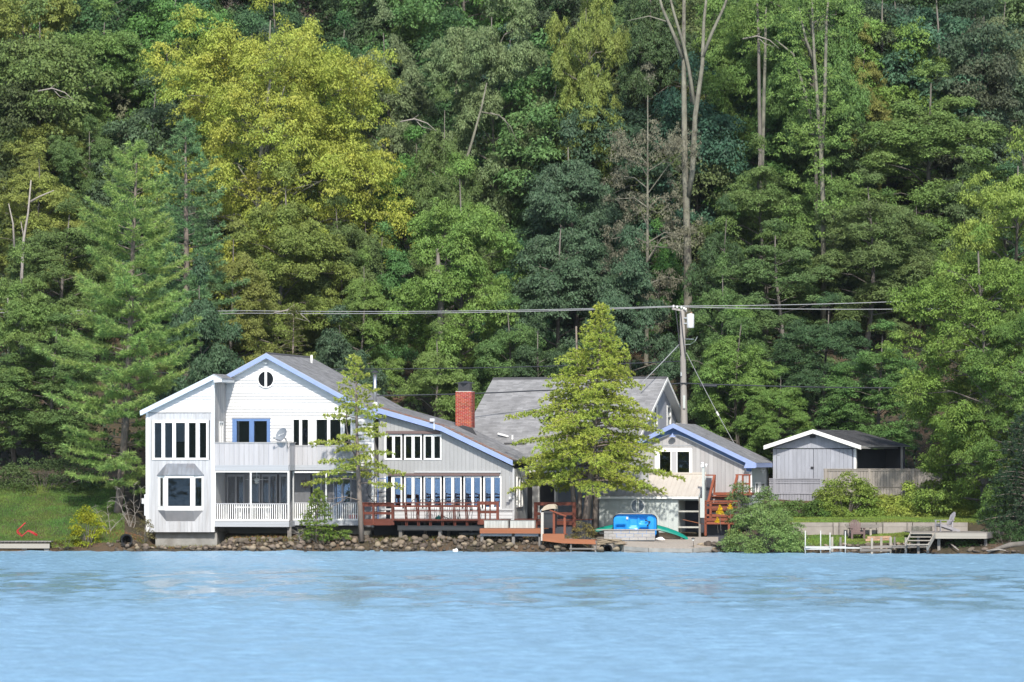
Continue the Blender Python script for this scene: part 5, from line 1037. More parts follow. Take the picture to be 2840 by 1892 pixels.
# pedal boat standing on its side behind the blocks
Yp = 1.35; pb = thing('pedal_boat', 'bright blue pedal boat with white hull standing on its side behind the blocks', 'boat', (XM(1761.5, Yp), Yp, ZM(1493, Yp) - .02))
pb.rotation_euler = (R(9), 0, R(-4))
W_, H_ = XM(1822, Yp) - XM(1701, Yp), ZM(1424, Yp) - ZM(1493, Yp)
def rrect(w, h, r, n=6, tr=None):
    pts = []
    for cx, cz, a0, rr in ((w/2-r, h/2-r, 0, r), (-w/2+r, h/2-r, 90, r), (-w/2+r*.7, -h/2+r*.7, 180, r*.7), (w/2-r*.7, -h/2+r*.7, 270, r*.7)):
        for k in range(n + 1): t = R(a0 + 90 * k / n); pts.append((cx + rr * math.cos(t), cz + rr * math.sin(t)))
    return pts
def loft(m, loops):
    b = len(m.v); n = len(loops[0])
    for lp_ in loops: m.v += lp_
    for i in range(len(loops) - 1):
        for k in range(n): m.f.append((b+i*n+k, b+i*n+(k+1)%n, b+(i+1)*n+(k+1)%n, b+(i+1)*n+k)); m.mi.append(m.m)
rl_ = lambda s, y, dz=0: [(a * s, y, H_/2 + dz + c * s) for a, c in rrect(W_, H_, .30)]
m = MB(); loft(m, [rl_(1.0, .03), rl_(1.01, .10), rl_(.97, .30), rl_(.85, .48), rl_(.6, .52)]); b_ = len(m.v); m.f.append(tuple(range(b_ - 28, b_))); m.mi.append(0); m.build('hull', M_['boat_white'], pb, True)
m = MB(); loft(m, [rl_(1.012, .035), rl_(1.018, .0), rl_(.985, -.012), rl_(.98, .01)]); m.build('gunwale', M_['pipe_black'], pb)
# moulded deck: a height field with seats, foot wells and a central hump
m = MB(); nx_, nz_ = 44, 26
def relief(a, c):     # a in -1..1, c in 0..1; depth into the boat
    e = max(abs(a), abs(2*c-1)); d_ = .02 + .10 * sstep(.99, .86, e)
    def rec(a0, a1, c0, c1, dep, s=.04):
        return dep * sstep(a0 - s, a0 + s, a) * sstep(a1 + s, a1 - s, a) * sstep(c0 - s, c0 + s, c) * sstep(c1 + s, c1 - s, c)
    d_ += rec(-.9, -.42, .55, .92, -.05) + rec(-.9, -.48, .08, .50, .10) + rec(-.28, .12, .45, .90, .12) + rec(.2, .55, .62, .88, .14) + rec(.2, .62, .1, .40, .12) + rec(-.40, -.15, .08, .30, .06) + rec(-.05, .15, .1, .36, -.06)
    return d_ + .02 * math.sin(a * 7) * sstep(1, .8, e)
for j in range(nz_ + 1):
    for i in range(nx_ + 1):
        a, c = 2 * i / nx_ - 1, j / nz_; zc_ = 2*c - 1
        k = 1.0; r_ = .30; ex, ez_ = abs(a) * W_/2, abs(zc_) * H_/2; cx_, cz__ = W_/2 - r_, H_/2 - r_
        if ex > cx_ and ez_ > cz__:
            dd = math.hypot(ex - cx_, ez_ - cz__)
            if dd > r_: ex, ez_ = cx_ + (ex - cx_) * r_ / dd, cz__ + (ez_ - cz__) * r_ / dd
        m.v.append((math.copysign(ex, a) * .98, relief(a, c) - .01, H_/2 + math.copysign(ez_, zc_) * .98))
m.f = [(j*(nx_+1)+i, j*(nx_+1)+i+1, (j+1)*(nx_+1)+i+1, (j+1)*(nx_+1)+i) for j in range(nz_) for i in range(nx_)]; m.mi = [0] * len(m.f); m.build('deck_moulding', M_['boat_blue'], pb, True)
for a, c in ((.50, .74), (.66, .68), (.58, .54)): q_ = (a * W_/2, .02, c * H_); part('pedal', BI, pb, lambda m: m.box(q_[0]-.045, q_[0]+.045, .0, .08, q_[2]-.03, q_[2]+.03))
part('crank', M_['dark_metal'], pb, lambda m: m.tube([(.50*W_/2, .06, .74*H_), (.66*W_/2, .06, .68*H_), (.58*W_/2, .06, .54*H_)], .014, 6)); part('steering_lever', BI, pb, lambda m: m.tube([(.2*W_/2, .1, .34*H_), (.24*W_/2, -.02, .42*H_)], .022, 6)); part('decal', M_['light_grey_plastic'], pb, lambda m: m.box(-.36*W_/2-.05, -.36*W_/2+.05, .04, .055, .78*H_, .88*H_))
# green canoe turned over behind the pedal boat
Yc = 2.2; cn = thing('canoe', 'green canoe turned upside down behind the blue pedal boat', 'canoe', (0, 0, 0))
cl = [(1647, 1468), (1672, 1461), (1700, 1455), (1735, 1450), (1770, 1448.5), (1800, 1451), (1825, 1456), (1850, 1463), (1875, 1472), (1895, 1482), (1908, 1491)]
m = MB(); N_ = len(cl); loops = []
for i, (px, py) in enumerate(cl):
    t = i / (N_ - 1); wd = .40 * math.sin(math.pi * min(max(t, .03), .97)) ** .6; hh = .17 + .11 * math.sin(math.pi * t); c_ = P(px, py, Yc)
    loops.append([(c_.x, c_.y - wd * math.sin(a), c_.z - hh * (1 - math.cos(a)) ) for a in np.linspace(-1.57, 1.57, 11)])
b0_ = len(m.v)
for lp_ in loops: m.v += lp_
m.f = [(i*11+k, i*11+k+1, (i+1)*11+k+1, (i+1)*11+k) for i in range(N_-1) for k in range(10)]; m.mi = [0] * len(m.f); m.build('hull', M_['canoe_green'], cn, True)
for e in (0, 10): part('gunwale', M_['pipe_black'], cn, lambda m: m.tube([loops[i][e] for i in range(N_)], .02, 5))
for i in (2, 8): a, c = loops[i][0], loops[i][10]; part('thwart', M_['plywood'], cn, lambda m: m.bar(a, c, .06, .03))
part('end_cap', M_['canoe_green'], cn, lambda m: m.add(loops[0], [tuple(range(11))])); part('end_cap', M_['canoe_green'], cn, lambda m: m.add(loops[-1], [tuple(range(11))]))
pr = thing('canoe_support', 'tan plywood crate holding up the right end of the green canoe', 'crate', P(1858, 1495, 2.3))
piece('crate_side', -.55, .55, 0, .02, -.05, .33, M_['plywood'], pr); piece('crate_side', -.55, -.53, .02, .5, -.05, .33, M_['plywood'], pr); piece('crate_side', .53, .55, .02, .5, -.05, .2, M_['plywood'], pr); piece('crate_batten', -.82, -.57, -.03, .2, -.05, .42, M_['carport_wall'], pr)
wb = thing('white_sack', 'crumpled white sack lying on the gravel beside the block stack', 'sack', P(1831, 1497, .4))
m = MB(); m.lathe([(.0, -.02), (.20, -.01), (.19, .05), (.08, .12), (0, .14)], n=11); m.v = [(x * 1.05 + .05 * math.sin(y * 30), y * .8, z + .02 * math.sin(x * 25 + y * 19)) for x, y, z in m.v]; m.build('sack_body', M_['boat_white'], wb, True); part('sack_fold', M_['boat_white'], wb, lambda m: m.prism([(.12, -.01), (.27, -.01), (.2, .05), (.13, .08)], -.1, .08))
sl = thing('solar_light', 'small dark garden light on a stake at the edge of the ramp', 'garden light', P(1924, 1518, -2.3))
part('stake', BI, sl, lambda m: m.tube([(0, 0, 0), (-.03, 0, .32)], .012, 5)); part('lantern', M_['lamp_glass'], sl, lambda m: m.lathe([(.04, .32), (.05, .42), (.0, .42)], (-.03, 0, 0), 8)); part('cap', BI, sl, lambda m: m.lathe([(.09, .42), (.08, .45), (.02, .48), (0, .48)], (-.03, 0, 0), 10))
# float at the waterline
ft = thing('white_jug', 'small white jug washed up among the stones at the waterline', 'jug', P(1263, 1528, -1.0)); part('jug_body', M_['boat_white'], ft, lambda m: m.lathe([(0, -.13), (.09, -.13), (.10, .08), (.04, .14), (0, .14)], n=10, axis='x'), True); part('jug_handle', M_['boat_white'], ft, lambda m: m.tube([(.0, 0, .09), (.05, 0, .14), (.11, 0, .07)], .015, 5))

# ================================================================== right-hand lawn
PT = M_['pale_timber']
rwl = thing('timber_retaining_wall', 'low grey timber retaining wall across the right lawn', 'retaining wall'); Yw = 1.0
ztw, zbw = 1.46, 1.02; edges = [2195, 2310, 2326, 2370, 2430, 2447, 2515, 2530, 2598, 2684]
for i in range(2):
    for a, c in zip(edges[:-1], edges[1:]):
        piece('timber', XM(a + 1, Yw), XM(c - 1, Yw), Yw - .12 + rnd.uniform(-.008, .008), Yw + .08, lerp(zbw, ztw, i / 2) - (.2 if i == 0 else 0), lerp(zbw, ztw, (i + 1) / 2) - .008, M_['fence_board'], rwl)
for px in (2326, 2447, 2515): piece('stake', XM(px, Yw), XM(px + 3, Yw), Yw - .17, Yw - .125, zbw - .2, ztw + .01, GT, rwl)
ln = thing('low_bench', 'low dark plank bench against the timber retaining wall', 'bench', (XM(2390, .3), .3, ground(XM(2390, .3), .3)))
tz_ = ZM(1455, .3) - ln.location.z
for k in range(4): piece('seat_plank', XM(2344, .3) - ln.location.x, XM(2438, .3) - ln.location.x, -.25 + k * .13, -.13 + k * .13, tz_ - .05, tz_, GT, ln)
piece('apron', XM(2346, .3) - ln.location.x, XM(2436, .3) - ln.location.x, -.24, -.21, tz_ - .17, tz_ - .055, GT, ln)
for px in (2350, 2411): piece('leg', XM(px, .3) - ln.location.x, XM(px + 6, .3) - ln.location.x, -.2, -.1, -.05, tz_ - .05, PT, ln)
def adirondack(name, lab, mt, loc, rz):
    t = thing(name, lab, 'chair', loc, rz, 'adirondack chairs by the water')
    for k in range(7):
        f = (k - 3) / 3; h = .98 - .14 * f * f; a = (f * .20, .18, .33); c = (f * .27, .18 + .42 * (h - .33), h); barpiece('back_slat', a, c, .066, .022, mt, t)
    for k in range(5): y = -.42 + k * .13; piece('seat_slat', -.27, .27, y, y + .12, .36 - k * .025, .38 - k * .025, mt, t, (R(-8), 0, 0))
    for s in (-1, 1):
        piece('arm', s * .33 - .06, s * .33 + .06, -.5, .28, .55, .575, mt, t); piece('front_leg', s * .31 - .05, s * .31 + .05, -.46, -.42, 0, .55, mt, t)
        barpiece('rear_leg', (s * .29, -.44, .34), (s * .29, .62, .02), .03, .13, mt, t); barpiece('arm_brace', (s * .31, .22, .55), (s * .3, .2, .2), .03, .07, mt, t)
    barpiece('back_rail', (-.3, .30, .56), (.3, .30, .56), .04, .06, mt, t); piece('front_apron', -.28, .28, -.44, -.42, .27, .37, mt, t); return t
q = P(2375, 1486, -.9); q.z = ground(q.x, q.y); adirondack('adirondack_chair', 'brown adirondack chair facing the lake in front of the low plank bench', M_['adirondack_brown'], q, .12)
# grey platform over the water with steps and the second chair
pf_ = thing('grey_platform', 'weathered grey wooden platform over the bank with steps on its left side', 'deck'); Yd0, Yd1 = -5.6, -.4; zD = ZM(1478, Yd0)
xA, xB, xC_ = XM(2526, Yd0), XM(2736, Yd0), XM(2766, -3.0)
xM = XM(2594, Yd0)
for k in range(24):
    y0_, y1_ = lerp(Yd0 + .03, Yd1, k / 24), lerp(Yd0 + .03, Yd1, (k + 1) / 24) - .012; piece('deck_board', xA + .15, lerp(xB, xC_ + .6, k / 24), y0_, y1_, zD - .04, zD + rnd.uniform(-.004, .004), M_['grey_timber'], pf_)
piece('rim_board', xM, xB, Yd0 - .03, Yd0 + .03, ZM(1494, Yd0), zD, PT, pf_); piece('rim_board', xA + .1, xM - .01, Yd0 - .02, Yd0 + .03, zD - .12, zD, PT, pf_)
barpiece('rim_board', (xB + .02, Yd0, zD - .14), (xC_ + .62, Yd1, zD - .14), .06, .28, GT, pf_)
for k, (py, yy) in enumerate(((1478, Yd0 - .1), (1488, Yd0 - .38), (1498, Yd0 - .66), (1509, Yd0 - .95))): z_ = ZM(py, yy); off = k * 3.2; piece('tread', XM(2524 - off, yy), XM(2585 - off, yy), yy - .2, yy + .06, z_ - .045, z_, PT, pf_)
barpiece('stringer', P(2593, 1483, Yd0 - .05), P(2571, 1522, Yd0 - 1.1), .05, .22, PT, pf_); barpiece('stringer', P(2527, 1478, Yd0 - .05), P(2512, 1508, Yd0 - 1.0), .05, .12, PT, pf_)
for px, Y_ in ((2600, -5.2), (2730, -5.2), (2620, -2), (2750, -2)): x_ = XM(px, Y_); piece('support_post', x_, x_ + .14, Y_, Y_ + .14, ground(x_, Y_) - .3, zD - .04, GT, pf_)
q = P(2624, 1466, -1.6); q.z = zD; adirondack('adirondack_chair', 'weathered grey adirondack chair turned sideways on the platform by the stump', M_['adirondack_grey'], q, R(-72))
sk = thing('tree_stump', 'broad lichen-speckled tree stump between the lawn and the grey platform', 'stump', (XM(2556, -.1), -.1, ground(XM(2556, -.1), -.1) - .1))
m = MB(); ns_ = 22; rs_ = [1 + .09 * math.sin(k * 1.7) + .06 * rnd.uniform(-1, 1) for k in range(ns_)]
for z_, sc_ in ((0, 1.08), (.25, 1.0), (.48, .97), (.52, .93)): m.v += [(.53 * sc_ * r_ * math.cos(2*math.pi*k/ns_), .5 * sc_ * r_ * math.sin(2*math.pi*k/ns_), z_ + .03 * math.sin(k * 2.3)) for k, r_ in enumerate(rs_)]
m.f = [(i*ns_+k, i*ns_+(k+1)%ns_, (i+1)*ns_+(k+1)%ns_, (i+1)*ns_+k) for i in range(3) for k in range(ns_)]; m.mi = [0] * len(m.f); m.build('bark_side', M_['stump_bark'], sk, True); m2 = MB(); m2.add(m.v[-ns_:], [tuple(range(ns_))]); m2.build('cut_face', M_['grey_timber'], sk)
# little stone seat wall, white pipe dock, old wooden dock
sq = thing('stone_ledge', 'short low wall of tan stones on the lawn edge behind the old dock', 'stone wall'); Yq = -2.3
for i in range(2):
    for k in range(6): px = 2405 + k * 11 + (5 if i else 0); x_ = XM(px, Yq); z_ = ground(x_, Yq) + .03 + i * .12; piece('stone', x_ - .09, x_ + .105, Yq - .12 + rnd.uniform(-.02, .02), Yq + .12, z_, z_ + .115, M_['wall_stone'], sq, (0, rnd.uniform(-.03, .03), 0))
wp = thing('white_pipe_dock', 'white pipe frame of a boat lift standing in the shallows', 'boat lift'); PV = M_['pvc_white']; Yv = -5.0
def pole(par, px, t_, b_, Y, r, mt, name='pipe_post'): a, c = P(px, b_, Y), P(px, t_, Y); part(name, mt, par, lambda m: m.tube([(a.x, Y, min(a.z, -.3)), tuple(c)], r, 8), True)
for px, t_, Y in ((2233.5, 1472, -5.6), (2276, 1472, -4.2), (2302, 1477, -5.6), (2344.5, 1473, -4.4)): pole(wp, px, t_, 1535, Y, .028, PV)
part('long_rail', PV, wp, lambda m: m.bar(P(2231, 1523, -5.6), P(2304, 1523, -5.6), .07, .06)); part('long_rail', PV, wp, lambda m: m.bar(P(2231, 1517, -4.4), P(2346, 1517, -4.4), .07, .06)); part('long_rail', PV, wp, lambda m: m.bar(P(2233, 1518, -5.7), P(2389, 1520, -5.0), .06, .08))
part('cross_rail', PV, wp, lambda m: m.bar(P(2233, 1521, -5.6), P(2240, 1517, -4.4), .08, .09)); part('cross_rail', PV, wp, lambda m: m.bar(P(2302, 1523, -5.6), P(2306, 1517, -4.4), .08, .09))
od = thing('old_wooden_dock', 'broken old wooden dock of grey posts and beams below the right lawn', 'dock')
for px, t_, Y, w_ in ((2308, 1489, -4.0, .10), (2331, 1490, -4.0, .10), (2418, 1492, -5.4, .11), (2444, 1490, -4.4, .11), (2470, 1490, -5.2, .12), (2481, 1489, -4.4, .09), (2512, 1491, -5.6, .10), (2547, 1488, -5.8, .12), (2573, 1508, -5.8, .13)):
    c = P(px, t_, Y); piece('dock_post', c.x - w_/2, c.x + w_/2, Y - w_/2, Y + w_/2, -.5, c.z, GT if px % 2 else PT, od)
for (a, pa), (c, pc), Y in (((2385, 1518), (2475, 1516), -5.3), ((2475, 1517), (2575, 1515), -5.6), ((2385, 1526), (2470, 1526), -5.4)): part('dock_beam', GT, od, lambda m: m.bar(P(a, pa, Y), P(c, pc, Y), .16, .12))
for k in range(7): a, c = P(2480 + k * 13, 1514, -5.7), P(2481 + k * 13, 1513, -4.7); part('dock_plank', GT, od, lambda m: m.bar(a, c, .2, .04))
dw = thing('driftwood', 'bare pale branch lying on the dark bank under the platform', 'driftwood'); part('branch', M_['dead_wood'], dw, lambda m: m.tube([P(2636, 1508, -5.2), P(2648, 1518, -5.6), P(2659, 1526, -5.9)], [.03, .04, .02], 6), True); part('twig', M_['dead_wood'], dw, lambda m: m.tube([P(2645, 1515, -5.5), P(2652, 1516, -5.7)], [.015, .008], 5))
dg = thing('stranded_log', 'brown log lying along the waterline at the far right', 'log'); part('log_stem', M_['bark'], dg, lambda m: m.tube([P(2740, 1530, -6.3), P(2800, 1512, -5.5), P(2850, 1508, -5.0)], [.05, .14, .16], 8), True); part('log_root', M_['dead_wood'], dg, lambda m: m.tube([P(2735, 1527, -6.4), P(2770, 1524, -6.2), P(2790, 1527, -6.2)], [.02, .035, .02], 6))

# ================================================================== left bank
lk = thing('left_dock', 'low weathered wooden dock on the left shore', 'dock')
Yk = .2
for k in range(3): a0, a1 = (-40, 138); piece('dock_beam', XM(a0, Yk), XM(a1 - k * 2, Yk), Yk + k * .5 - .1, Yk + k * .5 + .16, ZM(1521, Yk) + k * .05, ZM(1508, Yk) + k * .06, PT, lk)
for k in range(18): x_ = XM(-40, Yk) + k * .185; piece('dock_plank', x_, x_ + .17, Yk - .12, Yk + 1.3, ZM(1507, Yk) + .06, ZM(1504, Yk) + .06, GT, lk, (0, R(rnd.uniform(-1, 1)), 0))
for px in (60, 122): piece('dock_post', XM(px, Yk), XM(px + 14, Yk), Yk, Yk + .2, -.4, ZM(1520, Yk), GT, lk)
rc = thing('red_metal_frame', 'bent red metal chair frame lying on the grass by the left dock', 'chair frame')
fr1 = [(68, 1452), (58, 1462), (47, 1472), (48, 1478), (60, 1488), (77, 1473), (90, 1479), (101, 1486)]
for off, nm in ((0, 'tube_frame'), (.45, 'tube_frame')): part(nm, M_['red_paint'], rc, lambda m: m.tube([P(a + off * 6, c - off * 5, 1.2 + off) for a, c in fr1], .03, 6), True)
for i in (3, 5, 7): a, c = fr1[i]; part('cross_tube', M_['red_paint'], rc, lambda m: m.tube([P(a, c, 1.2), P(a + 2.7, c - 2.2, 1.65)], .022, 5))

# ================================================================== utility pole and wires
up_ = thing('utility_pole', 'grey wooden utility pole with transformer behind the blue-trimmed garage', 'utility pole'); Yu = 16.0
b_, t_ = P(1898, 1210, Yu), P(1892, 858, Yu)
part('pole', M_['pole_wood'], up_, lambda m: m.tube([(b_.x + .1, Yu, ground(b_.x, Yu) - .3), tuple(b_), tuple(P(1895, 1030, Yu)), tuple(t_)], [.22, .20, .16, .13], 12), True)
tr_ = part('transformer', M_['transformer_grey'], up_, lambda m: m.lathe([(0, 0), (.19, 0), (.20, .03), (.20, .72), (.17, .76), (0, .80)], tuple(P(1915, 910, Yu - .1)), 16), True)
part('transformer_bracket', M_['steel'], tr_, lambda m: (m.bar(P(1897, 882, Yu - .1), P(1908, 882, Yu - .1), .08, .06), m.bar(P(1897, 897, Yu - .1), P(1908, 897, Yu - .1), .08, .06))); part('bushing', M_['wall_stone'], tr_, lambda m: m.tube([P(1915, 872, Yu - .1), P(1919, 866, Yu - .1)], .05, 6))
ca_ = part('cross_arm', M_['pole_wood'], up_, lambda m: m.bar(P(1864, 856, Yu - .15), P(1905, 863, Yu + .1), .1, .12))
for px, py in ((1868, 851), (1878, 853), (1890, 854), (1897, 857), (1902, 859)): part('insulator', M_['lamp_glass'], ca_, lambda m: m.lathe([(.03, -.05), (.06, 0), (.06, .05), (.03, .1), (0, .1)], tuple(P(px, py, Yu - .15)), 8))
part('arm_brace', M_['dark_metal'], up_, lambda m: (m.tube([P(1874, 862, Yu - .1), P(1879, 900, Yu - .15), P(1888, 985, Yu - .15)], .03, 5), m.tube([P(1888, 862, Yu - .2), P(1893, 920, Yu - .25), P(1901, 990, Yu - .22)], .025, 5)))
part('street_bracket', M_['steel'], up_, lambda m: (m.bar(P(1898, 940, Yu - .1), P(1925, 941, Yu - .3), .03, .03), m.tube([P(1898, 956, Yu - .1), P(1915, 955, Yu - .1), P(1928, 946, Yu - .2), P(1934, 934, Yu - .2)], .015, 5)))
part('cable_guard', M_['mint_board'], up_, lambda m: m.box(P(1893.5, 1100, Yu).x, P(1900, 1100, Yu).x, Yu - .26, Yu - .17, P(1896, 1133, Yu).z, P(1896, 1097, Yu).z)); part('meter_can', M_['steel'], up_, lambda m: m.box(P(1887, 1040, Yu).x, P(1891, 1040, Yu).x, Yu - .2, Yu - .05, P(1890, 1043, Yu).z, P(1890, 1033, Yu).z))
def wire(name, lab, pts, r, mt, extra=None):
    o = thing(name, lab, 'wire'); pp = [P(*p) for p in pts]; out = []
    for a, c in zip(pp[:-1], pp[1:]):
        n_ = 10
        for k in range(n_): t = k / n_; q = a.lerp(c, t); q.z -= (a - c).length * .006 * 4 * t * (1 - t); out.append(q)
    part('strand', mt, o, lambda m: m.tube(out + [pp[-1]], r, 5), True)
    if extra: part(extra[0], extra[3], o, lambda m: m.tube([P(*p) for p in extra[1]], extra[2], 6))
    return o
WLt, WDk = M_['wire_light'], M_['wire_dark']
wire('power_line', 'upper pale power line running over the roofs to the pole top', [(-200, 852, 27), (690, 862, 22.5), (1872, 849, 15.9), (2640, 830, 14), (3200, 812, 13)], .022, WLt)
wire('power_line', 'second pale power line just below the topmost one', [(-200, 862, 27.5), (690, 869, 23), (1878, 851, 16), (2700, 855, 16.5), (3200, 856, 17)], .022, WLt)
wire('phone_line', 'thin dark line crossing the trees above the white house roof to the pole', [(-100, 1033, 25), (920, 1024, 19.5), (1888, 1002, 16)], .028, WDk)
wire('telephone_cable', 'thick dark cable crossing in front of the big roof and on past the pole', [(600, 1110, 12), (1060, 1097, 12.0), (1480, 1084, 12.2), (1892, 1063, 15.8), (2640, 1076, 17), (3200, 1080, 18)], .036, WDk, ('splice_case', [(1940, 1069.5, 15.8), (1988, 1071, 15.9)], .07, WDk))
wire('service_drop', 'twisted service cable dropping from the pole to the big-roofed house', [(1884, 955, 15.9), (1780, 1062, 12.5)], .025, WLt)
wire('guy_wire', 'pale guy wire with insulator slanting down from the pole behind the garage roof', [(1903, 978, 16), (1990, 1147, 15.5), (2042, 1240, 15.2)], .018, WLt, ('strain_insulator', [(1987, 1142, 15.5), (1993, 1153, 15.5)], .06, M_['lamp_glass']))
# ================================================================== vegetation
def bulk_mesh(name, V, F, mt, smooth=False):
    me = bpy.data.meshes.new(name); nv, nf, k = len(V), len(F), F.shape[1]
    me.vertices.add(nv); me.vertices.foreach_set('co', V.astype(np.float32).ravel()); me.loops.add(nf * k); me.loops.foreach_set('vertex_index', F.astype(np.int32).ravel())
    me.polygons.add(nf); me.polygons.foreach_set('loop_start', np.arange(0, nf * k, k, dtype=np.int32))
    me.materials.append(mt); me.update(calc_edges=True); return me
def unit(a): return a / np.maximum(np.linalg.norm(a, axis=-1, keepdims=True), 1e-9)
def leaf_mesh(name, Pp, Dd, Nn, L, W, mt, fold=.18):
    """one pointed leaf per row."""
    Dd = unit(Dd); S = unit(np.cross(Dd, Nn)); Nn = np.cross(S, Dd); L = L[:, None]; W = W[:, None]
    q = Pp + Dd * L * .22 + Nn * L * fold * .4
    V = np.stack([q + S * W * .5, q - S * W * .5, Pp + Dd * L - Nn * L * fold * .3], 1).reshape(-1, 3)
    return bulk_mesh(name, V, np.arange(len(V)).reshape(-1, 3), mt)
def tri_mesh(name, Pp, Dd, L, W, mt, rs):
    Dd = unit(Dd); S = unit(np.cross(Dd, rs.normal(size=Dd.shape))) * W[:, None] * .5
    V = np.stack([Pp - S, Pp + S, Pp + Dd * L[:, None]], 1).reshape(-1, 3); return bulk_mesh(name, V, np.arange(len(V)).reshape(-1, 3), mt)

def sprays(rs, C, A_, O, per, leafL, flat=.62, droop=.6, ang=.75):
    """leaf clusters: domes of drooping leaves. centres C (n,3), radius A_ (n), outward direction O (n,3)."""
    cnt = np.maximum(6, (per * (A_ / A_.mean()) ** 2).astype(int)); idx = np.repeat(np.arange(len(C)), cnt); n = len(idx)
    th = rs.uniform(0, 2*np.pi, n); cz = rs.uniform(-.12, 1, n); r = np.sqrt(np.maximum(0, 1 - np.clip(cz, 0, 1) ** 2)); a = A_[idx]
    k = rs.uniform(.35, 1.0, n) ** .45 * (1 + .12 * np.sin(th * 3 + idx)); u = np.stack([np.cos(th) * r, np.sin(th) * r, cz], 1)
    o = O[idx]; off = u * (a * k)[:, None] * np.array([1, 1, flat]) + rs.normal(0, .07, (n, 3)) * a[:, None]
    off[:, 2] -= .30 * a * np.maximum(0, (u[:, 0] * o[:, 0] + u[:, 1] * o[:, 1]))
    Pp = C[idx] + off
    D = np.stack([u[:, 0], u[:, 1], -droop - .3 * (1 - cz)], 1) + .25 * o + rs.normal(0, .40, (n, 3))
    Nn = u * np.array([1, 1, .9]) + np.array([0, 0, .35]) + .25 * o + rs.normal(0, ang * .45, (n, 3))
    return Pp, D, Nn, leafL * rs.uniform(.65, 1.3, n), leafL * rs.uniform(.42, .75, n)

def crown_shape(h, kind):
    if kind == 'round': return math.sqrt(max(0.03, 1 - ((h - .42) / .62) ** 2))
    if kind == 'cone': return .25 + .85 * (1 - h) * min(1, .35 + h * 4)
    if kind == 'top': return math.sqrt(max(0.05, 1 - ((h - .62) / .66) ** 2))
    return 1.0
def make_broad(seed, H=16.0, Rr=4.2, cb=.3, nl=24, lobe=(.8, 1.45), ns=28, a=(.26, .50), per=78, leafL=.165, kind='round', mt='leaf', bark='bark', lean=(0, 0), r0=.2, flat=.95, droop=.7, rise=1.0):
    """trunk, limbs, lobes on the limbs, sprays on the lobes, leaves in the sprays."""
    rs = np.random.RandomState(seed); rr = random.Random(seed); m = MB()
    def path(t): return Vector((lean[0] * t * t + .28 * math.sin(t * 5 + seed) - .28 * math.sin(seed), lean[1] * t * t + .2 * math.sin(t * 4 + seed * 2) - .2 * math.sin(seed * 2), H * .93 * t))
    tp = [path(t) for t in np.linspace(0, 1, 9)]; m.tube(tp, [r0 * (1 - .85 * t) for t in np.linspace(0, 1, 9)], 8)
    C, O = [], []
    def add_lobe(c, lr, d):
        n = max(5, int(ns * (lr / 1.1) ** 2))
        for _ in range(n):
            u = Vector((rr.gauss(0, 1), rr.gauss(0, 1), rr.gauss(.35, .8))); u += d * .45; u.normalize(); k = rr.uniform(.45, 1.08)
            C.append(c + Vector((u.x * lr * k, u.y * lr * k, u.z * lr * k * flat))); O.append(Vector((u.x, u.y, 0)))
    for i in range(nl):
        h = (i + rr.random()) / nl; t = cb + (1 - cb) * h; st_ = path(min(.97, t * .86)); az = i * 2.39996 + rr.uniform(-.6, .6); sh = crown_shape(h, kind) * rr.uniform(.62, 1.08)
        L = Rr * sh; d = Vector((math.cos(az), math.sin(az), 0)); lr = rr.uniform(*lobe) * (.75 + .3 * sh); L = max(.2, L - lr * .6)
        end = st_ + d * L + Vector((0, 0, lerp(.15, .75, h) * L * rr.uniform(.3, 1.3) * rise - .1 * L)); end.z = min(end.z, H - lr * .4)
        mid = st_.lerp(end, .5) + Vector((rr.uniform(-.2, .2), rr.uniform(-.2, .2), .10 * L)); m.tube([st_, mid, end], [r0 * .34 * (1 - .5 * h), r0 * .2 * (1 - .5 * h), .015], 5, False)
        add_lobe(end, lr, d)
        side = Vector((-d.y, d.x, 0)) * rr.choice([-1, 1]); c2 = mid.lerp(end, .35) + side * L * rr.uniform(.2, .42) + Vector((0, 0, rr.uniform(-.5, .7))); m.tube([mid, c2], [r0 * .12, .012], 4, False); add_lobe(c2, lr * rr.uniform(.6, .9), d)
        for q in range(3):
            if C: e = C[-1 - rr.randrange(min(8, len(C)))]; m.tube([end, e], [r0 * .06, .008], 3, False)
    add_lobe(Vector((tp[-1].x, tp[-1].y, H - lobe[0] * .5)), lobe[0], Vector((0, 0, .3)))
    n = len(C); Pp, D, Nn, Ls, Ws = sprays(rs, np.array(C), rs.uniform(*a, n), np.array(O), per, leafL, .8, droop)
    return m.mesh('trunk', M_[bark], True), leaf_mesh('crown', Pp, D, Nn, Ls, Ws, M_[mt]), H, Rr, cb

def place(name, label, proto, loc, sx, sz, rz, col, cat='tree', group=None):
    r_ = thing(name, label, cat, loc, rz, group); r_.scale = (sx, sx, sz)
    t = obj('trunk', proto[0], r_); c = obj('crown', proto[1], r_); c.color = (*col, 1); return r_

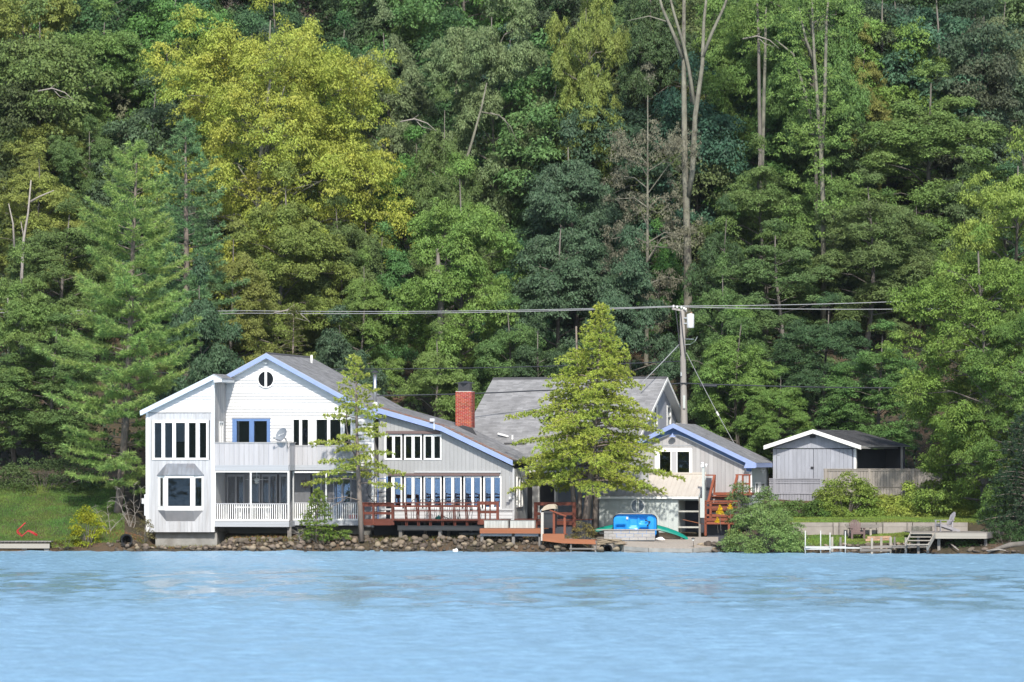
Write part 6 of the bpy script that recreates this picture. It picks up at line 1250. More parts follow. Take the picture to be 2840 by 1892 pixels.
PR = {}
PR['full'] = [make_broad(11, cb=.16, nl=30), make_broad(12, cb=.2, nl=28, Rr=4.5), make_broad(13, cb=.14, nl=32, lobe=(.7, 1.3))]
PR['mid'] = [make_broad(22, cb=.4, nl=24, Rr=4.5, kind='top'), make_broad(23, cb=.33, nl=27, lean=(1.2, 0))]
PR['high'] = [make_broad(31, cb=.58, nl=20, kind='top'), make_broad(32, cb=.55, nl=20, lean=(-1, 0))]
PR['oak'] = [make_broad(41, cb=.16, nl=28, a=(.3, .6), leafL=.21, per=62, flat=.85, droop=.9), make_broad(42, cb=.22, nl=26, a=(.3, .6), leafL=.21, per=62, flat=.85, droop=.9)]
PR['airy'] = [make_broad(51, cb=.3, nl=22, ns=13, a=(.22, .42), per=46, leafL=.12, bark='bark_pale')]
PR['shade'] = [make_broad(61, cb=.10, nl=28, leafL=.24, per=50, a=(.4, .7), ns=16), make_broad(62, cb=.14, nl=28, leafL=.24, per=50, a=(.4, .7), ns=16)]
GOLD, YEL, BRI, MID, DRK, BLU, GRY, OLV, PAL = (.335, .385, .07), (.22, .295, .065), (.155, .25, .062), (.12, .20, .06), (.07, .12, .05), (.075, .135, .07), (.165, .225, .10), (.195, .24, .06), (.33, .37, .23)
# crowns read off the photograph: kind, centre column, top row, width, depth, colour, label
FOREST = [
 ('mid', 70, -120, 360, 62, YEL, 'light green tree in the very top left corner of the hillside'),
 ('high', 235, 20, 380, 58, BRI, 'green tree with a straight grey trunk left of the golden maple'),
 ('full', 440, -60, 300, 66, GRY, 'grey-green tree top behind the left edge of the golden maple'),
 ('airy', 390, 130, 190, 57, PAL, 'small pale-leaved tree tucked against the left side of the golden maple'),
 ('full', 130, 270, 330, 50, OLV, 'olive rounded tree below the top left corner'),
 ('full', 90, 400, 360, 40, YEL, 'yellow-green tree on the left edge above the white pine tip'),
 ('mid', 255, 330, 240, 47, MID, 'mid-green tree directly above the white pine tip'),
 ('full', 190, 560, 400, 33, MID, 'bushy mid-green tree left of the white pine at half height'),
 ('full', 40, 690, 330, 20, BRI, 'leafy green tree on the left edge with a thin birch stem'),
 ('full', 150, 880, 360, 19, MID, 'green tree low on the left behind the white pine trunk'),
 ('oak', 565, 740, 290, 18, BLU, 'blue-green tree right of the white pine above the white wing'),
 ('full', 770, 470, 400, 36, OLV, 'olive understory tree below the golden maple'),
 ('full', 640, 620, 300, 31, OLV, 'brownish-green tree between white pine and white house ridge'),
 ('full', 930, 540, 330, 40, MID, 'mid-green tree under the right lobe of the golden maple'),
 ('full', 1000, 700, 260, 31, BRI, 'bright olive-green tree above the stove flue'),
 ('oak', 930, 860, 300, 23, BLU, 'blue-green tree just over the white house roof'),
 ('full', 1265, 440, 400, 31, BRI, 'bright green tall broadleaf tree above the brick chimney'),
 ('full', 1200, 900, 330, 21, BRI, 'bright green low tree directly behind the brick chimney'),
 ('full', 1400, 830, 300, 25, MID, 'green tree behind the left end of the big roof ridge'),
 ('mid', 1120, 30, 330, 54, GRY, 'grey-green tall tree right of the golden maple'),
 ('mid', 1370, -20, 380, 51, GRY, 'pale grey-green tree with leaning trunk at top centre'),
 ('full', 1240, 250, 240, 45, MID, 'darker green tree between the two grey-green ones at top centre'),
 ('high', 1630, -50, 230, 47, YEL, 'yellow-green leafy branch top right of centre'),
 ('full', 1790, -150, 300, 60, DRK, 'dark green tree behind the tall twin pale trunks'),
 ('oak', 1590, 360, 380, 42, BLU, 'dark blue-green oak in the shaded middle of the hillside'),
 ('oak', 1560, 580, 400, 31, BLU, 'drooping blue-green oak above the yellow-green hemlock'),
 ('airy', 1790, 200, 330, 37, (.20, .20, .13), 'thin pinkish-grey half-bare tree left of the tall twin pale trunks'),
 ('oak', 1760, 640, 300, 29, BLU, 'dark oak left of the transformer pole'),
 ('full', 1500, 880, 300, 23, DRK, 'dark green low tree behind the big roof ridge'),
 ('full', 2120, 390, 360, 38, MID, 'green layered tree right of the tall twin pale trunks'),
 ('full', 2020, 560, 240, 33, DRK, 'dark shaded tree right of the twin pale trunks low down'),
 ('high', 2090, -120, 330, 50, BRI, 'green tree with two dark grey trunks in the upper right shade'),
 ('high', 2260, -160, 330, 44, MID, 'tall tree with clustered grey trunks in the upper right'),
 ('mid', 2360, 90, 230, 52, OLV, 'red-tinged yellowish tree at upper right'),
 ('full', 2460, -60, 460, 54, BRI, 'large light green tree crown at the top right'),
 ('full', 2570, 190, 520, 45, BRI, 'broad light green tree below the top right crown'),
 ('full', 2790, -40, 340, 58, GRY, 'grey-green tree in the top right corner'),
 ('full', 2400, 480, 420, 36, MID, 'mid-green tree left of the big right-hand maple'),
 ('full', 2170, 620, 400, 31, MID, 'green tree above the gap between garage and shed'),
 ('full', 2060, 860, 330, 22, BRI, 'light green tree right of the utility pole, over the garage roof'),
 ('full', 2290, 820, 360, 24, DRK, 'dark green tree right above the shed ridge'),
 ('full', 1990, 720, 260, 26, MID, 'green tree just right of the transformer'),
 ('full', 2440, 900, 330, 20, MID, 'mid-green tree right behind the carport side of the shed'),
 ('full', 2160, 1020, 230, 19, BRI, 'bright green low saplings in the gap left of the shed'),
]
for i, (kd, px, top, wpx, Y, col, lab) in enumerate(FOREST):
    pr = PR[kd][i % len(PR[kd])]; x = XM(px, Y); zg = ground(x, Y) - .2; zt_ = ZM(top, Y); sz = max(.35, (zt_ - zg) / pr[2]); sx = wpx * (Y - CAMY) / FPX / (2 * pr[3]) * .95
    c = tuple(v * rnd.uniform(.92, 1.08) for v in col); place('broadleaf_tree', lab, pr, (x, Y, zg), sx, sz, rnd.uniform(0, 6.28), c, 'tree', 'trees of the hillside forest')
# filler trees deep in the shade
frs = random.Random(99)
MARKS = [(120, 'the left lawn'), (370, 'the white pine'), (560, 'the white wing'), (740, 'the white gable'), (930, 'the stove flue'), (1130, 'the bent blue roof edge'), (1300, 'the brick chimney'), (1450, 'the left end of the big roof'), (1650, 'the hemlock clump'), (1800, 'the right end of the big roof'), (1950, 'the utility pole'), (2110, 'the red stair'), (2260, 'the shed'), (2430, 'the carport'), (2600, 'the tall fence'), (2780, 'the right-hand platform')]
ORD = ['nearest', 'second', 'third', 'fourth', 'fifth', 'sixth', 'seventh', 'eighth', 'ninth', 'tenth', 'eleventh', 'twelfth', 'thirteenth', 'fourteenth', 'fifteenth', 'sixteenth', 'seventeenth', 'eighteenth', 'nineteenth', 'twentieth']
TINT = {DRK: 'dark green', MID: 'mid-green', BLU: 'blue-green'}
fill = []
for k in range(72):
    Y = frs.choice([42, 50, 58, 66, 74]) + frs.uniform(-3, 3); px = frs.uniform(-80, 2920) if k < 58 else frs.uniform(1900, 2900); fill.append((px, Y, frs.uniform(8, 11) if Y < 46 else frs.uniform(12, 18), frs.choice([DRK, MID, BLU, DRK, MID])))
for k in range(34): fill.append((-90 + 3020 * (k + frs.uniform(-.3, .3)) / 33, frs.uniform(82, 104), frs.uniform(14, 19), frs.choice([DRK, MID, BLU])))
fill.sort(key=lambda f: f[1]); seen = {}
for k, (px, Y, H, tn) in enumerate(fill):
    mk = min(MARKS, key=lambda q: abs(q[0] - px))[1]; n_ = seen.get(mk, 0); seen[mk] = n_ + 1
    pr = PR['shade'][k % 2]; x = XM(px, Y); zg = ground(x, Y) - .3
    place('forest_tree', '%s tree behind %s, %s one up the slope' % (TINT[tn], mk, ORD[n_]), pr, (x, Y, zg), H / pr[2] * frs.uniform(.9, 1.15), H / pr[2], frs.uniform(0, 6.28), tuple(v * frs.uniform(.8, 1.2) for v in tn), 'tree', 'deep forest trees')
# golden maple
gm_ = make_broad(71, H=17.5, Rr=7.2, cb=.16, nl=84, lobe=(1.0, 1.7), ns=17, a=(.28, .52), per=64, leafL=.15, mt='leaf_turning', r0=.22, bark='bark_pale')
Y = 45; x = XM(765, Y); zg = ground(x, Y); place('golden_maple', 'large golden-yellow maple spreading high above the white house', gm_, (x, Y, zg - .2), 1.12, (ZM(-25, Y) - zg) / 17.5, .8, GOLD)
# right-hand maples close to the shore
mp1 = make_broad(81, H=15, Rr=5.0, cb=.06, nl=54, lobe=(.7, 1.3), ns=24, a=(.24, .46), per=74, leafL=.14, r0=.24)
mp2 = make_broad(82, H=15, Rr=5.0, cb=.18, nl=44, lobe=(.7, 1.3), ns=24, a=(.24, .46), per=74, leafL=.14, r0=.24)
Y = 6.0; x = XM(2725, Y); place('shore_maple', 'big green maple hanging over the tall fence at the right edge', mp1, (x, Y, 1.5), 1.04, (ZM(640, Y) - 1.5) / 15, .4, (.16, .25, .05))
Y = 12.0; x = XM(2800, Y); place('shore_maple', 'tall yellow-green maple rising at the right edge behind the fence', mp2, (x, Y, 2.2), 1.0, (ZM(390, Y) - 2.2) / 15, 2.1, (.215, .295, .06))

Y = 2.5; x = XM(2850, Y); place('shore_maple', 'dense green maple boughs at the right edge above the platform end', mp1, (x, Y, 1.2), .70, (ZM(800, Y) - 1.2) / 15, 3.6, (.13, .22, .05))
# tall bare twin-trunked tree
tt = thing('twin_trunk_tree', 'tall bare tree with twin pale lichen-spotted trunks right of centre', 'tree'); Y = 37.0
def tk(pts, r): 
    return [P(a, c, Y + d_) for a, c, d_ in pts], r
m = MB(); gx = XM(1906, Y); base = Vector((gx, Y, ground(gx, Y) - .5))
m.tube([base] + [P(*p) for p in ((1908, 800, Y), (1907, 700, Y), (1903, 560, Y), (1899, 420, Y), (1897, 250, Y), (1896, 100, Y), (1898, -60, Y))], [.28, .25, .23, .2, .18, .15, .12, .08], 10)
m.tube([P(*p) for p in ((1909, 545, Y - .1), (1920, 480, Y - .3), (1928, 320, Y - .4), (1948, 180, Y - .4), (1952, 60, Y - .4), (1965, -60, Y - .4))], [.15, .16, .15, .12, .09, .06], 9)
m.tube([P(*p) for p in ((1948, 160, Y - .4), (1975, 90, Y - .5), (2010, 15, Y - .5), (2030, -50, Y - .5))], [.12, .10, .08, .05], 7)
m.tube([P(*p) for p in ((1926, 290, Y - .3), (1912, 200, Y - .2), (1895, 120, Y - .4), (1870, 40, Y - .5), (1850, -40, Y - .6))], [.13, .11, .10, .08, .05], 7)
m.tube([P(*p) for p in ((1892, 160, Y - .2), (1866, 90, Y - .4), (1836, 20, Y - .6), (1818, -50, Y - .6))], [.12, .1, .08, .05], 7)
m.tube([P(*p) for p in ((1890, 130, Y - .2), (1850, 60, Y - .4), (1800, 45, Y - .6), (1740, 58, Y - .8))], [.06, .05, .035, .015], 6)
m.build('trunk', M_['bark_pale'], tt, True)
rs = np.random.RandomState(5); C = np.array([tuple(P(rs.uniform(1780, 2080), rs.uniform(-420, -90), Y + rs.uniform(-2.5, 2.5))) for _ in range(170)] ); O = unit(C - np.array(tuple(P(1910, -200, Y)))); O[:, 2] = 0
cr_ = obj('crown', leaf_mesh('crown', *sprays(rs, C, rs.uniform(.5, 1, 170), O, 80, .17), M_['leaf']), tt); cr_.color = (*BRI, 1)
# dead snag on the left and thin bare stems
def stem(name, lab, mt, Y, paths, cat='tree', crown=None, col=None):
    o = thing(name, lab, cat)
    if cat == 'tree':   # root the first stem in the ground
        (a, c), r = paths[0][0][0], paths[0][1]; x_ = XM(a, Y); g_ = ground(x_, Y) - .3
        if ZM(c, Y) > g_ + .3: paths = [([(a + 1, HY - (g_ - CAMH) * FPX / (Y - CAMY))] + paths[0][0], r)] + paths[1:]
    if crown:
        rs = np.random.RandomState(len(lab)); C = np.array([tuple(P(a + rs.normal(0, w), c + rs.normal(0, h), Y + rs.uniform(-1.2, .6))) for a, c, w, h, n in crown for _ in range(n)]); k = obj('crown', leaf_mesh('crown', *sprays(rs, C, rs.uniform(.26, .5, len(C)), np.tile(np.array([[0, -1., 0]]), (len(C), 1)), 46, .16, .55, .7), M_['leaf']), o); k.color = (*col, 1)
    for k, (pts, r) in enumerate(paths): part('trunk' if k == 0 else 'branch', M_[mt], o, lambda m: m.tube([P(a, c, Y + .1 * k) for a, c in pts], [lerp(r, r * .35, i / (len(pts) - 1)) for i in range(len(pts))], 7), True)
    return o
stem('dead_snag', 'bare grey dead snag standing left of the white pine', 'dead_wood', 24, [([(60, 760), (66, 660), (78, 590), (86, 500)], .11), ([(84, 560), (110, 545), (150, 528)], .07), ([(40, 690), (36, 620), (24, 565)], .07), ([(66, 660), (58, 615)], .05)])
stem('birch_stem', 'thin pale birch stem on the left edge', 'bark_birch', 22, [([(28, 1120), (24, 1000), (20, 900), (22, 820)], .09), ([(20, 870), (45, 855), (70, 880)], .05)])
stem('leaning_trunk', 'leaning pale grey trunk below the grey-green tree at top centre', 'bark_pale', 47, [([(1285, 470), (1310, 390), (1335, 300), (1350, 230)], .12), ([(1330, 310), (1385, 320), (1415, 350), (1435, 395)], .05), ([(1360, 312), (1400, 330), (1420, 380)], .04)])
stem('dark_trunk', 'left of two dark grey trunks in the upper right shade', 'bark', 41, [([(2110, 520), (2106, 300), (2104, 120), (2100, 0)], .17)], crown=[(2080, 30, 60, 50, 60), (2020, 90, 40, 30, 30)], col=BRI); stem('dark_trunk', 'right of two dark grey trunks in the upper right shade', 'bark_pale', 41.5, [([(2113, 470), (2118, 300), (2122, 150), (2124, 20)], .17)])
stem('clustered_trunks', 'cluster of grey trunks rising from one base in the upper right', 'bark_pale', 36, [([(2283, 570), (2277, 430), (2268, 300), (2258, 150), (2250, -40)], .17), ([(2278, 440), (2288, 250), (2292, 60), (2300, -40)], .14), ([(2250, 330), (2225, 230), (2200, 150), (2150, 110)], .10), ([(2262, 180), (2235, 110), (2215, 20)], .11)], crown=[(2270, 560, 60, 60, 60), (2220, 380, 30, 60, 40), (2310, 300, 40, 90, 60), (2200, 200, 30, 40, 30), (2260, 20, 70, 40, 60)], col=BRI)
stem('forked_trunk', 'brown forked trunk showing inside the bright green tree above the chimney', 'bark', 28.5, [([(1222, 850), (1218, 760), (1213, 690)], .24), ([(1200, 840), (1205, 770), (1212, 710)], .13)])
stem('maple_trunk', 'grey trunk standing under the golden maple', 'bark_pale', 40, [([(716, 640), (716, 540), (722, 450), (735, 320), (750, 220)], .22), ([(720, 470), (760, 330), (790, 240)], .10), ([(716, 560), (680, 490), (660, 460)], .08)])
for k, (px, py) in enumerate(((145, 245), (1150, 330), (800, 860), (2100, 100))):
    stem('dead_branch', ['bare curved dead branch hanging in the upper left trees', 'bare pale dead branch left of the leaning trunk', 'fallen bare branch over the upper wires above the white house', 'bare twiggy branch tip in the upper right shade'][k], 'dead_wood', [46, 43, 20, 40][k], [([(px - 40, py + 8), (px, py), (px + 35, py + 12), (px + 60, py + 34)], .05), ([(px, py), (px + 20, py + 22), (px + 50, py + 30)], .03), ([(px - 10, py + 3), (px + 12, py - 12)], .02)], 'branch')

# ---- conifers
def make_pine(seed, path, rad, zb, zt, prof, nb, tuftL, droop, flatness, mtl='needle', bark='bark_pine', needles=13, upturn=.25, nw=.024, twsp=.24, skip=0.0, vj=.02, lv=(.75, 1.15)):
    """path: trunk points; branches in whorls; prof(h) gives branch length; needles in tufts on flat side twigs."""
    rs = np.random.RandomState(seed); rr = random.Random(seed); m = MB(); m.tube(path, rad, 9); Pp = []; Dd = []
    zs = [p[2] for p in path]
    def at(z):
        for i in range(len(path) - 1):
            if z <= path[i+1][2]: t = (z - path[i][2]) / max(1e-6, path[i+1][2] - path[i][2]); return Vector(path[i]).lerp(Vector(path[i+1]), max(0, t))
        return Vector(path[-1])
    for i in range(nb):
        h = (i + rr.random()) / nb
        if rr.random() < skip * (1 - h): continue
        z = lerp(zb, zt, h ** .92); st_ = at(z); az = i * 2.39996 + rr.uniform(-.5, .5); L = prof(h, az) * rr.uniform(*lv)
        if L < .15: continue
        d = Vector((math.cos(az), math.sin(az), 0)); pts = []
        for k in range(7): f = k / 6; pts.append(st_ + d * L * f + Vector((0, 0, L * (lerp(.10, .5, h) * f - droop * f * f + upturn * max(0, f - .6) ** 2 * 2))))
        m.tube(pts, [max(.008, .045 * L / 3 * (1 - .8 * k / 6)) for k in range(7)], 4, False)
        def bp(f): k = min(5, int(f * 6)); return pts[k].lerp(pts[k+1], f * 6 - k)
        nt = max(3, int(L / twsp)); side = Vector((-d.y, d.x, 0))
        for k in range(nt):
            f = lerp(.22 if L > 1 else .05, 1.0, (k + rr.random()) / nt); b_ = bp(f); sl = (1.08 - f) * L * flatness * rr.uniform(.6, 1.1) + .12; s = 1 if k % 2 else -1
            dv = (side * s * .8 + d * .65 + Vector((0, 0, rr.uniform(-.12, .18) - droop * .4))).normalized(); ntf = max(2, int(sl / .13))
            for q in range(ntf): Pp.append(b_ + dv * sl * (q + 1) / ntf + Vector((0, 0, -droop * .5 * sl * ((q + 1) / ntf) ** 2))); Dd.append(dv)
            if k % 2 == 0: Pp.append(b_); Dd.append(d)
    z = zt
    for k in range(10): Pp.append(Vector(path[-1]) - Vector((0, 0, .1 * k))); Dd.append(Vector((0, 0, 1)))
    Pp = np.array([tuple(p) for p in Pp]); Dd = np.array([tuple(p) for p in Dd]); n = len(Pp) * needles; idx = np.repeat(np.arange(len(Pp)), needles)
    D = Dd[idx] * .9 + rs.normal(0, .62, (n, 3)) + np.array([0, 0, .22 - droop]); Ls = tuftL * rs.uniform(.7, 1.25, n); Ws = np.full(n, nw) * rs.uniform(.8, 1.3, n)
    return m.mesh('trunk', M_[bark], True), tri_mesh('crown', (Pp + rs.normal(0, vj, Pp.shape))[idx] + rs.normal(0, .02, (n, 3)), D, Ls, Ws, M_[mtl], rs)
def conifer(name, lab, meshes, col, loc=(0, 0, 0)):
    o = thing(name, lab, 'tree', loc); obj('trunk', meshes[0], o); c = obj('crown', meshes[1], o); c.color = (*col, 1); return o
Y = 6.5; tr0 = [P(a, c, Y) for a, c in ((322, 1470), (334, 1360), (345, 1220), (354, 1080), (362, 900), (368, 700), (374, 560), (378, 470), (381, 395))]; b0_ = tr0[0].copy(); tr0 = [tuple(p - b0_) for p in tr0]
def pprof(h, az):
    L = 4.9 * (1 - h) ** .72 * (1 if h > .3 else .40 + 2.0 * h) + .25
    return L * (1.12 if math.cos(az) < 0 else .95)
pine = make_pine(3, tr0, [.24, .22, .20, .18, .15, .11, .08, .05, .02], 1.9, tr0[-1][2] - .1, pprof, 150, .25, .05, .42, needles=15, upturn=.35, nw=.036, twsp=.17, skip=.30, lv=(.6, 1.2))
conifer('white_pine', 'tall white pine with a bare leaning trunk left of the white house', pine, (.26, .38, .11), b0_)
Y = 24; tr1 = [P(a, c, Y) for a, c in ((520, 1200), (518, 900), (516, 600), (514, 330))]; b0_ = tr1[0].copy(); tr1 = [tuple(p - b0_) for p in tr1]
pine2 = make_pine(4, tr1, [.25, .2, .12, .02], 5.5, tr1[-1][2] - .1, lambda h, az: 3.3 * (1 - h) ** .7 + .2, 80, .27, .06, .42, needles=13, nw=.045, upturn=.3, twsp=.24)
conifer('background_pine', 'softer blue-green pine behind the right side of the white pine', pine2, (.16, .28, .12), b0_)
# yellow-green hemlock clump: four stems sharing one crown
Y = 2.6; tr2 = [P(a, c, Y) for a, c in ((1618, 1490), (1632, 1380), (1645, 1250), (1655, 1100), (1664, 960), (1672, 845))]; b0_ = tr2[0].copy(); tr2 = [tuple(p - b0_) for p in tr2]
def hprof(h, az):
    L = 5.3 * (1 - h) ** 1.0 * (.8 + .2 * min(1, h * 6)) * (.9 + .16 * math.sin(h * 23 + az * 2)) + .25
    return L * (1.0 - .08 * math.cos(az))
hm = make_pine(6, tr2, [.22, .19, .16, .12, .07, .015], 2.6, tr2[-1][2] - .05, hprof, 165, .12, .26, .42, bark='bark_pine', needles=17, upturn=.0, nw=.042, twsp=.17, vj=.06, lv=(.6, 1.12))
ho = conifer('hemlock_clump', 'yellow-green feathery hemlock clump of four stems before the big roof', hm, (.37, .44, .08), b0_)
for pts, r in (([(1594, 1482), (1592, 1400), (1586, 1330), (1600, 1240)], .15), ([(1607, 1480), (1607, 1400), (1610, 1320), (1625, 1230)], .13), ([(1650, 1480), (1652, 1400), (1652, 1330), (1650, 1240)], .16), ([(1640, 1250), (1602, 1060), (1598, 905)], .06)):
    part('trunk', M_['bark_pine'], ho, lambda m: m.tube([tuple(P(a, c, Y + .4) - b0_) for a, c in pts], [r, r * .9, r * .75, r * .5][:len(pts)], 8), True)
# sparse young hemlock in front of the white house
Y = .9; tr3 = [P(a, c, Y) for a, c in ((1003, 1502), (998, 1400), (992, 1290), (989, 1180), (988, 1080), (986, 985))]; b0_ = tr3[0].copy(); tr3 = [tuple(p - b0_) for p in tr3]
sh_ = make_pine(8, tr3, [.15, .13, .11, .07, .04, .012], 2.9, tr3[-1][2] - .05, lambda h, az: (2.3 * (1 - h) ** .8 + .15) * (1.1 if math.cos(az) < 0 else .95), 62, .11, .20, .42, needles=17, upturn=.0, nw=.045, twsp=.15, skip=.3, vj=.05)
so = conifer('sparse_hemlock', 'slender sparse hemlock in front of the white house balcony', sh_, (.36, .42, .09), b0_)
for pts, r in (([(989, 1270), (970, 1235), (960, 1180), (962, 1120)], .05), ([(998, 1388), (960, 1378), (905, 1385)], .03), ([(965, 1380), (930, 1400), (900, 1420)], .02)): part('limb', M_['bark_pine'], so, lambda m: m.tube([tuple(P(a, c, Y - .1) - b0_) for a, c in pts], [r, r * .8, r * .6, r * .4][:len(pts)], 6), True)
Y = .7; tr4 = [P(a, c, Y) for a, c in ((876, 1500), (878, 1440), (882, 1353))]; b0_ = tr4[0].copy(); tr4 = [tuple(p - b0_) for p in tr4]
conifer('hemlock_sapling', 'small green hemlock sapling in front of the right porch balusters', make_pine(9, tr4, [.03, .025, .008], .25, tr4[-1][2], lambda h, az: .95 * (1 - h) ** .8 + .08, 44, .09, .18, .42, needles=12, upturn=0, nw=.042, twsp=.15), (.17, .25, .04), b0_)
# spruces
Y = 19; tr5 = [P(a, c, Y) for a, c in ((810, 1150), (812, 1000), (815, 840))]; b0_ = tr5[0].copy(); tr5 = [tuple(p - b0_) for p in tr5]
conifer('young_spruce', 'small olive spruce top peeking over the white house ridge', make_pine(10, tr5, [.1, .07, .01], 1, tr5[-1][2], lambda h, az: 1.5 * (1 - h) + .1, 70, .13, .2, .35, needles=9, upturn=0, nw=.03), (.11, .13, .035), b0_)
Y = -1.5; tr6 = [P(a, c, Y) for a, c in ((2845, 1500), (2845, 1330), (2845, 1150))]; b0_ = tr6[0].copy(); tr6 = [tuple(p - b0_) for p in tr6]
conifer('shore_spruce', 'dark drooping conifer at the far right edge beside the platform', make_pine(14, tr6, [.14, .1, .02], .4, tr6[-1][2], lambda h, az: 2.2 * (1 - h) ** .6 + .2, 90, .15, .24, .42, needles=14, upturn=0, nw=.045, vj=.1), (.045, .08, .042), b0_)

# ---- shrubs, vines, grass
def shrub(name, lab, px, top, bot, wpx, Y, col, nsp=70, a=(.22, .42), per=80, leafL=.11, depth=None, seed=0, mt='leaf', gap=.0, cat='shrub'):
    rs = np.random.RandomState(seed + 200); c = P(px, bot, Y); Hh = ZM(top, Y) - c.z; w = wpx * (Y - CAMY) / FPX / 2; dp_ = depth or w * .7
    th = rs.uniform(0, 2*np.pi, nsp); ph = np.arccos(rs.uniform(-.15, 1, nsp)); rr_ = rs.uniform(.55, 1.0, nsp) ** .6
    C = np.stack([w * np.sin(ph) * np.cos(th) * rr_, dp_ * np.sin(ph) * np.sin(th) * rr_, np.maximum(.05, Hh * np.cos(ph) * rr_ * rs.uniform(.8, 1.05, nsp) + .12)], 1); O = unit(C); O[:, 2] = 0
    o = thing(name, lab, cat, c); m = MB()
    for k in range(0, nsp, 3): e = C[k]; m.tube([(e[0] * .1, e[1] * .1, -.15), (e[0] * .55, e[1] * .55, e[2] * .6), tuple(e)], [.022, .015, .006], 4, False)
    m.build('stems', M_['bark'], o); k = obj('foliage', leaf_mesh('foliage', *sprays(rs, C, rs.uniform(*a, nsp), O, per, leafL, .6, .2, 1.1), M_[mt]), o); k.color = (*col, 1); return o
shrub('shore_shrub', 'large grey-green willow shrub at the waterline before the red stair', 2118, 1390, 1528, 235, -3.0, (.19, .29, .09), 190, (.22, .42), 110, .10, 1.7, 1)
shrub('shore_shrub', 'upright leafy sprig of the willow shrub covering the red stair rail', 2052, 1335, 1460, 80, -2.2, (.14, .21, .07), 60, (.18, .3), 70, .10, .6, 2)
shrub('shore_shrub', 'narrow shrub against the pale flank of the garage', 2120, 1352, 1460, 90, -.5, (.14, .23, .07), 60, (.18, .32), 70, .10, .6, 3)
shrub('fence_shrub', 'big yellow-tipped green shrub in front of the tall fence', 2345, 1312, 1434, 200, 6.5, (.20, .28, .055), 150, (.24, .42), 95, .12, 1.3, 4, 'leaf_turning')
shrub('fence_shrub', 'low rounded green shrub left of the yellow-tipped one', 2265, 1392, 1438, 90, 5.8, (.09, .16, .035), 50, (.2, .32), 80, .11, .6, 5)
shrub('fence_shrub', 'low weedy green growth at the foot of the low grey fence', 2200, 1392, 1438, 170, 6.6, (.12, .20, .05), 70, (.2, .36), 80, .11, .9, 15)
shrub('yellow_bush', 'bright yellow-green young bush at the foot of the white pine', 245, 1400, 1512, 95, .9, (.30, .33, .02), 55, (.2, .34), 70, .11, .5, 6, 'leaf_turning')
shrub('bank_shrub', 'low olive shrub at the foot of the hemlock clump', 1618, 1450, 1494, 60, .6, (.22, .19, .06), 34, (.12, .22), 45, .08, .4, 7)
shrub('bank_shrub', 'small green plants under the right porch', 885, 1462, 1500, 90, .9, (.10, .17, .03), 30, (.14, .24), 50, .09, .4, 8)
shrub('bank_shrub', 'small bright leafy plant beside the sparse hemlock trunk', 955, 1470, 1498, 36, .8, (.14, .22, .04), 16, (.12, .2), 40, .09, .25, 9)
shrub('bank_shrub', 'dark green bushes under the right end of the grey platform', 2790, 1440, 1524, 130, -4.2, (.05, .10, .03), 60, (.2, .35), 80, .10, .8, 10)
shrub('bank_shrub', 'weedy green growth below the middle of the grey platform', 2670, 1496, 1526, 110, -4.6, (.06, .12, .03), 36, (.14, .26), 60, .08, .6, 11)
shrub('bank_shrub', 'reddish-green weeds on the bank left of the concrete foundation', 400, 1440, 1498, 60, 1.6, (.17, .15, .06), 30, (.12, .24), 30, .08, .4, 12)
shrub('bank_shrub', 'dark brush behind the lawn at the left edge', 120, 1275, 1372, 420, 12, (.09, .14, .045), 150, (.3, .5), 80, .13, 1.3, 13)
shrub('bank_shrub', 'yellow-green weeds between the left dock and the yellow bush', 185, 1490, 1522, 110, .5, (.17, .22, .035), 34, (.1, .2), 60, .08, .4, 14)
gr_ = thing('goldenrod', 'yellow goldenrod plume in front of the red stair', 'flower', P(1997, 1440, -3.1))
part('stalk', M_['bark'], gr_, lambda m: m.tube([(.05, 0, -.6), (0, 0, .0), (0, 0, .6)], .012, 4)); rs = np.random.RandomState(3); n_ = 700; u_ = rs.uniform(0, 1, n_); th = rs.uniform(0, 6.28, n_); Pp = np.stack([.24 * (1 - u_) * np.cos(th) * rs.uniform(.3, 1, n_), .14 * (1 - u_) * np.sin(th), .25 + .42 * u_], 1)
obj('plume', tri_mesh('plume', Pp, rs.normal(0, 1, (n_, 3)) + np.array([0, 0, .6]), np.full(n_, .07), np.full(n_, .035), M_['goldenrod'], rs), gr_)
for px, py, lab in ((2025, 1420, 'smaller goldenrod plume right of the tall one'), (1990, 1458, 'low goldenrod tuft at the foot of the red stair')):
    o = copy_tree(gr_); o.location = P(px, py, -3.0); o.scale = (.7, .7, .6); tag(o, lab, 'flower')
# vines along the fence foot
rs = np.random.RandomState(31); nv = 260; vx = rs.uniform(2290, 2720, nv); vy = rs.uniform(0, 1, nv); tops = np.where(vx > 2520, 1330, 1380)
C = np.array([tuple(P(a, lerp(1430, t_, f ** 1.3), lerp(6.2, 8.9, f))) for a, f, t_ in zip(vx, vy, tops)]); O = np.tile(np.array([[0, -1, 0.]]), (nv, 1))
vo = thing('grape_vine', 'dense grape vine with broad yellow-green leaves covering the foot of the tall fence', 'vine', (0, 0, 0)); k = obj('foliage', leaf_mesh('foliage', *sprays(rs, C, rs.uniform(.25, .5, nv), O, 55, .21, .6, .3, .9), M_['leaf_turning']), vo); k.color = (.24, .31, .06, 1)
m = MB()
for q in range(30): a = C[q]; m.tube([(a[0], a[1] + .1, a[2] - .6), tuple(a)], [.02, .01], 4)
m.build('stems', M_['bark'], vo)
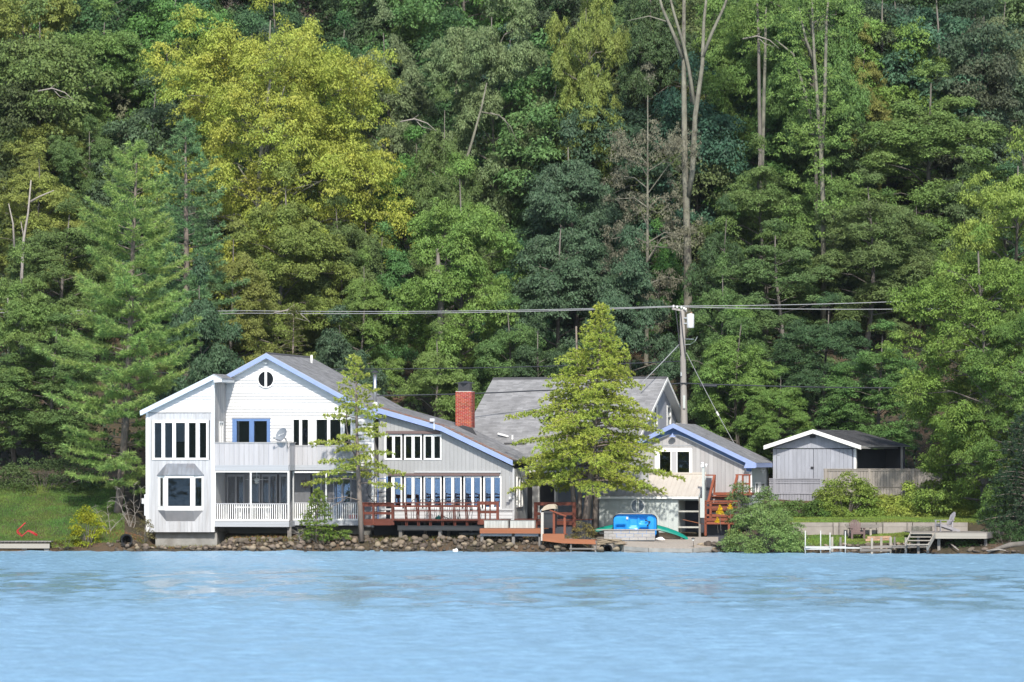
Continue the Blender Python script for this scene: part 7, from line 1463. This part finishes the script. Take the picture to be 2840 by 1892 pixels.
# bare twiggy shrubs by the white pine
def twigs(name, lab, px, top, bot, Y, n, spread, seed):
    o = thing(name, lab, 'shrub', P(px, bot, Y)); rr = random.Random(seed); Hh = ZM(top, Y) - ZM(bot, Y); m = MB()
    for k in range(n):
        p = Vector((rr.uniform(-.1, .1), rr.uniform(-.1, .1), -.1)); pts = [p.copy()]; d = Vector((rr.uniform(-.3, .3) * spread, rr.uniform(-.2, .2), 1))
        for q in range(5): d += Vector((rr.uniform(-.4, .4), rr.uniform(-.3, .3), 0)); p = p + d.normalized() * Hh / 5 * rr.uniform(.7, 1.1); pts.append(p.copy())
        m.tube(pts, [.02, .017, .013, .01, .007, .004], 4)
        for q in range(1, 6):
            for s in range(2): e = pts[q] + Vector((rr.uniform(-.45, .45), rr.uniform(-.3, .3), rr.uniform(-.05, .25))) ; m.tube([pts[q], pts[q].lerp(e, .6) + Vector((0, 0, .03)), e], [.009, .006, .003], 4)
    m.build('bare_stems', M_['dead_wood'], o); return o
twigs('bare_shrub', 'bare twiggy shrub between the pine trunk and the white house', 365, 1330, 1470, 4.5, 5, 1, 1); twigs('bare_shrub', 'bare twiggy shrub left of the pine trunk', 300, 1380, 1480, 3.0, 4, 1, 2); twigs('bare_shrub', 'dry bare stems under the porch left of the hemlock sapling', 840, 1462, 1508, .9, 6, 1.5, 3)
# grass: blades over the two lawns
def grass(name, lab, regions, n, L, col, seed):
    rs = np.random.RandomState(seed); Pp = []
    for (p0, p1, Y0, Y1, w) in regions:
        for _ in range(int(n * w)):
            Y_ = rs.uniform(Y0, Y1); x_ = XM(rs.uniform(p0, p1), Y_)
            if Y_ - shoreY(x_) < .9: continue
            Pp.append((x_, Y_, ground(x_, Y_) - .01))
    Pp = np.array(Pp); k = len(Pp); o = obj(name, tri_mesh(name, Pp, rs.normal(0, .35, (k, 3)) + np.array([0, 0, 1]), L * rs.uniform(.6, 1.3, k), np.full(k, .028), M_['grass_blade'], rs)); o.color = (*col, 1); tag(o, lab, 'grass', kind='stuff')
grass('lawn_grass', 'mown green lawn grass on the right terrace', [(2180, 2760, 1.15, 8.3, .62), (2230, 2540, -3.2, .8, .38)], 60000, .075, (.19, .28, .055), 1)
grass('bank_grass', 'longer rough grass on the sloping left bank', [(-60, 345, .9, 13, 1.0)], 60000, .11, (.125, .215, .045), 2)
grass('shore_weeds', 'thin dry weeds and grass tufts growing on the stony bank', [(300, 1640, .9, 2.6, 1.0)], 3800, .22, (.17, .18, .06), 3)
rs = np.random.RandomState(8); n_ = 9000; px_ = rs.uniform(300, 1640, n_); Yy = rs.uniform(1.0, 3.4, n_); Pp = np.array([(XM(a, c), c, ground(XM(a, c), c) + .02) for a, c in zip(px_, Yy)])
o = obj('leaf_litter', leaf_mesh('leaf_litter', Pp, rs.normal(0, 1, (n_, 3)), np.array([[0, 0, 1.]]) + rs.normal(0, .3, (n_, 3)), np.full(n_, .10), np.full(n_, .05), M_['leaf'])); o.color = (.30, .14, .06, 1); tag(o, 'brown fallen leaves and needles on the bank under the decks', 'leaf litter', kind='stuff')
# low brush closing the forest floor, deep forest shade put into its dark leaf colour
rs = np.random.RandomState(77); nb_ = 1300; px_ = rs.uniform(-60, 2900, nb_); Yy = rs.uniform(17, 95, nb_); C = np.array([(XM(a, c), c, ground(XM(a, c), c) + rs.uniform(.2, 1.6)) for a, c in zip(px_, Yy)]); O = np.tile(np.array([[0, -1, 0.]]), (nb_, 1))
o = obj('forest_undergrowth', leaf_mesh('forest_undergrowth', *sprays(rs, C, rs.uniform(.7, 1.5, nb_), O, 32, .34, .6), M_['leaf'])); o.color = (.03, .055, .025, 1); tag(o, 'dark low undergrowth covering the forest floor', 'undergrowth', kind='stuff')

# ------------------------------------------------------------------ summer haze over the lake
m, n, l, b = _new('haze'); out = n['Material Output']; n.remove(b); pv = n.new('ShaderNodeVolumePrincipled'); pv.inputs['Color'].default_value = (.80, .90, 1.0, 1); pv.inputs['Density'].default_value = .00004; pv.inputs['Anisotropy'].default_value = .0; l.new(pv.outputs[0], out.inputs['Volume'])
hz = MB(); hz.box(-1700, 1700, -1340, 440, -4, 175); tag(hz.build('haze', m), 'thin pale summer haze lying over the lake and hillside', 'haze', kind='stuff')
